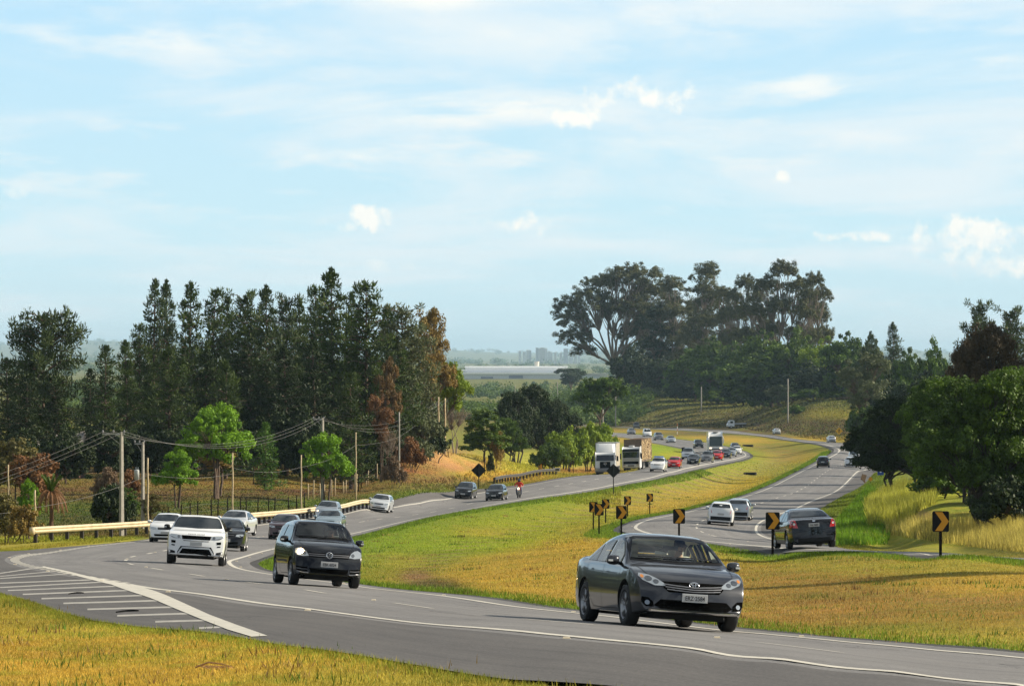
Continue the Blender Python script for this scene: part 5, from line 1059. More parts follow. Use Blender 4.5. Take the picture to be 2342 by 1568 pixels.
def motorcycle():
    r = empty('motorcycle', label='motorcycle with a round headlamp ridden in the inner lane', cat='motorcycle')
    for x in (.66, -.64):
        m = MB(); m.lathe([(.24, -.045), (.30, -.05), (.315, 0), (.30, .05), (.24, .045)], 'Y', 20, closed=True); t = m.build('wheel', RUBBER, r, True); t.location = (x, 0, .315)
        q = MB(); q.lathe([(.245, -.02), (.245, .02)], 'Y', 20)
        for k in range(10): a = k*.628; q.tube([(0, 0, 0), (.24*math.cos(a), 0, .24*math.sin(a))], .006, 3)
        q.build('rim', CHROME, t)
    m = MB(); m.tube([(.66, .08, .32), (.45, .08, .82), (.36, .06, 1.0)], .024, 6); m.tube([(.66, -.08, .32), (.45, -.08, .82), (.36, -.06, 1.0)], .024, 6); m.tube([(.34, -.34, 1.06), (.40, -.1, 1.02), (.40, .1, 1.02), (.34, .34, 1.06)], .016, 6); m.build('fork', CHROME, r, True)
    m = MB(); m.lathe([(.001, .10), (.09, .06), (.10, 0), (.06, -.08)], 'X', 14); o = m.build('headlight', LIT2, r, True); o.location = (.52, 0, .88)
    m = MB(); m.box((.15, 0, .82), (.42, .26, .22)); bev(m.build('fuel_tank', PT['red'], r), .07)
    m = MB(); m.box((-.28, 0, .80), (.62, .26, .12)); bev(m.build('saddle', TRIM, r), .04)
    m = MB(); m.box((.05, 0, .48), (.42, .26, .34)); m.tube([(.1, .13, .35), (-.2, .16, .28), (-.75, .16, .36)], .04, 6); m.tube([(.38, 0, .85), (.2, 0, .45), (-.3, 0, .42), (-.64, 0, .32)], .03, 6); m.tube([(-.3, 0, .78), (-.64, 0, .32)], .03, 6); m.build('engine', STEEL, r)
    for s_ in (1, -1): m = MB(); m.tube([(.34, s_*.26, 1.06), (.34, s_*.34, 1.22)], .008, 4); m.box((.33, s_*.36, 1.24), (.02, .12, .07)); m.build('mirror', TRIM, r)
    return r
mo = motorcycle(); on_road(mo, 1187, 1139, 'L')
REDJ = noisy('red_jacket', (.50, .03, .015), .3, 6, .8)
J = {'pelvis': (-.22, 0, .93, (.15, .13)), 'belly': (-.16, 0, 1.10, (.15, .13)), 'chest': (-.06, 0, 1.32, (.20, .15)), 'neck': (-.02, 0, 1.48, .075), 'head': (.02, 0, 1.60, (.08, .09)), 'shl': (-.04, .20, 1.40, .085), 'ell': (.10, .38, 1.20, .065), 'wrl': (.30, .33, 1.09, .04), 'shr': (-.04, -.20, 1.40, .085), 'elr': (.10, -.38, 1.20, .065), 'wrr': (.30, -.33, 1.09, .04),
     'hil': (-.18, .12, .90, .10), 'knl': (.24, .22, .74, .075), 'anl': (.05, .20, .34, .05), 'tol': (.18, .21, .30, .045), 'hir': (-.18, -.12, .90, .10), 'knr': (.24, -.22, .74, .075), 'anr': (.05, -.20, .34, .05), 'tor': (.18, -.21, .30, .045)}
E_ = [('pelvis', 'belly'), ('belly', 'chest'), ('chest', 'neck'), ('neck', 'head'), ('chest', 'shl'), ('shl', 'ell'), ('ell', 'wrl'), ('chest', 'shr'), ('shr', 'elr'), ('elr', 'wrr'), ('pelvis', 'hil'), ('hil', 'knl'), ('knl', 'anl'), ('anl', 'tol'), ('pelvis', 'hir'), ('hir', 'knr'), ('knr', 'anr'), ('anr', 'tor')]
rd = skin_figure('person', J, E_, [REDJ, SKIN, NAVY, TRIM], 'motorcycle rider in a red jacket and dark helmet leaning to the handlebars', mfun=lambda c: 1 if c.z > 1.49 else (0 if c.z > 1.0 else (3 if c.z < .36 else 2)))
h = MB(); h.lathe([(.001, .17), (.08, .15), (.13, .09), (.145, .0), (.13, -.09), (.09, -.13)], 'Z', 16); h_ = h.build('helmet', PT['navy'], rd, True); h_.location = (.02, 0, 1.62)
h = MB(); h.box((.145, 0, 1.62), (.03, .18, .09)); bev(h.build('visor', GLASS, rd), .01)
rd.matrix_world = mo.matrix_world.copy()

# ------------------------------------------------------------------ vegetation
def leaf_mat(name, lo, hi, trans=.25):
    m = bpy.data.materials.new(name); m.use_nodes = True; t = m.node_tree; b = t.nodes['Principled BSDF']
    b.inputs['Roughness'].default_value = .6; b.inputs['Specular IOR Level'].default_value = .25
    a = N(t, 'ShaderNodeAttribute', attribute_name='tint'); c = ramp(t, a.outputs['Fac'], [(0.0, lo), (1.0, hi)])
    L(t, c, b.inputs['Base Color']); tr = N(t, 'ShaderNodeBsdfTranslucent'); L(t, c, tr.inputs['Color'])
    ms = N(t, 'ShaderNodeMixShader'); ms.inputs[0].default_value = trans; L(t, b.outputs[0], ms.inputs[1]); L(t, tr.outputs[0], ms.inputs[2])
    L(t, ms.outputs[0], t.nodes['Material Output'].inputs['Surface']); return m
LM = {'pine': leaf_mat('pine_needles', (.010, .022, .008), (.078, .118, .018), .2),
      'pinelight': leaf_mat('young_pine_needles', (.03, .075, .012), (.11, .22, .02), .15),
      'pineblue': leaf_mat('greyish_pine_needles', (.011, .024, .010), (.072, .104, .024), .18),
      'euc': leaf_mat('eucalyptus_leaves', (.032, .038, .015), (.14, .142, .05), .22),
      'green': leaf_mat('green_leaves', (.022, .045, .005), (.110, .175, .012), .25),
      'dark': leaf_mat('dark_leaves', (.006, .014, .004), (.034, .058, .008), .12),  # lowered tone puts missing self-shadow into the foot of the grove
      'neardark': leaf_mat('deep_green_leaves', (.012, .028, .005), (.105, .185, .012), .25),  # ramps from dark green to bright green
      'bright': leaf_mat('bright_green_leaves', (.075, .17, .008), (.21, .38, .015), .3),
      'lime': leaf_mat('yellow_green_leaves', (.10, .17, .010), (.26, .34, .02), .3),
      'rust': leaf_mat('rust_coloured_leaves', (.10, .048, .022), (.27, .125, .04), .2),
      'rustlight': leaf_mat('thin_rust_leaves', (.06, .05, .02), (.26, .14, .045), .25),
      'amber': leaf_mat('amber_leaves', (.13, .09, .025), (.34, .23, .05), .2),
      'brown': leaf_mat('brownish_leaves', (.030, .022, .010), (.095, .062, .026), .15),
      'olive': leaf_mat('olive_leaves', (.06, .055, .018), (.20, .17, .04), .2),
      'greyg': leaf_mat('grey_green_leaves', (.05, .065, .03), (.15, .17, .07), .2),
      'dry': leaf_mat('dry_twigs', (.10, .065, .04), (.24, .16, .09), .2)}
BARK = noisy('brown_bark', (.10, .065, .045), .4, 6, .9, bump=.03); BARKP = noisy('pale_bark', (.20, .155, .12), .35, 3, .85, bump=.02); BARKD = noisy('dark_bark', (.045, .035, .028), .3, 6, .9)
def leaves(cl, n, size, rng, flat=.75, needle=False, shell=.5, up=.35):
    """cl: (k,4) clump centres and radii; returns quads"""
    cl = np.asarray(cl, float); k = len(cl); ci = np.repeat(np.arange(k), n); m = len(ci)
    d = rng.normal(size=(m, 3)); d /= np.linalg.norm(d, axis=1)[:, None]
    rad = rng.random(m)**shell; off = d*rad[:, None]*cl[ci, 3:4]; off[:, 2] *= flat
    p = cl[ci, :3]+off
    if needle:
        ax = d*1.0+np.array([0, 0, .7]); ax += rng.normal(size=(m, 3))*.35; ax /= np.linalg.norm(ax, axis=1)[:, None]
        s = np.cross(ax, rng.normal(size=(m, 3))); s /= np.linalg.norm(s, axis=1)[:, None]
        ln = size*(.7+.6*rng.random(m))[:, None]; wd = ln*.27
    else:
        nrm = d*.8+rng.normal(size=(m, 3))*.55+np.array([0, 0, up]); nrm /= np.linalg.norm(nrm, axis=1)[:, None]
        ax = np.cross(nrm, rng.normal(size=(m, 3))); ax /= np.linalg.norm(ax, axis=1)[:, None]; s = np.cross(nrm, ax)
        ln = size*(.6+.8*rng.random(m))[:, None]; wd = ln*.62
    V = np.stack([p-ax*ln*.5, p+s*wd*.5, p+ax*ln*.5, p-s*wd*.5], 1).reshape(-1, 3)
    Fq = np.arange(m*4).reshape(-1, 4)
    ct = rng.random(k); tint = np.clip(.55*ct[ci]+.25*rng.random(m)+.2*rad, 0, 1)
    return V, Fq, np.repeat(tint, 4)
def limb(mb, a, b, r0, r1, rng, wob=.12, n=5):
    a = np.array(a, float); b = np.array(b, float); ln = np.linalg.norm(b-a); pts = []
    o = rng.normal(size=3)*wob*ln
    for i in range(n+1):
        t = i/n; pts.append(a+(b-a)*t+o*math.sin(math.pi*t)*.5+np.array([0, 0, ln*.10*math.sin(math.pi*t)]))
    mb.tube(pts, [r0+(r1-r0)*(i/n) for i in range(n+1)], 5, cap=False); return pts
VAR = {}; EXT = {}
def finish_tree(key, cl, leafn, size, rng, trunk, lm, bark, needle=False, flat=.75, shell=.5, up=.35):
    V, Fq, ti = leaves(cl, leafn, size, rng, flat, needle, shell, up)
    me = (V, Fq, ti); VAR[key] = (me, trunk, lm, bark); r_ = np.hypot(V[:, 0], V[:, 1]); EXT[key] = (float(np.percentile(V[:, 2], 99.8)), 2*float(np.percentile(np.abs(np.concatenate([V[:, 0], V[:, 1]])), 97.5)))
def gen_pine(key, h=19., w=3.6, base=.12, lm='pine', seed=0, rounded=0., leafn=42, size=.52, dens=1.0):
    rng = np.random.default_rng(seed); mb = MB(); cl = []
    lean = rng.normal(size=2)*.015*h
    tp = lambda t: np.array([lean[0]*t*t, lean[1]*t*t, h*t*.97])
    mb.tube([tp(t) for t in np.linspace(0, 1, 9)], [h*.014*(1-t*.92)+.02 for t in np.linspace(0, 1, 9)], 7, cap=False)
    nl = int(22*dens)
    for i in range(nl):
        t = base+(1-base)*(i/(nl-1))**.92
        prof = ((1-t)**.52) if not rounded else (math.sin(math.pi*min(1, .18+.86*(1-t)))**.6*rounded+(1-rounded)*(1-t)**.6)
        rr = w*prof*(.62+.55*rng.random())*(0.75+.25*min(1, (t-base)/.2+.3))
        nb = max(3, int(6*min(1, rr/w+.35)))
        a0 = rng.random()*6.28
        for j in range(nb):
            a = a0+6.283*j/nb+rng.normal()*.3; r = rr*(.7+.45*rng.random()); r = max(r, .25)
            c0 = tp(t); end = c0+np.array([math.cos(a)*r, math.sin(a)*r, r*(.30-.25*(1-t))+.2*rng.normal()])
            if r > .9: limb(mb, c0, end, .05+.012*r, .02, rng, .05, 2)
            for q in np.linspace(.45 if r > 1.4 else .8, 1.0, max(1, int(r/0.95))):
                p = c0+(end-c0)*q+rng.normal(size=3)*.12; cl.append([*p, .42+.30*rng.random()+.06*r])
    cl.append([*tp(1.0), .35]); cl.append([*(tp(1.0)+np.array([0, 0, .45])), .22])
    finish_tree(key, cl, leafn, size, rng, mb, lm, 'B', True, .85, .45)
def gen_lobes(key, h, lobes, trunkr, lm, bark, seed, ncl, clr, leafn, size, fork=.25, nlimb=14, limbfrac=1.0, flat=.7, shell=.5, inner=.55, up=.35, multi=1, spread=.3):
    """lobes: (x, y, z, rx, rz); clumps sit on and just inside the lobe surfaces"""
    rng = np.random.default_rng(seed); mb = MB(); cl = []
    tot = sum(l[3]**2 for l in lobes)
    stems = []
    for k in range(multi):
        bx, by = (rng.normal(size=2)*spread if multi > 1 else (0, 0)); top = np.array([bx*2, by*2, h*fork])
        mb.tube([(bx, by, -.3), (bx*1.2, by*1.2, h*fork*.3), (bx*1.6+rng.normal()*.01*h, by*1.6, h*fork*.65), tuple(top)], [trunkr*1.25, trunkr, trunkr*.9, trunkr*.8], 8, cap=False); stems.append(top)
    for (x, y, z, rx, rz) in lobes:
        n = max(4, int(ncl*rx**2/tot)); top = stems[rng.integers(len(stems))]
        hub = limb(mb, top, (x*.55+top[0]*.2, y*.55, top[2]+(z-top[2])*.55), trunkr*.62, trunkr*.38, rng, .08, 5)[-1]
        for i in range(n):
            d = rng.normal(size=3); d /= np.linalg.norm(d)
            if d[2] < -.35: d[2] *= -.6
            q = inner+(1-inner)*rng.random()
            p = np.array([x+d[0]*rx*q, y+d[1]*rx*q, z+d[2]*rz*q]); cl.append([*p, clr*(.6+.7*rng.random())])
            if rng.random() < limbfrac*nlimb*len(lobes)/max(ncl, 1)*1.0 or i < 3: limb(mb, hub, p, trunkr*.30, trunkr*.07, rng, .12, 4)
    finish_tree(key, cl, leafn, size, rng, mb, lm, bark, False, flat, shell, up)
BM = {'B': BARK, 'P': BARKP, 'D': BARKD}
PARTS = {}
def tree(key, h0, u, D, vtop, wpx=None, w0=None, name='tree', label=None, cat='tree', group=None, rz=None, lm=None, sink=.1, foliage='crown', zb=None):
    """a tree whose top stands at picture height vtop, at distance D"""
    h0, w0 = EXT[key]; me, trunk, lm0, bark = VAR[key]; lmn = lm or lm0; k2 = (key, lmn)
    p = GD(u, D); zt = -(vtop-815)/F*D
    if zb is not None: p.z = zb
    sc = (zt-p.z)/h0; sw = sc if wpx is None else (wpx/F*D)/w0
    e = empty(name, (p.x, p.y, p.z-sink), rz if rz is not None else random.random()*6.28, label, cat, group)
    e.scale = (sw, sw, sc)
    if k2 not in PARTS:
        V, Fq, ti = me; a = mobj(foliage, V, Fq, LM[lmn], e, attr={'tint': ti}); 
        b = trunk.build('trunk', BM[bark], e, True) if trunk and trunk.v else None
        PARTS[k2] = (a.data, b.data if b else None)
    else:
        for nm, dta in zip((foliage, 'trunk'), PARTS[k2]):
            if dta: o = bpy.data.objects.new(nm, dta); COL.objects.link(o); o.parent = e
    return e
for i in range(4): gen_pine('pine%d' % i, 19, 3.5+.35*i, .10+.05*i, 'pine', 10+i, (0, .1, 0, .25)[i])
gen_pine('pineR', 19, 4.0, .22, 'pine', 31, .8); gen_pine('pineS', 9, 2.1, .10, 'pinelight', 33, 0, 40, .38, .75)
gen_pine('pineOpen', 15, 5.4, .30, 'pineblue', 35, .95, 40, .5, .8)
def ring_lobes(h, w, n, zf, rng, rz=.5, top=True):
    ls = [(rng.normal()*w*.05, rng.normal()*w*.05, h*zf, w*.32, h*(1-zf)*.95)] if top else []
    for i in range(n):
        a = 6.283*i/n+rng.normal()*.25; r = w*.5*(.45+.25*rng.random()); ls.append((math.cos(a)*r, math.sin(a)*r, h*(zf-.12+.14*rng.normal()*.6), w*.26*(.85+.3*rng.random()), h*.17*rz*2*(.8+.4*rng.random())))
    return ls
rg = np.random.default_rng(5)
gen_lobes('eucA', 36, [(-9,0,15,4.4,4.6),(-8,1,20,5,5),(-6,-2,25,5.6,5),(-2,2,29,5.6,5),(2,-2,31,5,4.8),(6,0,31.5,5.4,4.6),(8,2,27,5.2,5),(4,-2,23,5,5),(0,1,22,5,5),(-10,0,23,3.8,4),(8,-1,20,4.4,4.4),(4,1,16,3.8,4),(-6,2,12,2.8,2.6)], .44, 'euc', 'P', 3, 900, .80, 85, .34, fork=.22, nlimb=18, limbfrac=1.1, flat=.95, inner=.45)
gen_lobes('eucB', 36, [(0,0,32,3.8,4),(-2,1,27,4.2,4.6),(2.2,-1,24,4.4,4.6),(-1.5,0,19,4.6,4.8),(2,1,15,4.4,4.2),(-3,0,12,3.4,3.6),(1.5,0,10,3.4,3.6)], .32, 'euc', 'P', 4, 480, .82, 80, .34, fork=.3, nlimb=12, limbfrac=1.1, flat=.95, inner=.3)
gen_lobes('eucC', 36, [(0,0,32,4,3.6),(-4,1,28,4,3.6),(4,-1,28,4.4,4),(-6.5,0,23,4,3.6),(7,1,22,4.4,4),(0,2,23,4.6,4.4),(3,-2,17,4.6,4),(-4,-1,16,4.4,4),(9,0,16,3.2,3.2),(-8,0,15,3,3)], .36, 'euc', 'P', 6, 860, .76, 70, .34, fork=.2, nlimb=16, limbfrac=1.1, flat=.95, inner=.35)
gen_lobes('dome0', 12, ring_lobes(12, 13, 6, .66, rg)+[(2.4,1,3.2,3.6,2.4),(-2.4,-1,3.4,3.6,2.4),(0,-2,2.4,3.4,2.2)], .25, 'green', 'B', 7, 300, .95, 75, .52, fork=.2, inner=.6)
gen_lobes('dome1', 12, ring_lobes(12, 14, 7, .6, rg)+[(0,0,4,5,3),(3.4,-1,2.2,3.2,2.1),(-3.4,1,2.4,3.4,2.2)], .25, 'green', 'B', 8, 320, 1.0, 75, .52, fork=.2, inner=.6)
gen_lobes('umbr', 10, [(x*3.2, y*3.2, 8.3-.35*(x*x+y*y), 2.6, 1.0) for x in (-1.6,-.8,0,.8,1.6) for y in (-1,0,1)], .3, 'green', 'B', 9, 190, .9, 75, .5, fork=.5, flat=.45, inner=.3)
gen_lobes('small', 7, ring_lobes(7, 6.4, 5, .70, rg, .55), .12, 'bright', 'B', 12, 150, .50, 130, .20, fork=.38, inner=.5, multi=3, spread=.18)
gen_lobes('brush', 5, ring_lobes(5, 6, 6, .5, rg, .8)+[(0,0,1.6,2.4,1.6)], .07, 'olive', 'B', 13, 120, .55, 75, .26, fork=.2, inner=.35, multi=4, spread=.3)
gen_lobes('bushy', 4, ring_lobes(4, 6, 6, .5, rg, .9)+[(0,0,1.2,2.7,1.5),(1.4,1,1,1.6,1.2),(-1.5,-.6,1,1.6,1.2)], .08, 'green', 'B', 14, 170, .5, 80, .26, fork=.15, inner=.5, multi=4, spread=.4)
gen_lobes('near', 8, [(-1.2,-.8,2.4,1.6,1.0),(1.8,-.6,2.2,1.7,1.0),(0,.4,2.6,2.2,1.0),(3.4,0,2.3,1.5,1.0),(-2.6,0,3.6,1.7,1.2),(-1.6,1,5.0,1.7,1.3),(0,-.8,6.2,1.7,1.3),(1.6,.4,6.4,1.8,1.4),(3,-.6,5,1.8,1.5),(2.2,1.4,3.9,2,1.5),(0,0,4.4,2.4,1.6),(4.2,.5,3.6,1.5,1.4),(-3.6,.3,2.7,1.0,.7),(1,-1.6,3.2,1.8,1.1),(3,.5,2.6,1.5,.9)], .12, 'neardark', 'D', 15, 860, .42, 90, .16, fork=.16, nlimb=9, limbfrac=1.1, inner=.4, multi=3, spread=.35)
gen_lobes('oval', 8, [(0,0,4.6,1.9,3.3),(.6,.3,3,2.1,2.4),(-.6,-.4,2.6,1.9,2.0)], .12, 'green', 'B', 16, 170, .5, 85, .26, fork=.2, inner=.7)
gen_lobes('spreadtree', 9, [(-3,0,6,2,1.1),(-1,1,7.4,2.2,1.2),(1.4,-1,7.9,2.2,1.1),(3.4,.5,6.6,2,1.1),(0,0,5.6,2.4,1.1),(2,1,5.2,1.8,.9),(-1.8,-1,4.6,1.7,.8),(.6,.6,6.8,2.4,1.2)], .15, 'green', 'B', 17, 300, .55, 90, .26, fork=.35, nlimb=6, flat=.7, inner=.35)
gen_lobes('thin', 8, [(-1,0,5.4,1.5,1.6),(.8,.4,6.4,1.4,1.4),(.6,-.6,4.6,1.5,1.4),(-.6,.6,3.6,1.2,1.2)], .09, 'amber', 'B', 18, 110, .42, 95, .16, fork=.35, inner=.3, limbfrac=2, multi=2, spread=.15)
gen_lobes('bare', 8, [(-1,0,5.4,2,1.8),(1,.4,6.2,1.8,1.6),(.4,-.8,4.6,2,1.6)], .09, 'dry', 'P', 19, 150, .45, 14, .10, fork=.25, inner=.2, limbfrac=5, multi=4, spread=.2)

GP = 'pines of the dark grove left of the road'
pines = [ # key, u, D, vtop, width px, material, label
 ('pine0', 350, 455, 638, 66, 'pineblue', 'tall narrow dark pine at the left shoulder of the grove'),
 ('pine2', 384, 470, 640, 74, 'pineblue', 'tall pine close behind the left shoulder pine of the grove'),
 ('pine1', 431, 448, 645, 92, 'pine', 'full pine with a blunt top right of the two shoulder pines'),
 ('pine3', 480, 462, 659, 84, 'pine', 'pine with several upright tips left of the low saddle in the grove'),
 ('pine0', 516, 476, 676, 60, 'pineblue', 'thin greyish pine at the low saddle of the grove skyline'),
 ('pineR', 560, 466, 663, 84, 'pine', 'round headed pine just right of the saddle in the grove skyline'),
 ('pine2', 610, 450, 652, 92, 'pineblue', 'tall pointed pine in the middle of the grove skyline'),
 ('pineR', 653, 462, 671, 74, 'pineblue', 'round topped pine in the middle of the grove'),
 ('pine1', 686, 470, 684, 72, 'pine', 'lower pine left of the tallest pine of the grove'),
 ('pine3', 722, 466, 653, 80, 'pine', 'pine pressed against the left side of the tallest pine'),
 ('pine2', 760, 440, 613, 122, 'pine', 'tallest pine of the grove with a spire top'),
 ('pine1', 806, 460, 668, 70, 'pine', 'pine between the tallest pine and the broad lighter pine'),
 ('pine3', 838, 436, 643, 130, 'pine', 'broad lighter green pine right of the tallest pine'),
 ('pine1', 880, 452, 697, 84, 'pine', 'shorter pine on the right flank of the broad lighter pine'),
 ('pineR', 922, 440, 694, 112, 'greyg', 'greyish green pine at the right end of the grove'),
 ('pine1', 292, 440, 777, 80, 'pine', 'lower pine on the left slope of the grove'),
 ('pine0', 240, 430, 788, 70, 'pine', 'leftmost low pine of the main grove'),
 ('pine3', 318, 450, 740, 76, 'pine', 'dark pine with ragged edge below the shoulder pines'),
 ('pine1', 205, 445, 842, 70, 'dark', 'short dark pine left of the main grove'),
 ('pine2', 388, 415, 793, 92, 'pine', 'mid height green pine standing before the left half of the grove'),
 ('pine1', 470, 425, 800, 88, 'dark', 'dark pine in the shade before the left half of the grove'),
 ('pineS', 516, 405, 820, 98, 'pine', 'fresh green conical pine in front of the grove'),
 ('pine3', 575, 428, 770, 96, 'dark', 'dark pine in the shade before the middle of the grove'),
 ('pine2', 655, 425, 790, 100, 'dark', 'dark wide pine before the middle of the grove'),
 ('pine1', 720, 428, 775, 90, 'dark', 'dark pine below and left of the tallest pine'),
 ('pine0', 803, 402, 850, 84, 'pine', 'small bluish green pine in front of the broad lighter pine'),
 ('pine3', 905, 425, 800, 90, 'pine', 'pine in the lower right part of the grove'),
 ('pineOpen', 98, 395, 706, 176, 'pineblue', 'big round crowned open pine standing alone at the left'),
 ('pine1', 20, 400, 818, 90, 'dark', 'dark pine left of the round crowned open pine'),
 ('pine2', 60, 388, 850, 90, 'dark', 'dark pine below the round crowned open pine'),
 ('pine3', 140, 392, 870, 84, 'dark', 'dark pine right below the round crowned open pine'),
 ('pineS', 607, 372, 963, 66, 'pinelight', 'small bright conical pine before the grove near the yellow house')]
W0 = {'pine0': 6.6, 'pine1': 7.3, 'pine2': 8.0, 'pine3': 8.7, 'pineR': 8.4, 'pineS': 4.2, 'pineOpen': 11.4}
H0 = {'pineS': 9.4, 'pineOpen': 15.4}
for k, u, D, vt, w, lm, lb in pines: tree(k, H0.get(k, 19.4), u, D, vt, w*(1.0 if k in ('pineOpen', 'pineS') else 1.28), W0[k], 'pine_tree', lb, 'pine', GP, lm=lm)
# undergrowth that closes the foot of the grove
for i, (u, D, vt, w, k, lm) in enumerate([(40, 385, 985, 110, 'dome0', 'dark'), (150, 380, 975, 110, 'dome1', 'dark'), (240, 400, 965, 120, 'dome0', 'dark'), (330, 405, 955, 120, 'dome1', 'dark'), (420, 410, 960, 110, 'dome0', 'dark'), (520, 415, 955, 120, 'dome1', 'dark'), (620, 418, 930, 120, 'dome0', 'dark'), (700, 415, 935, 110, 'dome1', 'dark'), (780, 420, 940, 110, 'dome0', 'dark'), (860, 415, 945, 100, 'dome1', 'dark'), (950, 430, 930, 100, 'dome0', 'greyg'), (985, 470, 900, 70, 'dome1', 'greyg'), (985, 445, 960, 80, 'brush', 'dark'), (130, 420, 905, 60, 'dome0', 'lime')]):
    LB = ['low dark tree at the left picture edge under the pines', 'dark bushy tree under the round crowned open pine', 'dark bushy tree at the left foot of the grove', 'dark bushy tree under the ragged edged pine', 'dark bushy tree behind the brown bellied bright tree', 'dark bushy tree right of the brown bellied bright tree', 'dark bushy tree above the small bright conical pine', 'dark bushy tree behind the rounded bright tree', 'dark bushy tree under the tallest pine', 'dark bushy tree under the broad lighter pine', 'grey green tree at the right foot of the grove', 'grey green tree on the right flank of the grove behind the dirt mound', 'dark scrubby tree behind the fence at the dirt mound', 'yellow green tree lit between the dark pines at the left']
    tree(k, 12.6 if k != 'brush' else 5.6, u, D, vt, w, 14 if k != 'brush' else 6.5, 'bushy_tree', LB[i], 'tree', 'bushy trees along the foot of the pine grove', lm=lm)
T = tree
T('small', 7.4, 495, 345, 922, 165, 6.8, 'young_tree', 'bright green topped tree with brown lower leaves behind the roadside wires', 'tree')
T('thin', 8, 500, 352, 985, 120, 3.8, 'dry_tree', 'brown leaved thin tree inside the bright green topped tree', 'tree', lm='amber')
T('small', 7.4, 405, 318, 1028, 92, 6.8, 'young_tree', 'small bright green tree right of the transformer pole', 'tree')
T('small', 7.4, 746, 352, 988, 114, 6.8, 'young_tree', 'rounded bright green tree with many pale stems beside the concrete pole', 'tree')
T('small', 7.4, 66, 245, 1093, 52, 6.8, 'young_tree', 'bright green slender tree at far left beside the palm', 'tree')
T('thin', 8, 888, 418, 815, 50, 3.8, 'autumn_tree', 'rust coloured tree leaning against the right end of the grove', 'tree', lm='rustlight')
T('thin', 8, 872, 412, 900, 56, 3.8, 'autumn_tree', 'lower rust coloured tree under the greyish green pine', 'tree', lm='rust')
T('thin', 8, 972, 470, 703, 86, 3.8, 'autumn_tree', 'tall amber leaved tree at the right end of the grove', 'tree', lm='amber')
T('thin', 8, 1000, 475, 755, 70, 3.8, 'autumn_tree', 'smaller amber tree reaching right towards the white warehouse', 'tree', lm='amber')
T('spreadtree', 9, 1018, 480, 826, 100, 8.5, 'spreading_tree', 'yellow green flat spreading tree reaching towards the white warehouse', 'tree', lm='lime')
T('brush', 5.6, 940, 420, 996, 60, 6.5, 'shrub', 'rust red shrub below the greyish green pine beside the tall pole', 'shrub', lm='rust')
T('bare', 8, 893, 408, 975, 60, 4.6, 'bare_tree', 'leafless pale stemmed tree by the small yellow booth', 'tree')
T('bare', 8, 965, 440, 950, 80, 4.6, 'bare_tree', 'leafless brown tree behind the fence left of the twin poles', 'tree')
T('bare', 8, 1040, 500, 918, 84, 4.6, 'bare_tree', 'leafless grey stemmed tree behind the dirt mound', 'tree')
T('oval', 8, 1108, 495, 935, 96, 4.4, 'leafy_tree', 'dense glossy green tree with yellowing right edge on the mound', 'tree', lm='green')
T('brush', 5.6, 1138, 494, 985, 30, 6.5, 'shrub', 'yellow leaved shrub at the right edge of the glossy tree', 'shrub', lm='amber')
T('near', 12.6, 1180, 585, 895, 130, 14, 'dark_tree', 'dark tree left half of the big dark clump behind the mound', 'tree', lm='dark')
T('near', 12.6, 1235, 600, 880, 140, 14, 'dark_tree', 'tallest dark tree in the clump left of the umbrella tree', 'tree', lm='dark')
T('near', 12.6, 1285, 610, 915, 110, 14, 'dark_tree', 'dark tree at the right side of the big dark clump', 'tree', lm='dark')
T('near', 12.6, 1165, 570, 955, 90, 14, 'dark_tree', 'low dark tree at the lower left of the big dark clump', 'tree', lm='neardark')
for i, (u, D, vt, w) in enumerate([(1262, 560, 1010, 80), (1300, 575, 985, 100), (1345, 595, 965, 100), (1370, 610, 978, 70)]):
    T('bushy', 4.6, u, D, vt, w, 6.8, 'bush', ['low leafy green bush at the left of the bright thicket', 'bright green bush in the middle of the roadside thicket', 'tallest bright green bush above the box truck', 'bright green bush at the right tip of the thicket above the box truck'][i], 'bush', 'bright green bushes left of the box truck', lm='lime' if i else 'green')
T('spreadtree', 10, 1372, 830, 862, 112, 11, 'umbrella_tree', 'flat topped umbrella tree left of the tall eucalyptus', 'tree', lm='neardark')
T('spreadtree', 10, 1306, 2300, 842, 80, 11, 'umbrella_tree', 'dark flat tree in front of the white warehouse', 'tree', lm='dark')
T('brush', 5.6, 1122, 470, 1030, 16, 6.5, 'shrub', 'small dark shrub on the mown side of the mound', 'shrub', lm='dark')
# eucalyptus row
DM = lambda u: float(np.interp(u, [1400, 1500, 1600, 1700, 1750, 1850, 1950], [1520, 1450, 1400, 1350, 1235, 1175, 1145]))
GE = 'tall eucalyptus on the rise right of the valley'
T('eucA', 36, 1405, DM(1405)+70, 603, 240, 27, 'eucalyptus', 'huge pale limbed eucalyptus at the left end of the row', 'tree', GE, rz=0.1)
T('eucB', 36, 1470, DM(1470)+120, 640, 90, 9.5, 'eucalyptus', 'slim eucalyptus behind the right half of the huge pale limbed one', 'tree', GE)
T('eucB', 36, 1541, DM(1541)+130, 631, 105, 9.5, 'eucalyptus', 'eucalyptus with a dense rounded top second from the left', 'tree', GE)
T('eucB', 36, 1613, DM(1613)+140, 599, 104, 9.5, 'eucalyptus', 'airy eucalyptus with a high narrow top in the middle of the row', 'tree', GE)
T('eucB', 36, 1580, DM(1580)+160, 690, 90, 9.5, 'eucalyptus', 'lower eucalyptus filling between the dense and the airy one', 'tree', GE)
T('eucB', 36, 1662, DM(1662)+130, 655, 95, 9.5, 'eucalyptus', 'thin eucalyptus in the gap between the airy one and the dark one', 'tree', GE)
T('eucC', 36, 1705, DM(1705)+150, 628, 120, 19, 'eucalyptus', 'dark eucalyptus left beside the broadest one', 'tree', GE)
T('eucC', 36, 1790, DM(1790)+130, 596, 190, 19, 'eucalyptus', 'broadest airy eucalyptus with the highest top', 'tree', GE)
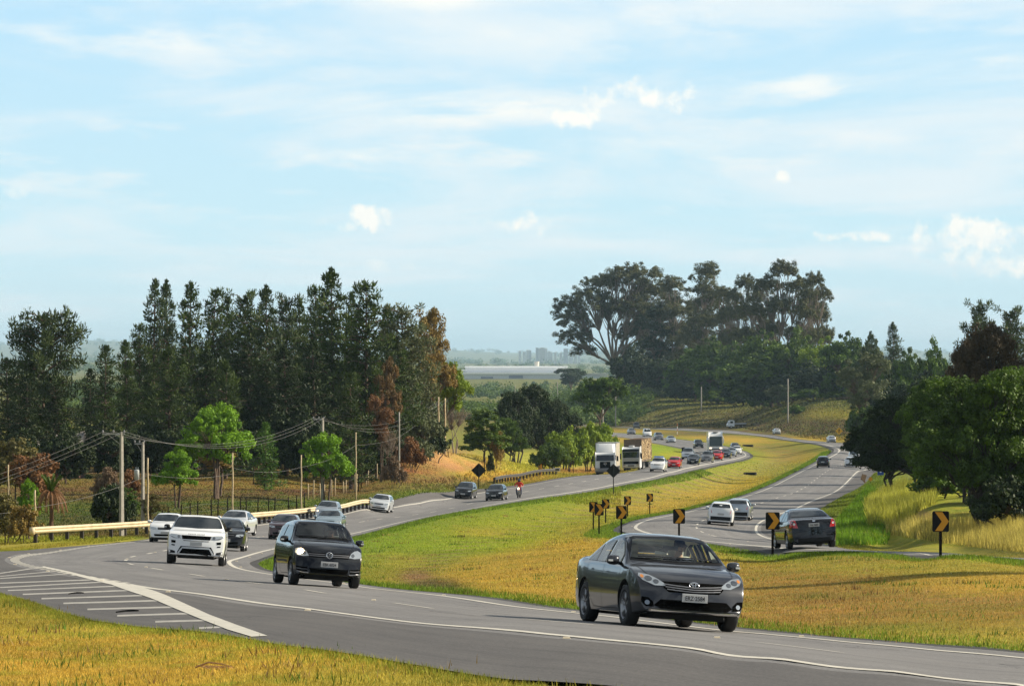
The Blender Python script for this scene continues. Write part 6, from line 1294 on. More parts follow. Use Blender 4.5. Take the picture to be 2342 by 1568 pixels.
T('eucC', 36, 1862, DM(1862)+140, 622, 120, 19, 'eucalyptus', 'rightmost eucalyptus with loose hanging branches', 'tree', GE)
T('eucB', 36, 1500, DM(1500)+110, 700, 100, 9.5, 'eucalyptus', 'dark short eucalyptus under the dense rounded one', 'tree', GE, lm='dark')
mids = [(1450, 1150, 790, 110, 'dome1', 'dark', 'dark tree at the foot of the huge pale limbed eucalyptus'), (1520, 1160, 815, 100, 'dome0', 'dark', 'dark tree under the dense rounded eucalyptus'),
 (1572, 1170, 800, 110, 'dome1', 'neardark', 'dark green tree at the left end of the leafy wood'), (1625, 1160, 772, 120, 'dome0', 'green', 'green tree at the left of the leafy wood crest'), (1690, 1165, 768, 120, 'dome1', 'green', 'green tree below the dark eucalyptus'),
 (1755, 1170, 757, 130, 'dome0', 'green', 'green tree below the broadest eucalyptus'), (1825, 1160, 755, 130, 'dome1', 'green', 'tallest green tree on the leafy wood crest'), (1885, 1165, 772, 110, 'dome0', 'lime', 'lighter green tree at the right end of the leafy wood crest'),
 (1765, 1090, 797, 200, 'dome1', 'green', 'wide flat yellow green crowned tree in front of the leafy wood'), (1640, 1100, 812, 120, 'dome0', 'neardark', 'dark tree left of the wide flat crowned tree'), (1860, 1090, 828, 110, 'dome1', 'dark', 'dark tree right below the wide flat crowned tree'),
 (1700, 1090, 845, 110, 'dome1', 'dark', 'dark shaded tree under the wide flat crowned tree'), (1780, 1085, 850, 110, 'dome0', 'dark', 'dark shaded tree in the middle above the bank'), (1590, 1100, 850, 100, 'dome1', 'dark', 'dark shaded tree at the left above the bank'),
 (1930, 1060, 762, 110, 'dome0', 'neardark', 'round dark green tree right of the leafy wood'), (1915, 1000, 830, 100, 'dome1', 'dark', 'dark tree above the sunlit patch of the bank'), (1975, 760, 805, 110, 'thin', 'greyg', 'grey green feathery tree right of the bank'),
 (1990, 1020, 765, 70, 'dome0', 'pineblue', 'dark tree left of the pointed pine on the skyline'), (2130, 900, 778, 90, 'dome1', 'neardark', 'dark tree right of the pointed pine on the skyline'), (2075, 930, 800, 110, 'dome0', 'neardark', 'dark tree below the pointed pine'),
 (2020, 850, 850, 110, 'dome1', 'dark', 'shaded tree under the pointed pine'), (2110, 780, 850, 130, 'dome0', 'dark', 'shaded tree left of the reddish brown tree'), (2190, 700, 835, 120, 'dome1', 'brown', 'brown topped tree at the foot of the two far right pines')]
for (u, D, vt, w, k, lm, lb) in mids:
    if u < 1970: D = DM(u)+max(0, (D-1080))*.4
    h0 = {'umbr': 10, 'thin': 8}.get(k, 12.6); w0 = {'umbr': 11, 'thin': 3.8}.get(k, 14)
    T(k, h0, u, D, vt, w, w0, 'broadleaf_tree', lb, 'tree', 'broadleaf trees above the far bank', lm=lm)
T('pine2', 19.4, 2045, 950, 737, 70, 8, 'pine_tree', 'pointed pine alone on the right skyline', 'pine', lm='pineblue')
T('pine1', 19.4, 1995, 1000, 765, 50, 7.3, 'pine_tree', 'small pine left of the pointed skyline pine', 'pine', lm='pineblue')
T('pineR', 19.4, 2238, 560, 686, 92, 8.4, 'pine_tree', 'tall round pine at the far right skyline', 'pine', lm='pineblue')
T('pineR', 19.4, 2312, 580, 700, 100, 8.4, 'pine_tree', 'tall pine at the right picture edge behind the brown tree', 'pine', lm='pineblue')
T('near', 12.6, 2290, 330, 745, 220, 14, 'broadleaf_tree', 'reddish brown crowned tree at the upper right edge', 'tree', lm='brown')
T('near', 12.6, 2205, 345, 775, 150, 14, 'broadleaf_tree', 'brown tinged dark tree left of the reddish brown crowned one', 'tree', lm='brown')
T('near', 8, 2265, 228, 845, 330, 10, 'roadside_tree', 'large dark leaved tree with leaning trunks behind the right chevron sign', 'tree', rz=0.3)
T('near', 8, 2385, 236, 880, 300, 10, 'roadside_tree', 'dark leaved tree at the right picture edge', 'tree', rz=2.2)
T('near', 8, 2130, 292, 865, 230, 10, 'roadside_tree', 'green tree leaning over the roadside mound', 'tree', rz=1.2)
T('near', 8, 2048, 345, 935, 180, 10, 'roadside_tree', 'dark low tree overhanging the shoulder where cars vanish', 'tree', rz=0.3, lm='dark')
T('near', 8, 2205, 262, 862, 300, 10, 'roadside_tree', 'dark leafy tree between the leaning tree and the one behind the right chevron sign', 'tree', rz=4.0)
T('near', 8, 2335, 262, 840, 340, 10, 'roadside_tree', 'bright topped leafy tree rising behind the trees at the right edge', 'tree', rz=5.1)
T('near', 8, 2085, 330, 905, 230, 10, 'roadside_tree', 'dark leafy tree behind the roadside mound', 'tree', rz=2.9, lm='dark')
T('bushy', 4.6, 2155, 285, 1060, 130, 6.8, 'bush', 'dark bush below the green leaning tree', 'bush', lm='neardark')
T('bushy', 4.6, 2330, 245, 1085, 160, 6.8, 'bush', 'dark undergrowth at the right picture edge', 'bush', lm='dark')
for i, (u, D, vt, w, lm) in enumerate([(1560, 1290, 880, 90, 'dark'), (1640, 1275, 890, 80, 'green'), (1700, 1260, 885, 90, 'dark'), (1745, 1250, 900, 60, 'neardark'), (1818, 1120, 925, 44, 'neardark'), (1870, 1090, 885, 110, 'neardark'), (1930, 1070, 890, 90, 'green'), (1480, 1300, 885, 80, 'dark'), (1420, 1280, 880, 80, 'dark'), (1800, 1130, 880, 80, 'greyg'), (1955, 900, 905, 80, 'brown'), (1990, 760, 930, 90, 'neardark')]):
    if 1400 < u < 1975: D = DM(u) if i not in (4,) else D
    T('bushy', 4.6, u, D, vt, w, 6.8, 'bush', ['dark bush on top of the far bank left of the middle', 'green bush on top of the far bank', 'dark bush beside the green one on the far bank', 'small bush at the gap in the far bank', 'round bush on the slope beside the white post', 'dark green bush above the sunlit bank', 'green bush at the right end of the bank top', 'dark bush left on the bank top below the eucalyptus', 'leftmost dark bush on the bank top', 'greyish bush in the middle of the bank top', 'brownish bush above the pedestrian warning sign', 'dark bush hanging over the far bend'][i], 'bush', 'bushes on the far bank', lm=lm)
# left edge, near
for i, (u, D, vt, w, k, lm, lb) in enumerate([(15, 232, 1125, 100, 'brush', 'olive', 'thin olive bush at the left edge of the picture by the guardrail end'), (55, 228, 1150, 70, 'brush', 'amber', 'amber leaved bush by the guardrail end'), (35, 330, 1000, 130, 'brush', 'olive', 'olive green tree at the left edge behind the wires'), (75, 320, 1035, 110, 'brush', 'rust', 'rusty brown bush left of the palm'), (250, 330, 1065, 60, 'brush', 'dry', 'dead brown bush in the field left of the tall pole'), (300, 340, 1070, 50, 'brush', 'rust', 'rust brown dead bush behind the tall pole'), (350, 262, 1125, 50, 'thin', 'olive', 'thin straggly sapling at the foot of the transformer pole'), (900, 395, 1040, 50, 'brush', 'dry', 'dry scrub on the slope left of the mound'), (256, 258, 1104, 88, 'bushy', 'dark', 'dense dark rounded shrub left of the tall concrete pole'), (292, 292, 1112, 46, 'oval', 'neardark', 'leafy shrub right of the tall concrete pole')]):
    h0, w0 = {'brush': (5.6, 6.5), 'thin': (8, 3.8), 'oval': (8, 4.4), 'bushy': (4.6, 6.8)}[k]
    T(k, h0, u, D, vt, w, w0, 'shrub' if k != 'thin' else 'sapling', lb, 'shrub', None, lm=lm)

T('bushy', 4.6, 2318, 224, 1085, 170, 6.8, 'bush', 'dark bush reaching the grass right of the leaning trunks', 'bush', lm='dark')
T('bushy', 4.6, 2212, 300, 1075, 150, 6.8, 'bush', 'dark bush far behind the leaning trunks', 'bush', lm='neardark')
for i, (u, D, vt, w) in enumerate([(25, 392, 1000, 130), (110, 396, 1015, 120), (195, 400, 1000, 130), (285, 404, 1010, 120), (370, 408, 1005, 130), (455, 412, 1000, 120), (545, 418, 1008, 130), (640, 430, 1000, 120), (720, 436, 1010, 110), (800, 440, 1000, 120), (880, 446, 1000, 110)]):
    T('bushy', 4.6, u, D+22, vt, w, 6.8, 'thicket', ['dark thicket at the left picture edge under the pines', 'dark thicket under the round crowned open pine', 'dark thicket left of the brick house roof', 'dark thicket behind the tall concrete pole', 'dark thicket behind the transformer pole', 'dark thicket behind the bright topped tree', 'dark thicket left of the small bright pine', 'dark thicket around the yellow house', 'dark thicket right of the yellow house', 'dark thicket behind the small yellow booth', 'dark thicket right of the small yellow booth'][i], 'thicket', 'thickets under the pine grove', lm='dark')
# woods and bushes of the valley floor, too many and too far to count
rg = np.random.default_rng(77); cl = []
def band(n, D0, D1, u0, u1, r0, r1, hmul=1.0):
    for _ in range(n):
        D = D0*(D1/D0)**rg.random(); u = u0+(u1-u0)*rg.random(); x = (u-1171)/F*D; z = Hs(x, D); r = r0+(r1-r0)*rg.random()
        for j in range(3): cl.append([x+rg.normal()*r*.8, D+rg.normal()*r, z+r*(.35+.5*rg.random())*hmul, r])
Vw = []
for (n, D0, D1, u0, u1, r0, r1, lf, sz) in [(260, 1350, 2000, 980, 1480, 2.4, 4.6, 190, .8), (150, 1350, 2600, 100, 420, 2.4, 4.6, 150, .9), (330, 2500, 3500, 100, 2342, 3, 5.0, 60, 1.4), (360, 4900, 11500, -100, 2442, 5, 10, 50, 2.8), (650, 12500, 32500, -200, 2542, 10, 20, 34, 7)]:
    cl = []; band(n, D0, D1, u0, u1, r0, r1); V, Fq, ti = leaves(cl, lf, sz, rg, .75, False, .5, .35); Vw.append((V, Fq, ti))
b0 = 0; VV = []; FF = []; TT = []
for V, Fq, ti in Vw: VV.append(V); FF.append(Fq+b0); TT.append(ti); b0 += len(V)
tag(mobj('distant_woodland', np.concatenate(VV), np.concatenate(FF), LM['green'], attr={'tint': np.concatenate(TT)}), 'far green woods and scrub spread over the valley floor', 'woodland', kind='stuff')

# woods beside the road outside the picture, mirrored in the paintwork of the cars
cl = []; rg = np.random.default_rng(4)
for _ in range(420):
    a = rg.random(); D = 60+420*rg.random(); x = (-.16*D-14-60*rg.random()) if a < .75 else (.16*D+20+60*rg.random()); h_ = 7+9*rg.random(); z = Hs(x, D)
    for j in range(4): cl.append([x+2*rg.normal(), D+2*rg.normal(), z+h_*(.25+.22*j), 2.6*(1.1-.18*j)])
V, Fq, ti = leaves(cl, 26, 1.5, rg, .9); tag(mobj('roadside_woodland', V, Fq, LM['dark'], attr={'tint': ti}), 'woods standing beside the highway outside the frame', 'woodland', kind='stuff')

for i, (x, D, h_, k) in enumerate([(27, 104, 14, 'eucB'), (30, 150, 13, 'dome0'), (47, 330, 22, 'eucB'), (52, 365, 24, 'eucC'), (55, 405, 22, 'eucB'), (62, 450, 24, 'eucC'), (66, 500, 22, 'eucB'), (74, 560, 24, 'eucC'), (84, 640, 24, 'eucB'), (42, 280, 20, 'eucB')]):
    z = Hs(x, D); T(k, 0, 1171+x/D*F, D, 815-(z+h_)/D*F, None, 1, 'verge_tree', 'tree beyond the right picture edge that throws its long shadow across the road', 'tree', 'trees beyond the right picture edge')

# ------------------------------------------------------------------ signs, posts, wires, rails
SIGNB = mat('sign_black', (.006, .006, .006), .7, spec=.2); SIGNY = mat('sign_yellow', (.62, .27, .005), .6); POSTD = mat('dark_wood_post', (.014, .010, .007), .9, spec=.1); WOODP = noisy('weathered_wood', (.46, .36, .22), .3, 6, .9); CONC = noisy('grey_concrete', (.30, .275, .235), .2, 5, .9)
RAIL = noisy('guardrail_beam', (.52, .42, .27), .18, 1.5, .6); RAILP = mat('guardrail_post', (.035, .028, .024), .8); WIREM = mat('wire', (.16, .15, .14), .6)
def rrect(w, h, r=.05, n=5):
    o = []
    for cx, cy, a0 in ((w/2-r, h/2-r, 0), (-w/2+r, h/2-r, 90), (-w/2+r, -h/2+r, 180), (w/2-r, -h/2+r, 270)):
        for k in range(n+1): a = R(a0+90*k/n); o.append((cx+r*math.cos(a), cy+r*math.sin(a)))
    return o
def slab(m, pts, y0, y1, mi=0):
    n = len(pts); v = [(x, y0, z) for x, z in pts]+[(x, y1, z) for x, z in pts]
    m.add(v, [tuple(range(n)), tuple(range(2*n-1, n-1, -1))]+[(i, n+i, n+(i+1) % n, (i+1) % n) for i in range(n)], mi)
def chevron(u, vb, D, wpx, top_v, label):
    p = Vector(unp(u, vb, D)); gz = Hs(p.x, p.y); p.z = gz; w = .52; h = .64
    zt = -(top_v-815)/F*D; hz_ = zt-gz
    r = empty('chevron_sign', p, 0, label, 'road sign', 'yellow chevron signs along the curve')
    m = MB(); m.box((0, 0, hz_*.5-.3), (.085, .085, hz_+.5)); m.build('post', POSTD, r)
    m = MB(); slab(m, [(x, z) for x, z in rrect(w, h)], -.062, -.045); o = m.build('sign_panel', SIGNB, r); o.location.z = hz_-h/2
    a = h*.46; m = MB(); slab(m, [(-w*.34, a), (w*.10, a), (w*.49, 0), (w*.10, -a), (-w*.34, -a), (w*.06, 0)], -.066, -.0625); q = m.build('chevron_arrow', SIGNY, o); return r
for a in [(2151,1288,135,40,1168,'rightmost and nearest chevron sign in front of the tall yellow grass'),(1767,1272,161,34,1170.5,'chevron sign beside the black sedan seen from behind'),(1553,1240,189,26,1163,'chevron sign standing above the roof of the dark grey sedan'),(1421,1230,213,23,1156,'chevron sign just left above the dark grey sedan'),(1370,1223,242,20,1151.5,'chevron sign in front of the leftmost one'),(1357,1212,270,17,1147,'leftmost chevron sign partly covered by the one before it'),(1385,1195,298,17,1141,'chevron sign right behind the pair of overlapping ones'),(1435,1181,322,15,1134,'small chevron sign second from the farthest'),(1486,1176,342,14,1128,'farthest and smallest chevron sign')]: chevron(*a)
def diamond_back(u, vb, D, vc, half_px, label):
    p = GD(u, D); r = empty('warning_sign', p, 0, label, 'road sign'); hf = half_px/F*D; zc = -(vc-815)/F*D-p.z
    m = MB(); m.tube([(0, 0, -.3), (0, 0, zc+hf*.95)], .045, 8); m.build('post', SIGNB, r)
    m = MB(); slab(m, [(hf, 0), (hf*.06, hf*.94), (-hf*.06, hf*.94), (-hf, 0), (-hf*.06, -hf*.94), (hf*.06, -hf*.94)], .05, .07); o = m.build('sign_panel', SIGNB, r); o.location.z = zc
    m = MB(); m.box((0, .04, hf*.45), (hf*.9, .03, .05)); m.box((0, .04, -hf*.45), (hf*.9, .03, .05)); o = m.build('bracket', SIGNB, r); o.location.z = zc; return r
diamond_back(1095, 1119, 430, 1075, 17, 'dark back of a diamond warning sign left of the tall black hatchback')
diamond_back(1403, 1125, 440, 1076, 16.5, 'dark back of a diamond warning sign overlapping the box truck')
p = GD(1563, 745); r = empty('roadside_sign', p, 0, 'small dark rectangular sign seen from behind above the queue of cars', 'road sign')
m = MB(); m.tube([(0, 0, -.3), (0, 0, 1.2)], .05, 6); m.build('post', SIGNB, r); m = MB(); slab(m, [(-.3, .75), (.3, .75), (.3, 1.65), (-.3, 1.65)], -.03, .03); m.build('sign_panel', SIGNB, r)
# pedestrian warning, blue sign, small yellow diamond, yellow marker
p = GD(1919, 975); zc = -(985-815)/F*975-p.z; r = empty('pedestrian_sign', p, 0, 'yellow diamond sign with a black walking figure at the far bend', 'road sign')
m = MB(); m.tube([(0, 0, -.3), (0, 0, zc+.7)], .05, 6); m.build('post', POSTD, r)
m = MB(); slab(m, [(.84, 0), (0, .84), (-.84, 0), (0, -.84)], -.08, -.05); o = m.build('sign_panel', mat('sign_yellow_far', (.62, .36, .01), .6), r); o.location.z = zc
m = MB(); m.lathe([(.001, -.02), (.085, 0), (.001, .02)], 'Y', 10, c=(0, -.09, .38)); m.box((0, -.09, .12), (.16, .02, .34)); m.box((.10, -.09, -.22), (.08, .02, .42), ry=R(-20)); m.box((-.10, -.09, -.22), (.08, .02, .42), ry=R(20)); m.box((.16, -.09, .14), (.06, .02, .30), ry=R(-35)); m.box((-.16, -.09, .14), (.06, .02, .30), ry=R(35)); m.build('walking_figure', SIGNB, o)
p = GD(2014, 500); r = empty('blue_sign', p, 0, 'blue rectangular road sign half hidden under the overhanging branches', 'road sign'); zc = -(1075-815)/F*500-p.z
m = MB(); m.tube([(0, 0, -.3), (0, 0, max(.5, zc))], .05, 6); m.build('post', POSTD, r); m = MB(); slab(m, [(-.36, -.55), (.36, -.55), (.36, .55), (-.36, .55)], -.08, -.05); o = m.build('sign_panel', mat('sign_blue', (.005, .05, .32), .5), r); o.location.z = zc; m = MB(); slab(m, [(-.10, -.25), (.10, -.25), (.10, .0), (-.10, .0)], -.09, -.081); m.build('pictogram', LAMPW, o)
p = GD(1991, 440); r = empty('small_diamond_sign', p, 0, 'tiny yellow diamond sign on the right verge near the broken barrier', 'road sign'); zc = -(1095-815)/F*440-p.z
m = MB(); m.tube([(0, 0, -.3), (0, 0, max(.4, zc))], .03, 6); m.build('post', POSTD, r); m = MB(); slab(m, [(.25, 0), (0, .25), (-.25, 0), (0, -.25)], -.06, -.04); o = m.build('sign_panel', SIGNY, r); o.location.z = max(.4, zc)
p = GD(1236, 505); r = empty('yellow_marker_post', p, 0, 'tall yellow marker board on the short dark guardrail', 'road marker'); hh = (1090-1063)/F*505
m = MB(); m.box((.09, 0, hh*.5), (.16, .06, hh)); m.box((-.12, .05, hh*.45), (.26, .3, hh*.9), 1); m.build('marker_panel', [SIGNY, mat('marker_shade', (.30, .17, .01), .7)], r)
p = GD(1549, 985); r = empty('marker_post', p, 0, 'thin red and white banded post in the far median', 'road marker')
m = MB()
for k in range(5): m.tube([(0, 0, -.2+k*.62), (0, 0, .42+k*.62)], .07, 6, m=k % 2)
m.build('post', [mat('post_rust', (.35, .10, .04), .8), LAMPW], r)
# guardrails
def guardrail(pts, label, beam, post, every=3.8, name='guardrail', hb=.48, face=-1):
    P = cr([(p[0], p[1]) for p in pts], 10); s = np.r_[0, np.cumsum(np.hypot(*np.diff(P, axis=0).T))]; n = int(s[-1]/1.2)+1; q = np.linspace(0, s[-1], n)
    x = np.interp(q, s, P[:, 0]); y = np.interp(q, s, P[:, 1]); z = H(x, y); T_ = np.gradient(np.stack([x, y], 1), axis=0); T_ /= np.hypot(T_[:, 0], T_[:, 1])[:, None]; nx_, ny_ = T_[:, 1]*face*-1, -T_[:, 0]*face*-1
    r = empty(name, (0, 0, 0), 0, label, 'guardrail')
    prof = [(0, .0), (.045, .035), (.085, .09), (.045, .145), (.02, .165), (.045, .19), (.085, .245), (.045, .30), (0, .335), (-.03, .335), (-.03, 0)]
    V = []; k = len(prof)
    for i in range(n):
        for (o, h) in prof: V.append((x[i]+nx_[i]*o, y[i]+ny_[i]*o, z[i]+hb+h))
    Fc = [(i*k+j, i*k+(j+1) % k, (i+1)*k+(j+1) % k, (i+1)*k+j) for i in range(n-1) for j in range(k)]+[tuple(range(k)), tuple(range((n-1)*k+k-1, (n-1)*k-1, -1))]
    mobj('beam', V, Fc, beam, r)
    for d in np.arange(.6, s[-1], every):
        px, py = np.interp(d, q, x), np.interp(d, q, y); m = MB(); m.box((0, 0, .25), (.12, .18, 1.0)); o = m.build('post', post, r); o.location = (px-np.interp(d, q, nx_)*.14, py-np.interp(d, q, ny_)*.14, Hs(px, py)); o.rotation_euler = (0, 0, math.atan2(np.interp(d, q, T_[:, 1]), np.interp(d, q, T_[:, 0])))
    return r, (x, y, z)
gr_, (gx, gy, gz_) = guardrail([G(u, v) for u, v in [(78, 1241), (200, 1233), (345, 1223), (470, 1212), (600, 1198), (720, 1184), (800, 1172), (845, 1165)]], 'long cream guardrail with dark posts along the left edge of the road', RAIL, RAILP, 2.5)
m = MB(); m.lathe([(.001, -.17), (.14, -.17), (.16, 0), (.14, .17), (.001, .17)], 'Z', 12); o = m.build('end_cap', RAIL, gr_, True); o.location = (gx[0]-.1, gy[0], gz_[0]+.62); o.scale = (1, 1, 1.1)
guardrail([GD(1132, 452), GD(1180, 478), GD(1236, 504), GD(1278, 524)], 'short backlit dark guardrail seen from behind below the grassy mound', mat('backlit_rail', (.05, .045, .04), .7), RAILP, 3.5)  # beam colour holds the darkness of its backlit side
m = MB(); p = GD(1273, 520); r = empty('barrier_end_block', p, 0, 'pale block at the right end of the short dark guardrail', 'barrier'); m.box((0, 0, .72), (.85, .35, .42)); m.box((0, -.19, .72), (.6, .02, .2), 1); m.build('block', [mat('pale_block', (.5, .47, .42), .7), TRIM], r)
# utility poles
def pole(u, D, vtop, r0, r1, m_, label, cat='utility pole', name='utility_pole', arm=0, sq=False, vb=None, lean=0.0, group=None):
    p = GD(u, D); h = -(vtop-815)/F*D-p.z; r = empty(name, p, 0, label, cat, group)
    m = MB(); pts = [(lean*t, 0, -.3+(h+.3)*t) for t in np.linspace(0, 1, 7)]
    if not sq: pts = [(a+.02*math.sin(i*2.1)*(1 if m_ is WOODP else 0), b_, c) for i, (a, b_, c) in enumerate(pts)]
    m.tube(pts, [r0+(r1-r0)*t for t in np.linspace(0, 1, 7)], 4 if sq else 8); o = m.build('shaft', m_, r, not sq)
    if sq: pass
    if arm:
        m = MB(); m.box((-arm*.35, 0, h-.12), (arm, .09, .08)); m.tube([(-arm*.6, 0, h-.14), (0, 0, h-.75)], .02, 5); a = m.build('crossarm', mat('galvanised_arm', (.35, .34, .33), .5, .5), r)
        m = MB()
        for x in (-arm*.82, -arm*.35, arm*.12): m.lathe([(.001, .10), (.035, .09), (.05, .03), (.03, 0), (.05, -.03), (.001, -.06)], 'Z', 8, c=(x, 0, h+.0))
        m.build('insulators', mat('insulator', (.25, .24, .24), .3), a)
    return r, Vector((p.x, p.y, p.z+h)), h
P1, t1, h1 = pole(278, 238, 987, .15, .10, CONC, 'tall tapering concrete pole in front of the dense dark shrub', arm=1.25, sq=True)
P2, t2, h2 = pole(327, 262, 1010, .13, .09, CONC, 'concrete pole carrying a grey transformer', arm=.6, sq=True)
m = MB(); m.lathe([(.001, .34), (.14, .32), (.16, .26), (.16, -.26), (.001, -.30)], 'Z', 14); m.tube([(-.06, 0, .32), (-.06, 0, .48)], .025, 5); m.tube([(.07, 0, .32), (.07, 0, .48)], .025, 5); o = m.build('transformer', mat('transformer_grey', (.50, .50, .47), .5), P2, True); o.location = (-.36, -.05, h2*.62)
P3, t3, h3 = pole(338, 258, 1046, .06, .05, WOODP, 'thin wooden pole right beside the transformer pole')
P4, t4, h4 = pole(80, 236, 1120, .06, .05, WOODP, 'thin wooden pole at the left end of the long guardrail')
P5, t5, h5 = pole(19, 285, 1062, .05, .045, WOODP, 'thin wooden pole poking out of the bushes at the far left')
P6, t6, h6 = pole(532, 290, 1035, .06, .05, WOODP, 'thin wooden pole behind the pale silver sedan')
P7, t7, h7 = pole(689, 325, 1040, .06, .05, WOODP, 'thin wooden pole left of the rounded bright green tree')
P8, t8, h8 = pole(738, 352, 955, .15, .11, CONC, 'concrete pole behind the rounded bright green tree', arm=.9, sq=True, lean=.0)
P9, t9, h9 = pole(814, 372, 988, .06, .05, WOODP, 'thin pale pole right of the rounded bright green tree')
P10, t10, h10 = pole(913, 402, 942, .09, .07, CONC, 'tall slim pole standing before the rust red shrub')
P11, t11, h11 = pole(1003, 462, 907, .10, .08, WOODP, 'left one of the twin tall wooden poles on the dirt mound')
P12, t12, h12 = pole(1018, 466, 910, .10, .08, WOODP, 'right one of the twin tall wooden poles on the dirt mound')
pole(1379, 900, 936, .16, .12, CONC, 'pale pole between the umbrella tree and the far road', arm=0)
pole(1802, 1100, 866, .2, .15, CONC, 'white pole standing on the slope of the far bank')
pole(1604, 1330, 884, .2, .15, CONC, 'short white pole stub on top of the far bank')
pole(1178, 2100, 880, .2, .15, CONC, 'distant pole in the valley left of the warehouse middle', arm=0); pole(1275, 1900, 872, .2, .15, CONC, 'distant pole with a crossarm in the valley below the warehouse', arm=2.5); pole(1408, 1300, 866, .2, .15, CONC, 'distant pole with a crossarm beside the huge eucalyptus trunk', arm=3.2)
def wire(a, b_, sag, label, rad=.022, cat='power line', name='power_line', group=None):
    a, b_ = Vector(a), Vector(b_); m = MB(); pts = [a.lerp(b_, t)-Vector((0, 0, sag*4*t*(1-t))) for t in np.linspace(0, 1, 15)]
    return tag(m.build(name, WIREM), label, cat, group)
def off(t, dx, dz=0): return (t.x+dx, t.y, t.z+dz)
def wire(a, b_, sag, label, rad=.008, cat='power line', name='power_line', group='power lines along the left verge'):
    a, b_ = Vector(a), Vector(b_); m = MB(); pts = [a.lerp(b_, t)-Vector((0, 0, sag*4*t*(1-t))) for t in np.linspace(0, 1, 15)]
    m.tube(pts, rad, 4); return tag(m.build(name, WIREM), label, cat, group)
ends = [(-40, 1097), (-40, 1110), (-40, 1118)]
for k, (dx, (ue, ve)) in enumerate(zip((-1.03, -.44, .15), ends)):
    wire(off(t1, dx), unp(ue, ve, 232), .12, ['upper overhead wire from the tall concrete pole down to the left edge', 'middle overhead wire from the tall concrete pole down to the left edge', 'lowest of the three overhead wires running left from the tall concrete pole'][k])
    wire(off(t1, dx), off(t8, (-.74, -.31, .11)[k]), 1.35+.12*k, ['upper long sagging wire between the two armed concrete poles', 'middle long sagging wire between the two armed concrete poles', 'lower long sagging wire between the two armed concrete poles'][k])
    wire(off(t8, (-.74, -.31, .11)[k]), off(t12, (-.3, 0, .3)[k], -.1*k), 1.6+.3*k, ['upper wire from the concrete pole by the bright tree to the twin poles', 'middle wire from the concrete pole by the bright tree to the twin poles', 'lower wire from the concrete pole by the bright tree to the twin poles'][k])
wire(off(t4, 0, -.95), off(t3, 0, -1.05), .25, 'single low cable between the left end pole and the transformer pole', group='low cable along the left verge')
wire(unp(-40, 1175, 225), off(t4, 0, -.95), .1, 'low cable leaving the picture on the left', group='low cable along the left verge')
wire(off(t3, 0, -1.0), off(t6, 0, -1.4), .25, 'low cable between the transformer pole and the pole behind the pale silver sedan', group='low cable along the left verge')
wire(off(t6, 0, -1.0), off(t7, 0, -.9), .35, 'low cable sagging between the two thin poles in the field', group='low cable along the left verge')
wire(off(t7, 0, -.9), off(t9, 0, -1.1), .3, 'low cable passing behind the rounded bright green tree', group='low cable along the left verge')
wire(off(t9, 0, -1.1), off(t10, 0, -2.3), .2, 'low cable rising to the tall slim pole', group='low cable along the left verge')
wire(off(t10, 0, -2.3), off(t11, 0, -.5), .3, 'low cable climbing to the twin wooden poles', group='low cable along the left verge')
# fence posts in the field and up the mound
FP = []
for k in range(24):
    t = k/23; u = 705+(1000-705)*t; D = 362+(462-362)*t**1.05; FP.append((u+4*math.sin(k*3.3), D, 1.35+.25*math.sin(k*1.7)))
for k in range(17): t = k/16; FP.append((345+(700-345)*t+5*math.sin(k*2.3), 268+(340-268)*t, 1.0+.35*math.sin(k*2.9)**2))
for k, (u, D) in enumerate([(1108, 470), (1175, 560), (1276, 560), (1311, 565), (826, 402), (860, 412), (620, 372), (580, 388), (820, 395)]): FP.append((u, D, 1.6))
near_ = ['the yellow booth', 'the tall slim pole', 'the dirt mound', 'the rounded bright green tree', 'the guardrail']
pm = {}
for k, (u, D, h_) in enumerate(FP):
    p = GD(u, D); key_ = (k % 4, k >= 24)
    if key_ not in pm:
        m = MB(); m.tube([(0, 0, -.2), (.01*(k % 3), 0, .6), (.03*(k % 2), 0, 1.35)], [.055, .05, .045], 6); o = m.build('fence_post', WOODP if k < 24 or k > 40 else POSTD, None, True); pm[key_] = o.data
    else: o = bpy.data.objects.new('fence_post', pm[key_]); COL.objects.link(o)
    o.location = p; o.scale = (1, 1, h_/1.35)
    tag(o, 'pale weathered fence post in the row climbing the dirt mound' if k < 24 else ('dark stubby fence post in the field behind the long guardrail' if k < 41 else 'single pale post standing among the grass and bushes behind the mound or the field'), 'fence post', 'fence posts climbing the mound' if k < 24 else ('fence posts behind the guardrail' if k < 41 else 'lone posts in the grass'))
for (lo, hi, lb) in ((0, 24, 'thin fence wires of the row climbing the mound'), (24, 41, 'thin fence wires behind the long guardrail')):
    m = MB()
    for zf in (.45, .8): m.tube([Vector((GD(u, D).x, GD(u, D).y, GD(u, D).z+zf*h_)) for u, D, h_ in FP[lo:hi]], .006, 3)
    tag(m.build('fence_wire', WIREM), lb, 'fence wire')
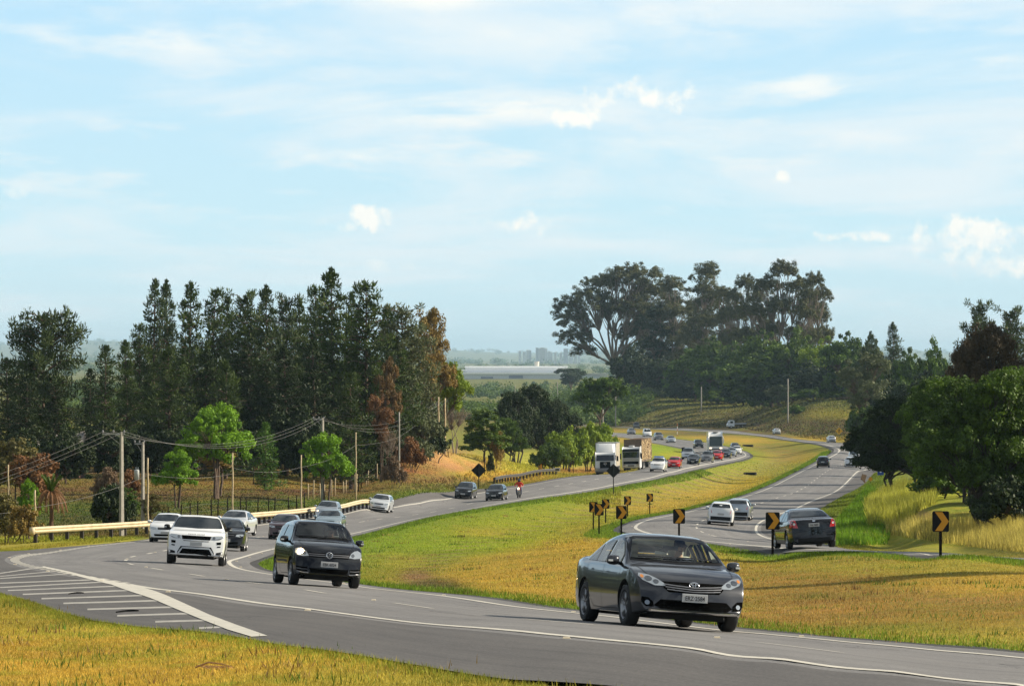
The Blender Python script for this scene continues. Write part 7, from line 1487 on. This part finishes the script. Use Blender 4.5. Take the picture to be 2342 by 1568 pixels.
# small things by the road
def culvert(u, D, w, label):
    p = GD(u, D); r = empty('culvert_headwall', p, R(-8), label, 'culvert'); m = MB(); m.box((0, 0, .32), (w, .25, .14), 0); m.box((-w*.5, -.3, .1), (.2, .8, .5)); m.box((w*.5, -.3, .1), (.2, .8, .5)); m.build('headwall', mat('dark_concrete', (.055, .045, .038), .9), r); m = MB(); m.box((0, .05, .0), (w*.86, .3, .5)); m.build('opening', RECESS, r)
culvert(1716, 612, 1.6, 'dark drainage headwall in the middle of the median'); culvert(1711, 860, 1.9, 'dark drainage headwall in the far strip of the median')
p = G(1975, 1108, 300); r = empty('broken_barrier', p, R(20), 'tilted broken brown board on the right verge by the black car', 'barrier'); m = MB(); m.box((0, 0, .75), (.5, .10, .62), ry=R(18)); m.build('board', noisy('brown_board', (.32, .19, .10), .3, 4), r); m = MB(); m.box((.15, -.1, .2), (1.3, .08, .14), ry=R(52)); m.build('support', noisy('brown_board', (.32, .19, .10), .3, 4), r)
p = GD(1017, 466); r = empty('wooden_bench', p+Vector((0, -1.5, 0)), 0, 'little wooden bench at the foot of the twin poles', 'bench'); m = MB(); m.box((0, 0, .48), (1.1, .35, .06), ry=R(-6)); m.build('seat', WOODP, r)
for s_ in (-.4, .4): m = MB(); m.box((s_, 0, .18), (.08, .3, .56)); m.build('leg', POSTD, r)
RUB = mat('rubber_scrap', (.006, .006, .006), .9, spec=.1)
for (u, v, wpx, lb) in ((177, 1360, 33, 'thin dark rubber scrap lying left in the hatched area'), (294, 1402, 50, 'curved dark rubber scrap lying right in the hatched area')):
    b_ = G(u, v); w_ = wpx/F*b_.y; a = Vector((b_.x-w_/2, b_.y-.25, Hs(b_.x-w_/2, b_.y-.25))); c = Vector((b_.x+w_/2, b_.y-.2, Hs(b_.x+w_/2, b_.y-.2))); m = MB(); Z = Vector((0, 0, .04)); m.tube([a+Z, a.lerp(b_, .6)+Z, b_+Z, b_.lerp(c, .5)+Z, c+Z], [.012, .022, .025, .022, .012], 6); tag(m.build('rubber_scrap', RUB, None, True), lb, 'road debris', 'rubber scraps on the hatched area')
# fallen palm leaf in the foreground grass
a = G(447, 1536, 34); w_ = 88/F*a.y; c = Vector((a.x+w_, a.y-.15, Hs(a.x+w_, a.y-.15))); m = MB(); rg = np.random.default_rng(3)
m.tube([a+Vector((0, 0, .05)), a.lerp(c, .35)+Vector((0, 0, .09)), a.lerp(c, .7)+Vector((0, 0, .06)), c+Vector((0, 0, .02))], [.010, .010, .008, .004], 5)
for k in range(34):
    t = .05+.92*k/34; b0 = a.lerp(c, t)+Vector((0, 0, .075-.05*t)); sd = 1 if k % 2 else -1; d = Vector(((c-a).normalized().x*.09, sd*.10+.03*rg.normal(), -.02-.03*rg.random())); n_2 = Vector((.008, 0, 0)); m.add([b0-n_2, b0+n_2, b0+d+Vector((.03, 0, -.02))], [(0, 1, 2)], 0)
tag(m.build('dry_palm_leaf', noisy('dry_leaf', (.45, .24, .10), .35, 12)), 'dry brown palm leaf lying in the foreground grass', 'leaf')
# reflective studs beside the lines
sm_ = MB(); sm_.box((0, 0, .008), (.09, .10, .016), 0, taper=.8); st0 = None; STM = mat('road_stud_cream', (.62, .52, .36), .5)
k = 0
for Q, Nn, Sx, e, offs in ((QL, NL, SL, 520, (-.22, 3.6, 7.45)), (QR, NR, SR, 420, (-.25, 3.6, 7.45))):
    for off_ in offs:
        for s in np.arange(11.0, e, 24.0 if off_ == 3.6 else 16.0):
            x, y = at_s(Q, Nn, Sx, s, off_); x, y = float(x), float(y); u_ = 1171+F*x/y
            if not -20 < u_ < 2360 or y > 330: continue
            if st0 is None: o = sm_.build('road_stud', STM); st0 = o.data
            else: o = bpy.data.objects.new('road_stud', st0); COL.objects.link(o)
            o.location = (x, y, Hs(x, y)+.036); side = 'left' if Q is QL else 'right'; pos = {0: 'inner edge line', 1: 'lane line', 2: 'outer edge line'}[offs.index(off_)]
            tag(o, 'small cream reflective stud by the %s of the %s carriageway' % (pos, side), 'road stud', 'studs by the %s of the %s carriageway' % (pos, side)); k += 1
# the palm at the left: green top, hanging dead fronds
p = GD(116, 243); h_ = -(1120-815)/F*243-p.z; r = empty('palm_tree', p, 0, 'short palm with a green top and hanging dead brown fronds at the left', 'palm')
m = MB(); m.tube([(0, 0, -.2), (.05, 0, h_*.5), (.02, 0, h_*.95)], [.13, .11, .12], 8); m.build('trunk', noisy('palm_trunk', (.12, .06, .035), .4, 9, .95), r)
def frond(m, a, up_, ln, droop, w, rg):
    pr = Vector((0, 0, 0)); d = Vector((math.cos(a)*math.cos(up_), math.sin(a)*math.cos(up_), math.sin(up_))); pts = []
    for i in range(9): pts.append(pr.copy()); pr += d*ln/8; d = (d+Vector((0, 0, -droop/8))).normalized()
    m.tube(pts, [.02]*9, 4, cap=False)
    for i in range(1, 9):
        for q in range(4):
            b0 = pts[i-1].lerp(pts[i], q/4); t = (pts[i]-pts[i-1]).normalized(); sd = t.cross(Vector((0, 0, 1)))
            if sd.length < .1: sd = Vector((1, 0, 0))
            sd.normalize()
            for s_ in (1, -1): e = b0+sd*s_*w*(1-.07*i)+t*w*.5+Vector((0, 0, -w*(.35+.2*rg.random()))); m.add([b0-t*.02, b0+t*.03, e], [(0, 1, 2)])
rg = np.random.default_rng(8); m1 = MB(); m2 = MB()
for k in range(12): frond(m1, k*.55+.2, R(62+14*rg.random()), 1.15, .9, .22, rg)
for k in range(20): frond(m2, k*.41, R(-5+50*rg.random()), 1.3+.5*rg.random(), 3.2+1.2*rg.random(), .26, rg)
for m_, nm, mt in ((m1, 'green_fronds', LM['green']), (m2, 'dead_fronds', LM['rust'])): o = m_.build(nm, mt, r); o.location = (0, 0, h_*.95); o.data.attributes.new('tint', 'FLOAT', 'POINT').data.foreach_set('value', np.random.default_rng(1).random(len(o.data.vertices)).astype(np.float32)*.9)

# ------------------------------------------------------------------ houses, warehouse, far town
def house(u, D, vtop, wpx, dep, wallm, roofm, label, name='house', rz=0, eave=None):
    p = GD(u, D); r = empty(name, p, rz, label, 'house'); w = wpx/F*D; h = -(vtop-815)/F*D-p.z; e = eave or h*.68
    m = MB(); m.box((0, 0, e/2-.2), (w, dep, e+.4)); m.build('wall', wallm, r)
    m = MB(); m.add([(-w*.56, -dep*.6, e-.05), (w*.56, -dep*.6, e-.05), (w*.56, dep*.6, e-.05), (-w*.56, dep*.6, e-.05), (-w*.56, 0, h), (w*.56, 0, h)], [(0, 1, 5, 4), (2, 3, 4, 5), (1, 2, 5), (3, 0, 4), (3, 2, 1, 0)]); m.build('roof', roofm, r)
    m = MB(); m.box((w*.22, -dep/2-.02, e*.38), (.8, .06, min(2.0, e*.75))); m.build('door', noisy('wood_door', (.15, .08, .045), .2, 3), r)
    m = MB(); m.box((-w*.2, -dep/2-.02, e*.55), (.9, .06, .8)); o = m.build('window', TRIM, r); m = MB(); m.box((-w*.2, -dep/2-.04, e*.55), (.8, .03, .7)); m.build('pane', GLASS, o); return r
YW = noisy('yellow_wall', (.55, .40, .14), .15, 2, .9); BRK = noisy('brick_wall', (.16, .07, .05), .3, 5, .9); TIL = noisy('roof_tiles', (.16, .085, .06), .3, 8, .9); GRR = noisy('pale_roof_sheets', (.30, .27, .25), .2, 6, .7)
house(652, 462, 995, 96, 6, YW, TIL, 'yellow walled house glimpsed between the pine trunks'); house(143, 400, 985, 92, 6, BRK, GRR, 'dark brick house under the trees at the left')
house(836, 432, 1043, 20, 1.2, YW, GRR, 'tiny yellow booth at the edge of the grove', 'booth'); house(297, 262, 1187, 10, .4, mat('mail_wall', (.5, .36, .22), .9), mat('red_roof_small', (.42, .12, .05), .8), 'tiny roadside shrine with a red roof at the tall concrete pole', 'roadside_shrine')
WH = noisy('warehouse_white', (.90, .90, .89), .04, .02, .6); WHS = noisy('warehouse_wall', (.62, .64, .66), .05, .05, .7); WHD = mat('warehouse_dark_bay', (.17, .18, .24), .8)
D = 4500; p = Vector(unp(1180, 866, D)); r = empty('warehouse', p, 0, 'long white warehouse in the valley between the grove and the eucalyptus', 'warehouse'); q = lambda u: (u-1180)/F*D; zz = lambda v: (866-v)/F*D
m = MB(); m.box(((q(1064)+q(1298))/2, 20, zz(840)/2), (q(1298)-q(1064), 40, zz(840))); m.box(((q(1040)+q(1068))/2, 20, zz(848)/2), (q(1068)-q(1040), 36, zz(848))); m.build('upper_hall', WHS, r)
m = MB(); m.box(((q(1064)+q(1298))/2, 20, zz(838.6)), (q(1300)-q(1063), 44, 1.5)); m.box(((q(1040)+q(1068))/2, 18, zz(846.5)), (q(1066)-q(1038), 44, .9)); m.build('roof', WH, r)
m = MB(); m.box(((q(1058)+q(1296))/2, -14, zz(854)/2), (q(1296)-q(1058), 26, zz(854))); m.build('lower_hall', mat('warehouse_low_wall', (.58, .59, .60), .7), r)
m = MB(); m.box(((q(1058)+q(1296))/2, -14, zz(853)), (q(1297)-q(1057), 30, 1.7)); m.build('canopy', WH, r)
m = MB(); m.box(((q(1164)+q(1196))/2, -27.3, zz(858)/2+.4), (q(1196)-q(1164), .5, zz(858)-.6)); m.box(((q(1100)+q(1128))/2, -27.3, 1.4), (q(1128)-q(1100), .5, 2)); m.build('loading_bay', WHD, r)
m = MB(); m.lathe([(.001, 5.2), (2.6, 5.2), (2.3, 0)], 'Z', 16, c=(q(1228), 20, zz(838))); m.build('water_tank', noisy('tank_cream', (.60, .56, .48), .05, .3, .8), r)
p = Vector(unp(1340, 864, 4700)); r = empty('warehouse', p, 0, 'grey roofed hall right of the white warehouse behind the flat tree', 'warehouse'); m = MB(); m.box((0, 0, 2), (46, 30, 4.6)); m.build('wall', WHS, r); m = MB(); m.box((0, -2, 4.6), (48, 36, .6)); m.build('roof', mat('grey_sheet_roof', (.42, .43, .44), .6), r)
rg = np.random.default_rng(21); TWR = [noisy('tower_white', (.72, .70, .66), .06, .02), noisy('tower_grey', (.40, .40, .42), .08, .02), noisy('tower_cream', (.58, .52, .44), .06, .02)]; WND = mat('tower_windows', (.12, .13, .15), .5)
for k, (u, w, vt) in enumerate([(1189, 5, 803), (1207, 6, 801), (1213, 4, 802), (1228, 5, 796), (1233, 4, 797), (1240, 9, 796), (1248, 6, 797), (1261, 5, 806), (1270, 4, 807), (1294, 9, 798), (1306, 8, 799), (1316, 6, 798), (1324, 5, 800), (1199, 6, 805), (1255, 5, 804), (1283, 5, 807)]):
    D = 15000; x = (u-1171)/F*D; z0 = Hs(x, D)-6; h = -(vt-1.5-815)/F*D-z0; ww = w*1.15/F*D; r = empty('apartment_tower', (x, D, z0), 0, ['white slab tower at the left of the far town', 'bright white tower in the left group of the far town', 'grey tower behind the bright white one', 'dark grey tower in the tallest pair of the far town', 'pale tower touching the dark grey one', 'wide cream tower in the middle of the far town', 'pale tower right of the wide cream one', 'low white block right of the tallest group', 'low cream block right of the tallest group', 'hazy wide tower at the left of the right hand group', 'hazy tower in the middle of the right hand group', 'hazy tall tower at the right of the far town', 'rightmost hazy tower of the far town', 'low block between the two left towers', 'low block below the wide cream tower', 'small white block between the two groups of towers'][k], 'tower')
    m = MB(); m.box((0, 0, h/2), (ww, ww*.8, h)); m.build('wall', TWR[1 if k in (2, 3, 9) else (2 if k in (5, 8, 11) else 0)], r)
    m = MB()
    for i in range(max(1, int(ww/2.6))):
        m.box((-ww/2+1.6+i*2.6, -ww*.4-.1, h/2), (1.1, .2, h*.92))
    m.build('windows', WND, r)
for k, (u, h_) in enumerate([(228, 32), (237, 30), (256, 18)]):
    x = (u-1171)/F*31000; z0 = Hs(x, 31000); r = empty('radio_mast', (x, 31000, z0), 0, ['leftmost faint radio mast on the far left hill', 'middle faint radio mast on the far left hill', 'shortest faint radio mast on the far left hill'][k], 'mast'); m = MB(); m.tube([(0, 0, 0), (0, 0, h_*2.4)], [1.6, .8], 4); m.build('mast', TWR[1], r)

# ------------------------------------------------------------------ grass
gbm = bpy.data.materials.new('grass_blades'); gbm.use_nodes = True; t = gbm.node_tree; b = t.nodes['Principled BSDF']; b.inputs['Roughness'].default_value = .7; b.inputs['Specular IOR Level'].default_value = .15
at = N(t, 'ShaderNodeAttribute', attribute_name='Col'); L(t, at.outputs['Color'], b.inputs['Base Color']); tr = N(t, 'ShaderNodeBsdfTranslucent'); L(t, at.outputs['Color'], tr.inputs['Color']); ms = N(t, 'ShaderNodeMixShader'); ms.inputs[0].default_value = .35
L(t, b.outputs[0], ms.inputs[1]); L(t, tr.outputs[0], ms.inputs[2]); L(t, ms.outputs[0], t.nodes['Material Output'].inputs['Surface'])
rg = np.random.default_rng(99); GV = []; GC = []
def vnoise(x, y, s, seed):
    g = np.random.default_rng(seed).random((256, 256)); x = x*s+500; y = y*s+500; xi = np.floor(x).astype(int); yi = np.floor(y).astype(int); fx = x-xi; fy = y-yi; fx = fx*fx*(3-2*fx); fy = fy*fy*(3-2*fy)
    a = g[xi % 256, yi % 256]; b_ = g[(xi+1) % 256, yi % 256]; c = g[xi % 256, (yi+1) % 256]; d = g[(xi+1) % 256, (yi+1) % 256]; return a*(1-fx)*(1-fy)+b_*fx*(1-fy)+c*(1-fx)*fy+d*fx*fy
def blades(x, y, h, w, col=None, lean=.45, gain=1.15, zo=0.0):
    n = len(x); z = H(x, y)+zo; a = rg.random(n)*6.283; ux, uy = np.cos(a), np.sin(a); h = h*(.5+.9*rg.random(n)); la = rg.random(n)*6.283; le = lean*h*rg.random(n)
    A = np.stack([x-ux*w/2, y-uy*w/2, z-.02], 1); B = np.stack([x+ux*w/2, y+uy*w/2, z-.02], 1); C = np.stack([x+np.cos(la)*le, y+np.sin(la)*le, z+h], 1)
    c = ground_color(x, y, z) if col is None else np.tile(np.array(col)[None], (n, 1)); m_ = vnoise(x, y, .9, 3)*.6+vnoise(x, y, 4.1, 4)*.4
    gr = np.array((.15, .23, .02)); k = np.clip((m_-.55)*3.0, 0, .5)[:, None]; c = c*(1-k)+gr*k if col is None else c
    c = c*(gain*(.55+.9*rg.random(n))*(.74+.52*vnoise(x, y, .33, 11))*(.86+.28*vnoise(x, y, 1.7, 12)))[:, None]
    GV.append(np.stack([A, B, C], 1).reshape(-1, 3)); GC.append(np.repeat(c, 3, axis=0))
def sample(n, u0, u1, D0, D1):
    u = u0+(u1-u0)*rg.random(n); D = np.exp(np.log(D0)+np.log(D1/D0)*rg.random(n)); return (u-1171)/F*D, D
def off_of(x, y, Q, Nn):
    o = np.empty(len(x)); dm = np.empty(len(x))
    for i in range(0, len(x), 8000):
        d = (x[i:i+8000, None]-Q[None, ::2, 0])**2+(y[i:i+8000, None]-Q[None, ::2, 1])**2; j = d.argmin(1)*2; o[i:i+8000] = (x[i:i+8000]-Q[j, 0])*Nn[j, 0]+(y[i:i+8000]-Q[j, 1])*Nn[j, 1]; dm[i:i+8000] = np.sqrt(d.min(1))
    return o, dm
def clear(x, y):
    oL, dL = off_of(x, y, QL, NL); oR, dR = off_of(x, y, QR, NR)
    bad = ((oL > -1.05) & (oL < 9.1) & (dL < 12)) | ((oR > -1.3) & (oR < 10.0) & (dR < 12)) | inside_poly(x, y, APRON)
    return ~bad
x, y = sample(190000, -30, 1250, 38, 92); k = clear(x, y); x, y = x[k], y[k]; blades(x, y, .034, .013, lean=1.3)
x, y = sample(190000, 560, 2380, 56, 200); k = clear(x, y); x, y = x[k], y[k]; blades(x, y, .028+.00012*y, .010+.00012*y, lean=1.3)
x, y = sample(110000, 520, 2000, 195, 700); k = clear(x, y); x, y = x[k], y[k]; blades(x, y, .05+.0001*y, .00018*y, lean=1.2, gain=1.3)
# weeds and straw clumps
for (n_c, u0, u1, D0, D1) in ((90, -30, 1200, 40, 90), (230, 620, 2380, 60, 210), (120, 600, 1900, 210, 500)):
    cx, cy = sample(n_c, u0, u1, D0, D1); k = clear(cx, cy); cx, cy = cx[k], cy[k]
    for j in range(len(cx)):
        m_ = 26; r_ = .12+.30*rg.random(); dark = rg.random() < .55
        blades(cx[j]+rg.normal(size=m_)*r_, cy[j]+rg.normal(size=m_)*r_*1.4, (.05+.06*rg.random())*(1+cy[j]*.002), .014+.00012*cy[j], (.085, .15, .018) if dark else ((.30, .20, .07) if rg.random() < .6 else (.16, .085, .035)), .8, 1.0)
# fringe along the pavement
for Q, Nn, Sx, e, lo, hi in ((QL, NL, SL, 560, -1.1, -2.6), (QR, NR, SR, 620, -1.35, -3.0), (QL, NL, SL, 560, 8.8, 10.4), (QR, NR, SR, 560, 9.4, 11.5)):
    n = 34000; s = 2+(e-2)*rg.random(n)**1.7; o = lo+(hi-lo)*rg.random(n)**1.6; x, y = at_s(Q, Nn, Sx, s, o); k = (y > 36) & ~inside_poly(x, y, APRON); x, y = x[k], y[k]
    blades(x, y, .06+.00022*y, .012+.00014*y, None if lo > 0 else (.14, .22, .018), .8, 1.0)
ap = np.array([p for p in APRON[4:22]])
for i in range(len(ap)-1):
    n = int(np.hypot(*(ap[i+1]-ap[i]))*420); t_ = rg.random(n)[:, None]; P = ap[i]+(ap[i+1]-ap[i])*t_+rg.normal(size=(n, 2))*.22; k = ~inside_poly(P[:, 0], P[:, 1], [tuple(q) for q in (np.array(APRON)-np.array(APRON).mean(0))*.998+np.array(APRON).mean(0)]); P = P[k]; blades(P[:, 0], P[:, 1], .06, .013, (.24, .26, .03), .8, 1.0)
# tall seeded grass on the right, and rough pasture on the left
def vband(x, y, pts):
    u = 1171+F*x/y; v = 815-F*H(x, y)/y; return inside_poly(u, v, pts)
x, y = sample(120000, 1960, 2400, 150, 420); v1 = vband(x, y, [(2030, 1204), (2120, 1196), (2400, 1190), (2400, 1270), (2200, 1248), (2090, 1232), (2025, 1222)]); v2 = vband(x, y, [(1985, 1205), (1980, 1160), (2020, 1128), (2060, 1112), (2150, 1122), (2140, 1150), (2100, 1170), (2080, 1192)]); k = v1 & clear(x, y)
blades(x[k], y[k], .62, .035, (.46, .38, .09), .5, 1.1); k = v2 & clear(x, y) & ~vband(x, y, [(2128, 1158), (2146, 1162), (2112, 1198), (2066, 1198)]); blades(x[k], y[k], .75, .06, (.36, .35, .05), .5, 1.1)
x, y = sample(30000, 1900, 2100, 180, 420); k = clear(x, y) & vband(x, y, [(1900, 1250), (1905, 1200), (1950, 1150), (1985, 1110), (2010, 1120), (1985, 1170), (2040, 1215), (2030, 1245)]); blades(x[k], y[k], .35, .05, (.13, .24, .015), .5, 1.0)
x, y = sample(70000, -40, 1000, 225, 460); k = clear(x, y) & (off_of(x, y, QL, NL)[0] > 8); x, y = x[k], y[k]; blades(x, y, .10, .09, None, 1.2, .8)
x, y = sample(40000, 900, 1420, 400, 620); k = clear(x, y) & ~vband(x, y, [(885, 1092), (950, 1050), (1010, 1030), (1078, 1044), (1105, 1062), (1060, 1086), (960, 1100)]); x, y = x[k], y[k]; blades(x, y, .22, .11, None, .6, 1.05)
x, y = sample(50000, 1390, 1990, 960, 1600); k = clear(x, y) & (off_of(x, y, QR, NR)[0] > 14); x, y = x[k], y[k]; blades(x, y, .35, .30, None, 1.2, .8)
GVa = np.concatenate(GV); tag(mobj('grass', GVa, np.arange(len(GVa)).reshape(-1, 3), gbm, attr={'Col': np.concatenate(GC)}), 'short and tall grass growing beside the roads and on the median', 'grass', kind='stuff')

# ------------------------------------------------------------------ haze
hb_ = MB(); hb_.box((0, 22000, -10), (44000, 44060, 300))
hm = bpy.data.materials.new('haze_air'); hm.use_nodes = True; t = hm.node_tree; t.nodes.clear()
pv = N(t, 'ShaderNodeVolumePrincipled'); pv.inputs['Color'].default_value = (.58, .82, 1.0, 1); pv.inputs['Density'].default_value = 0.42e-4; pv.inputs['Anisotropy'].default_value = 0.1
ot = N(t, 'ShaderNodeOutputMaterial'); L(t, pv.outputs[0], ot.inputs['Volume'])
hz_o = tag(hb_.build('haze', hm), kind='stuff')
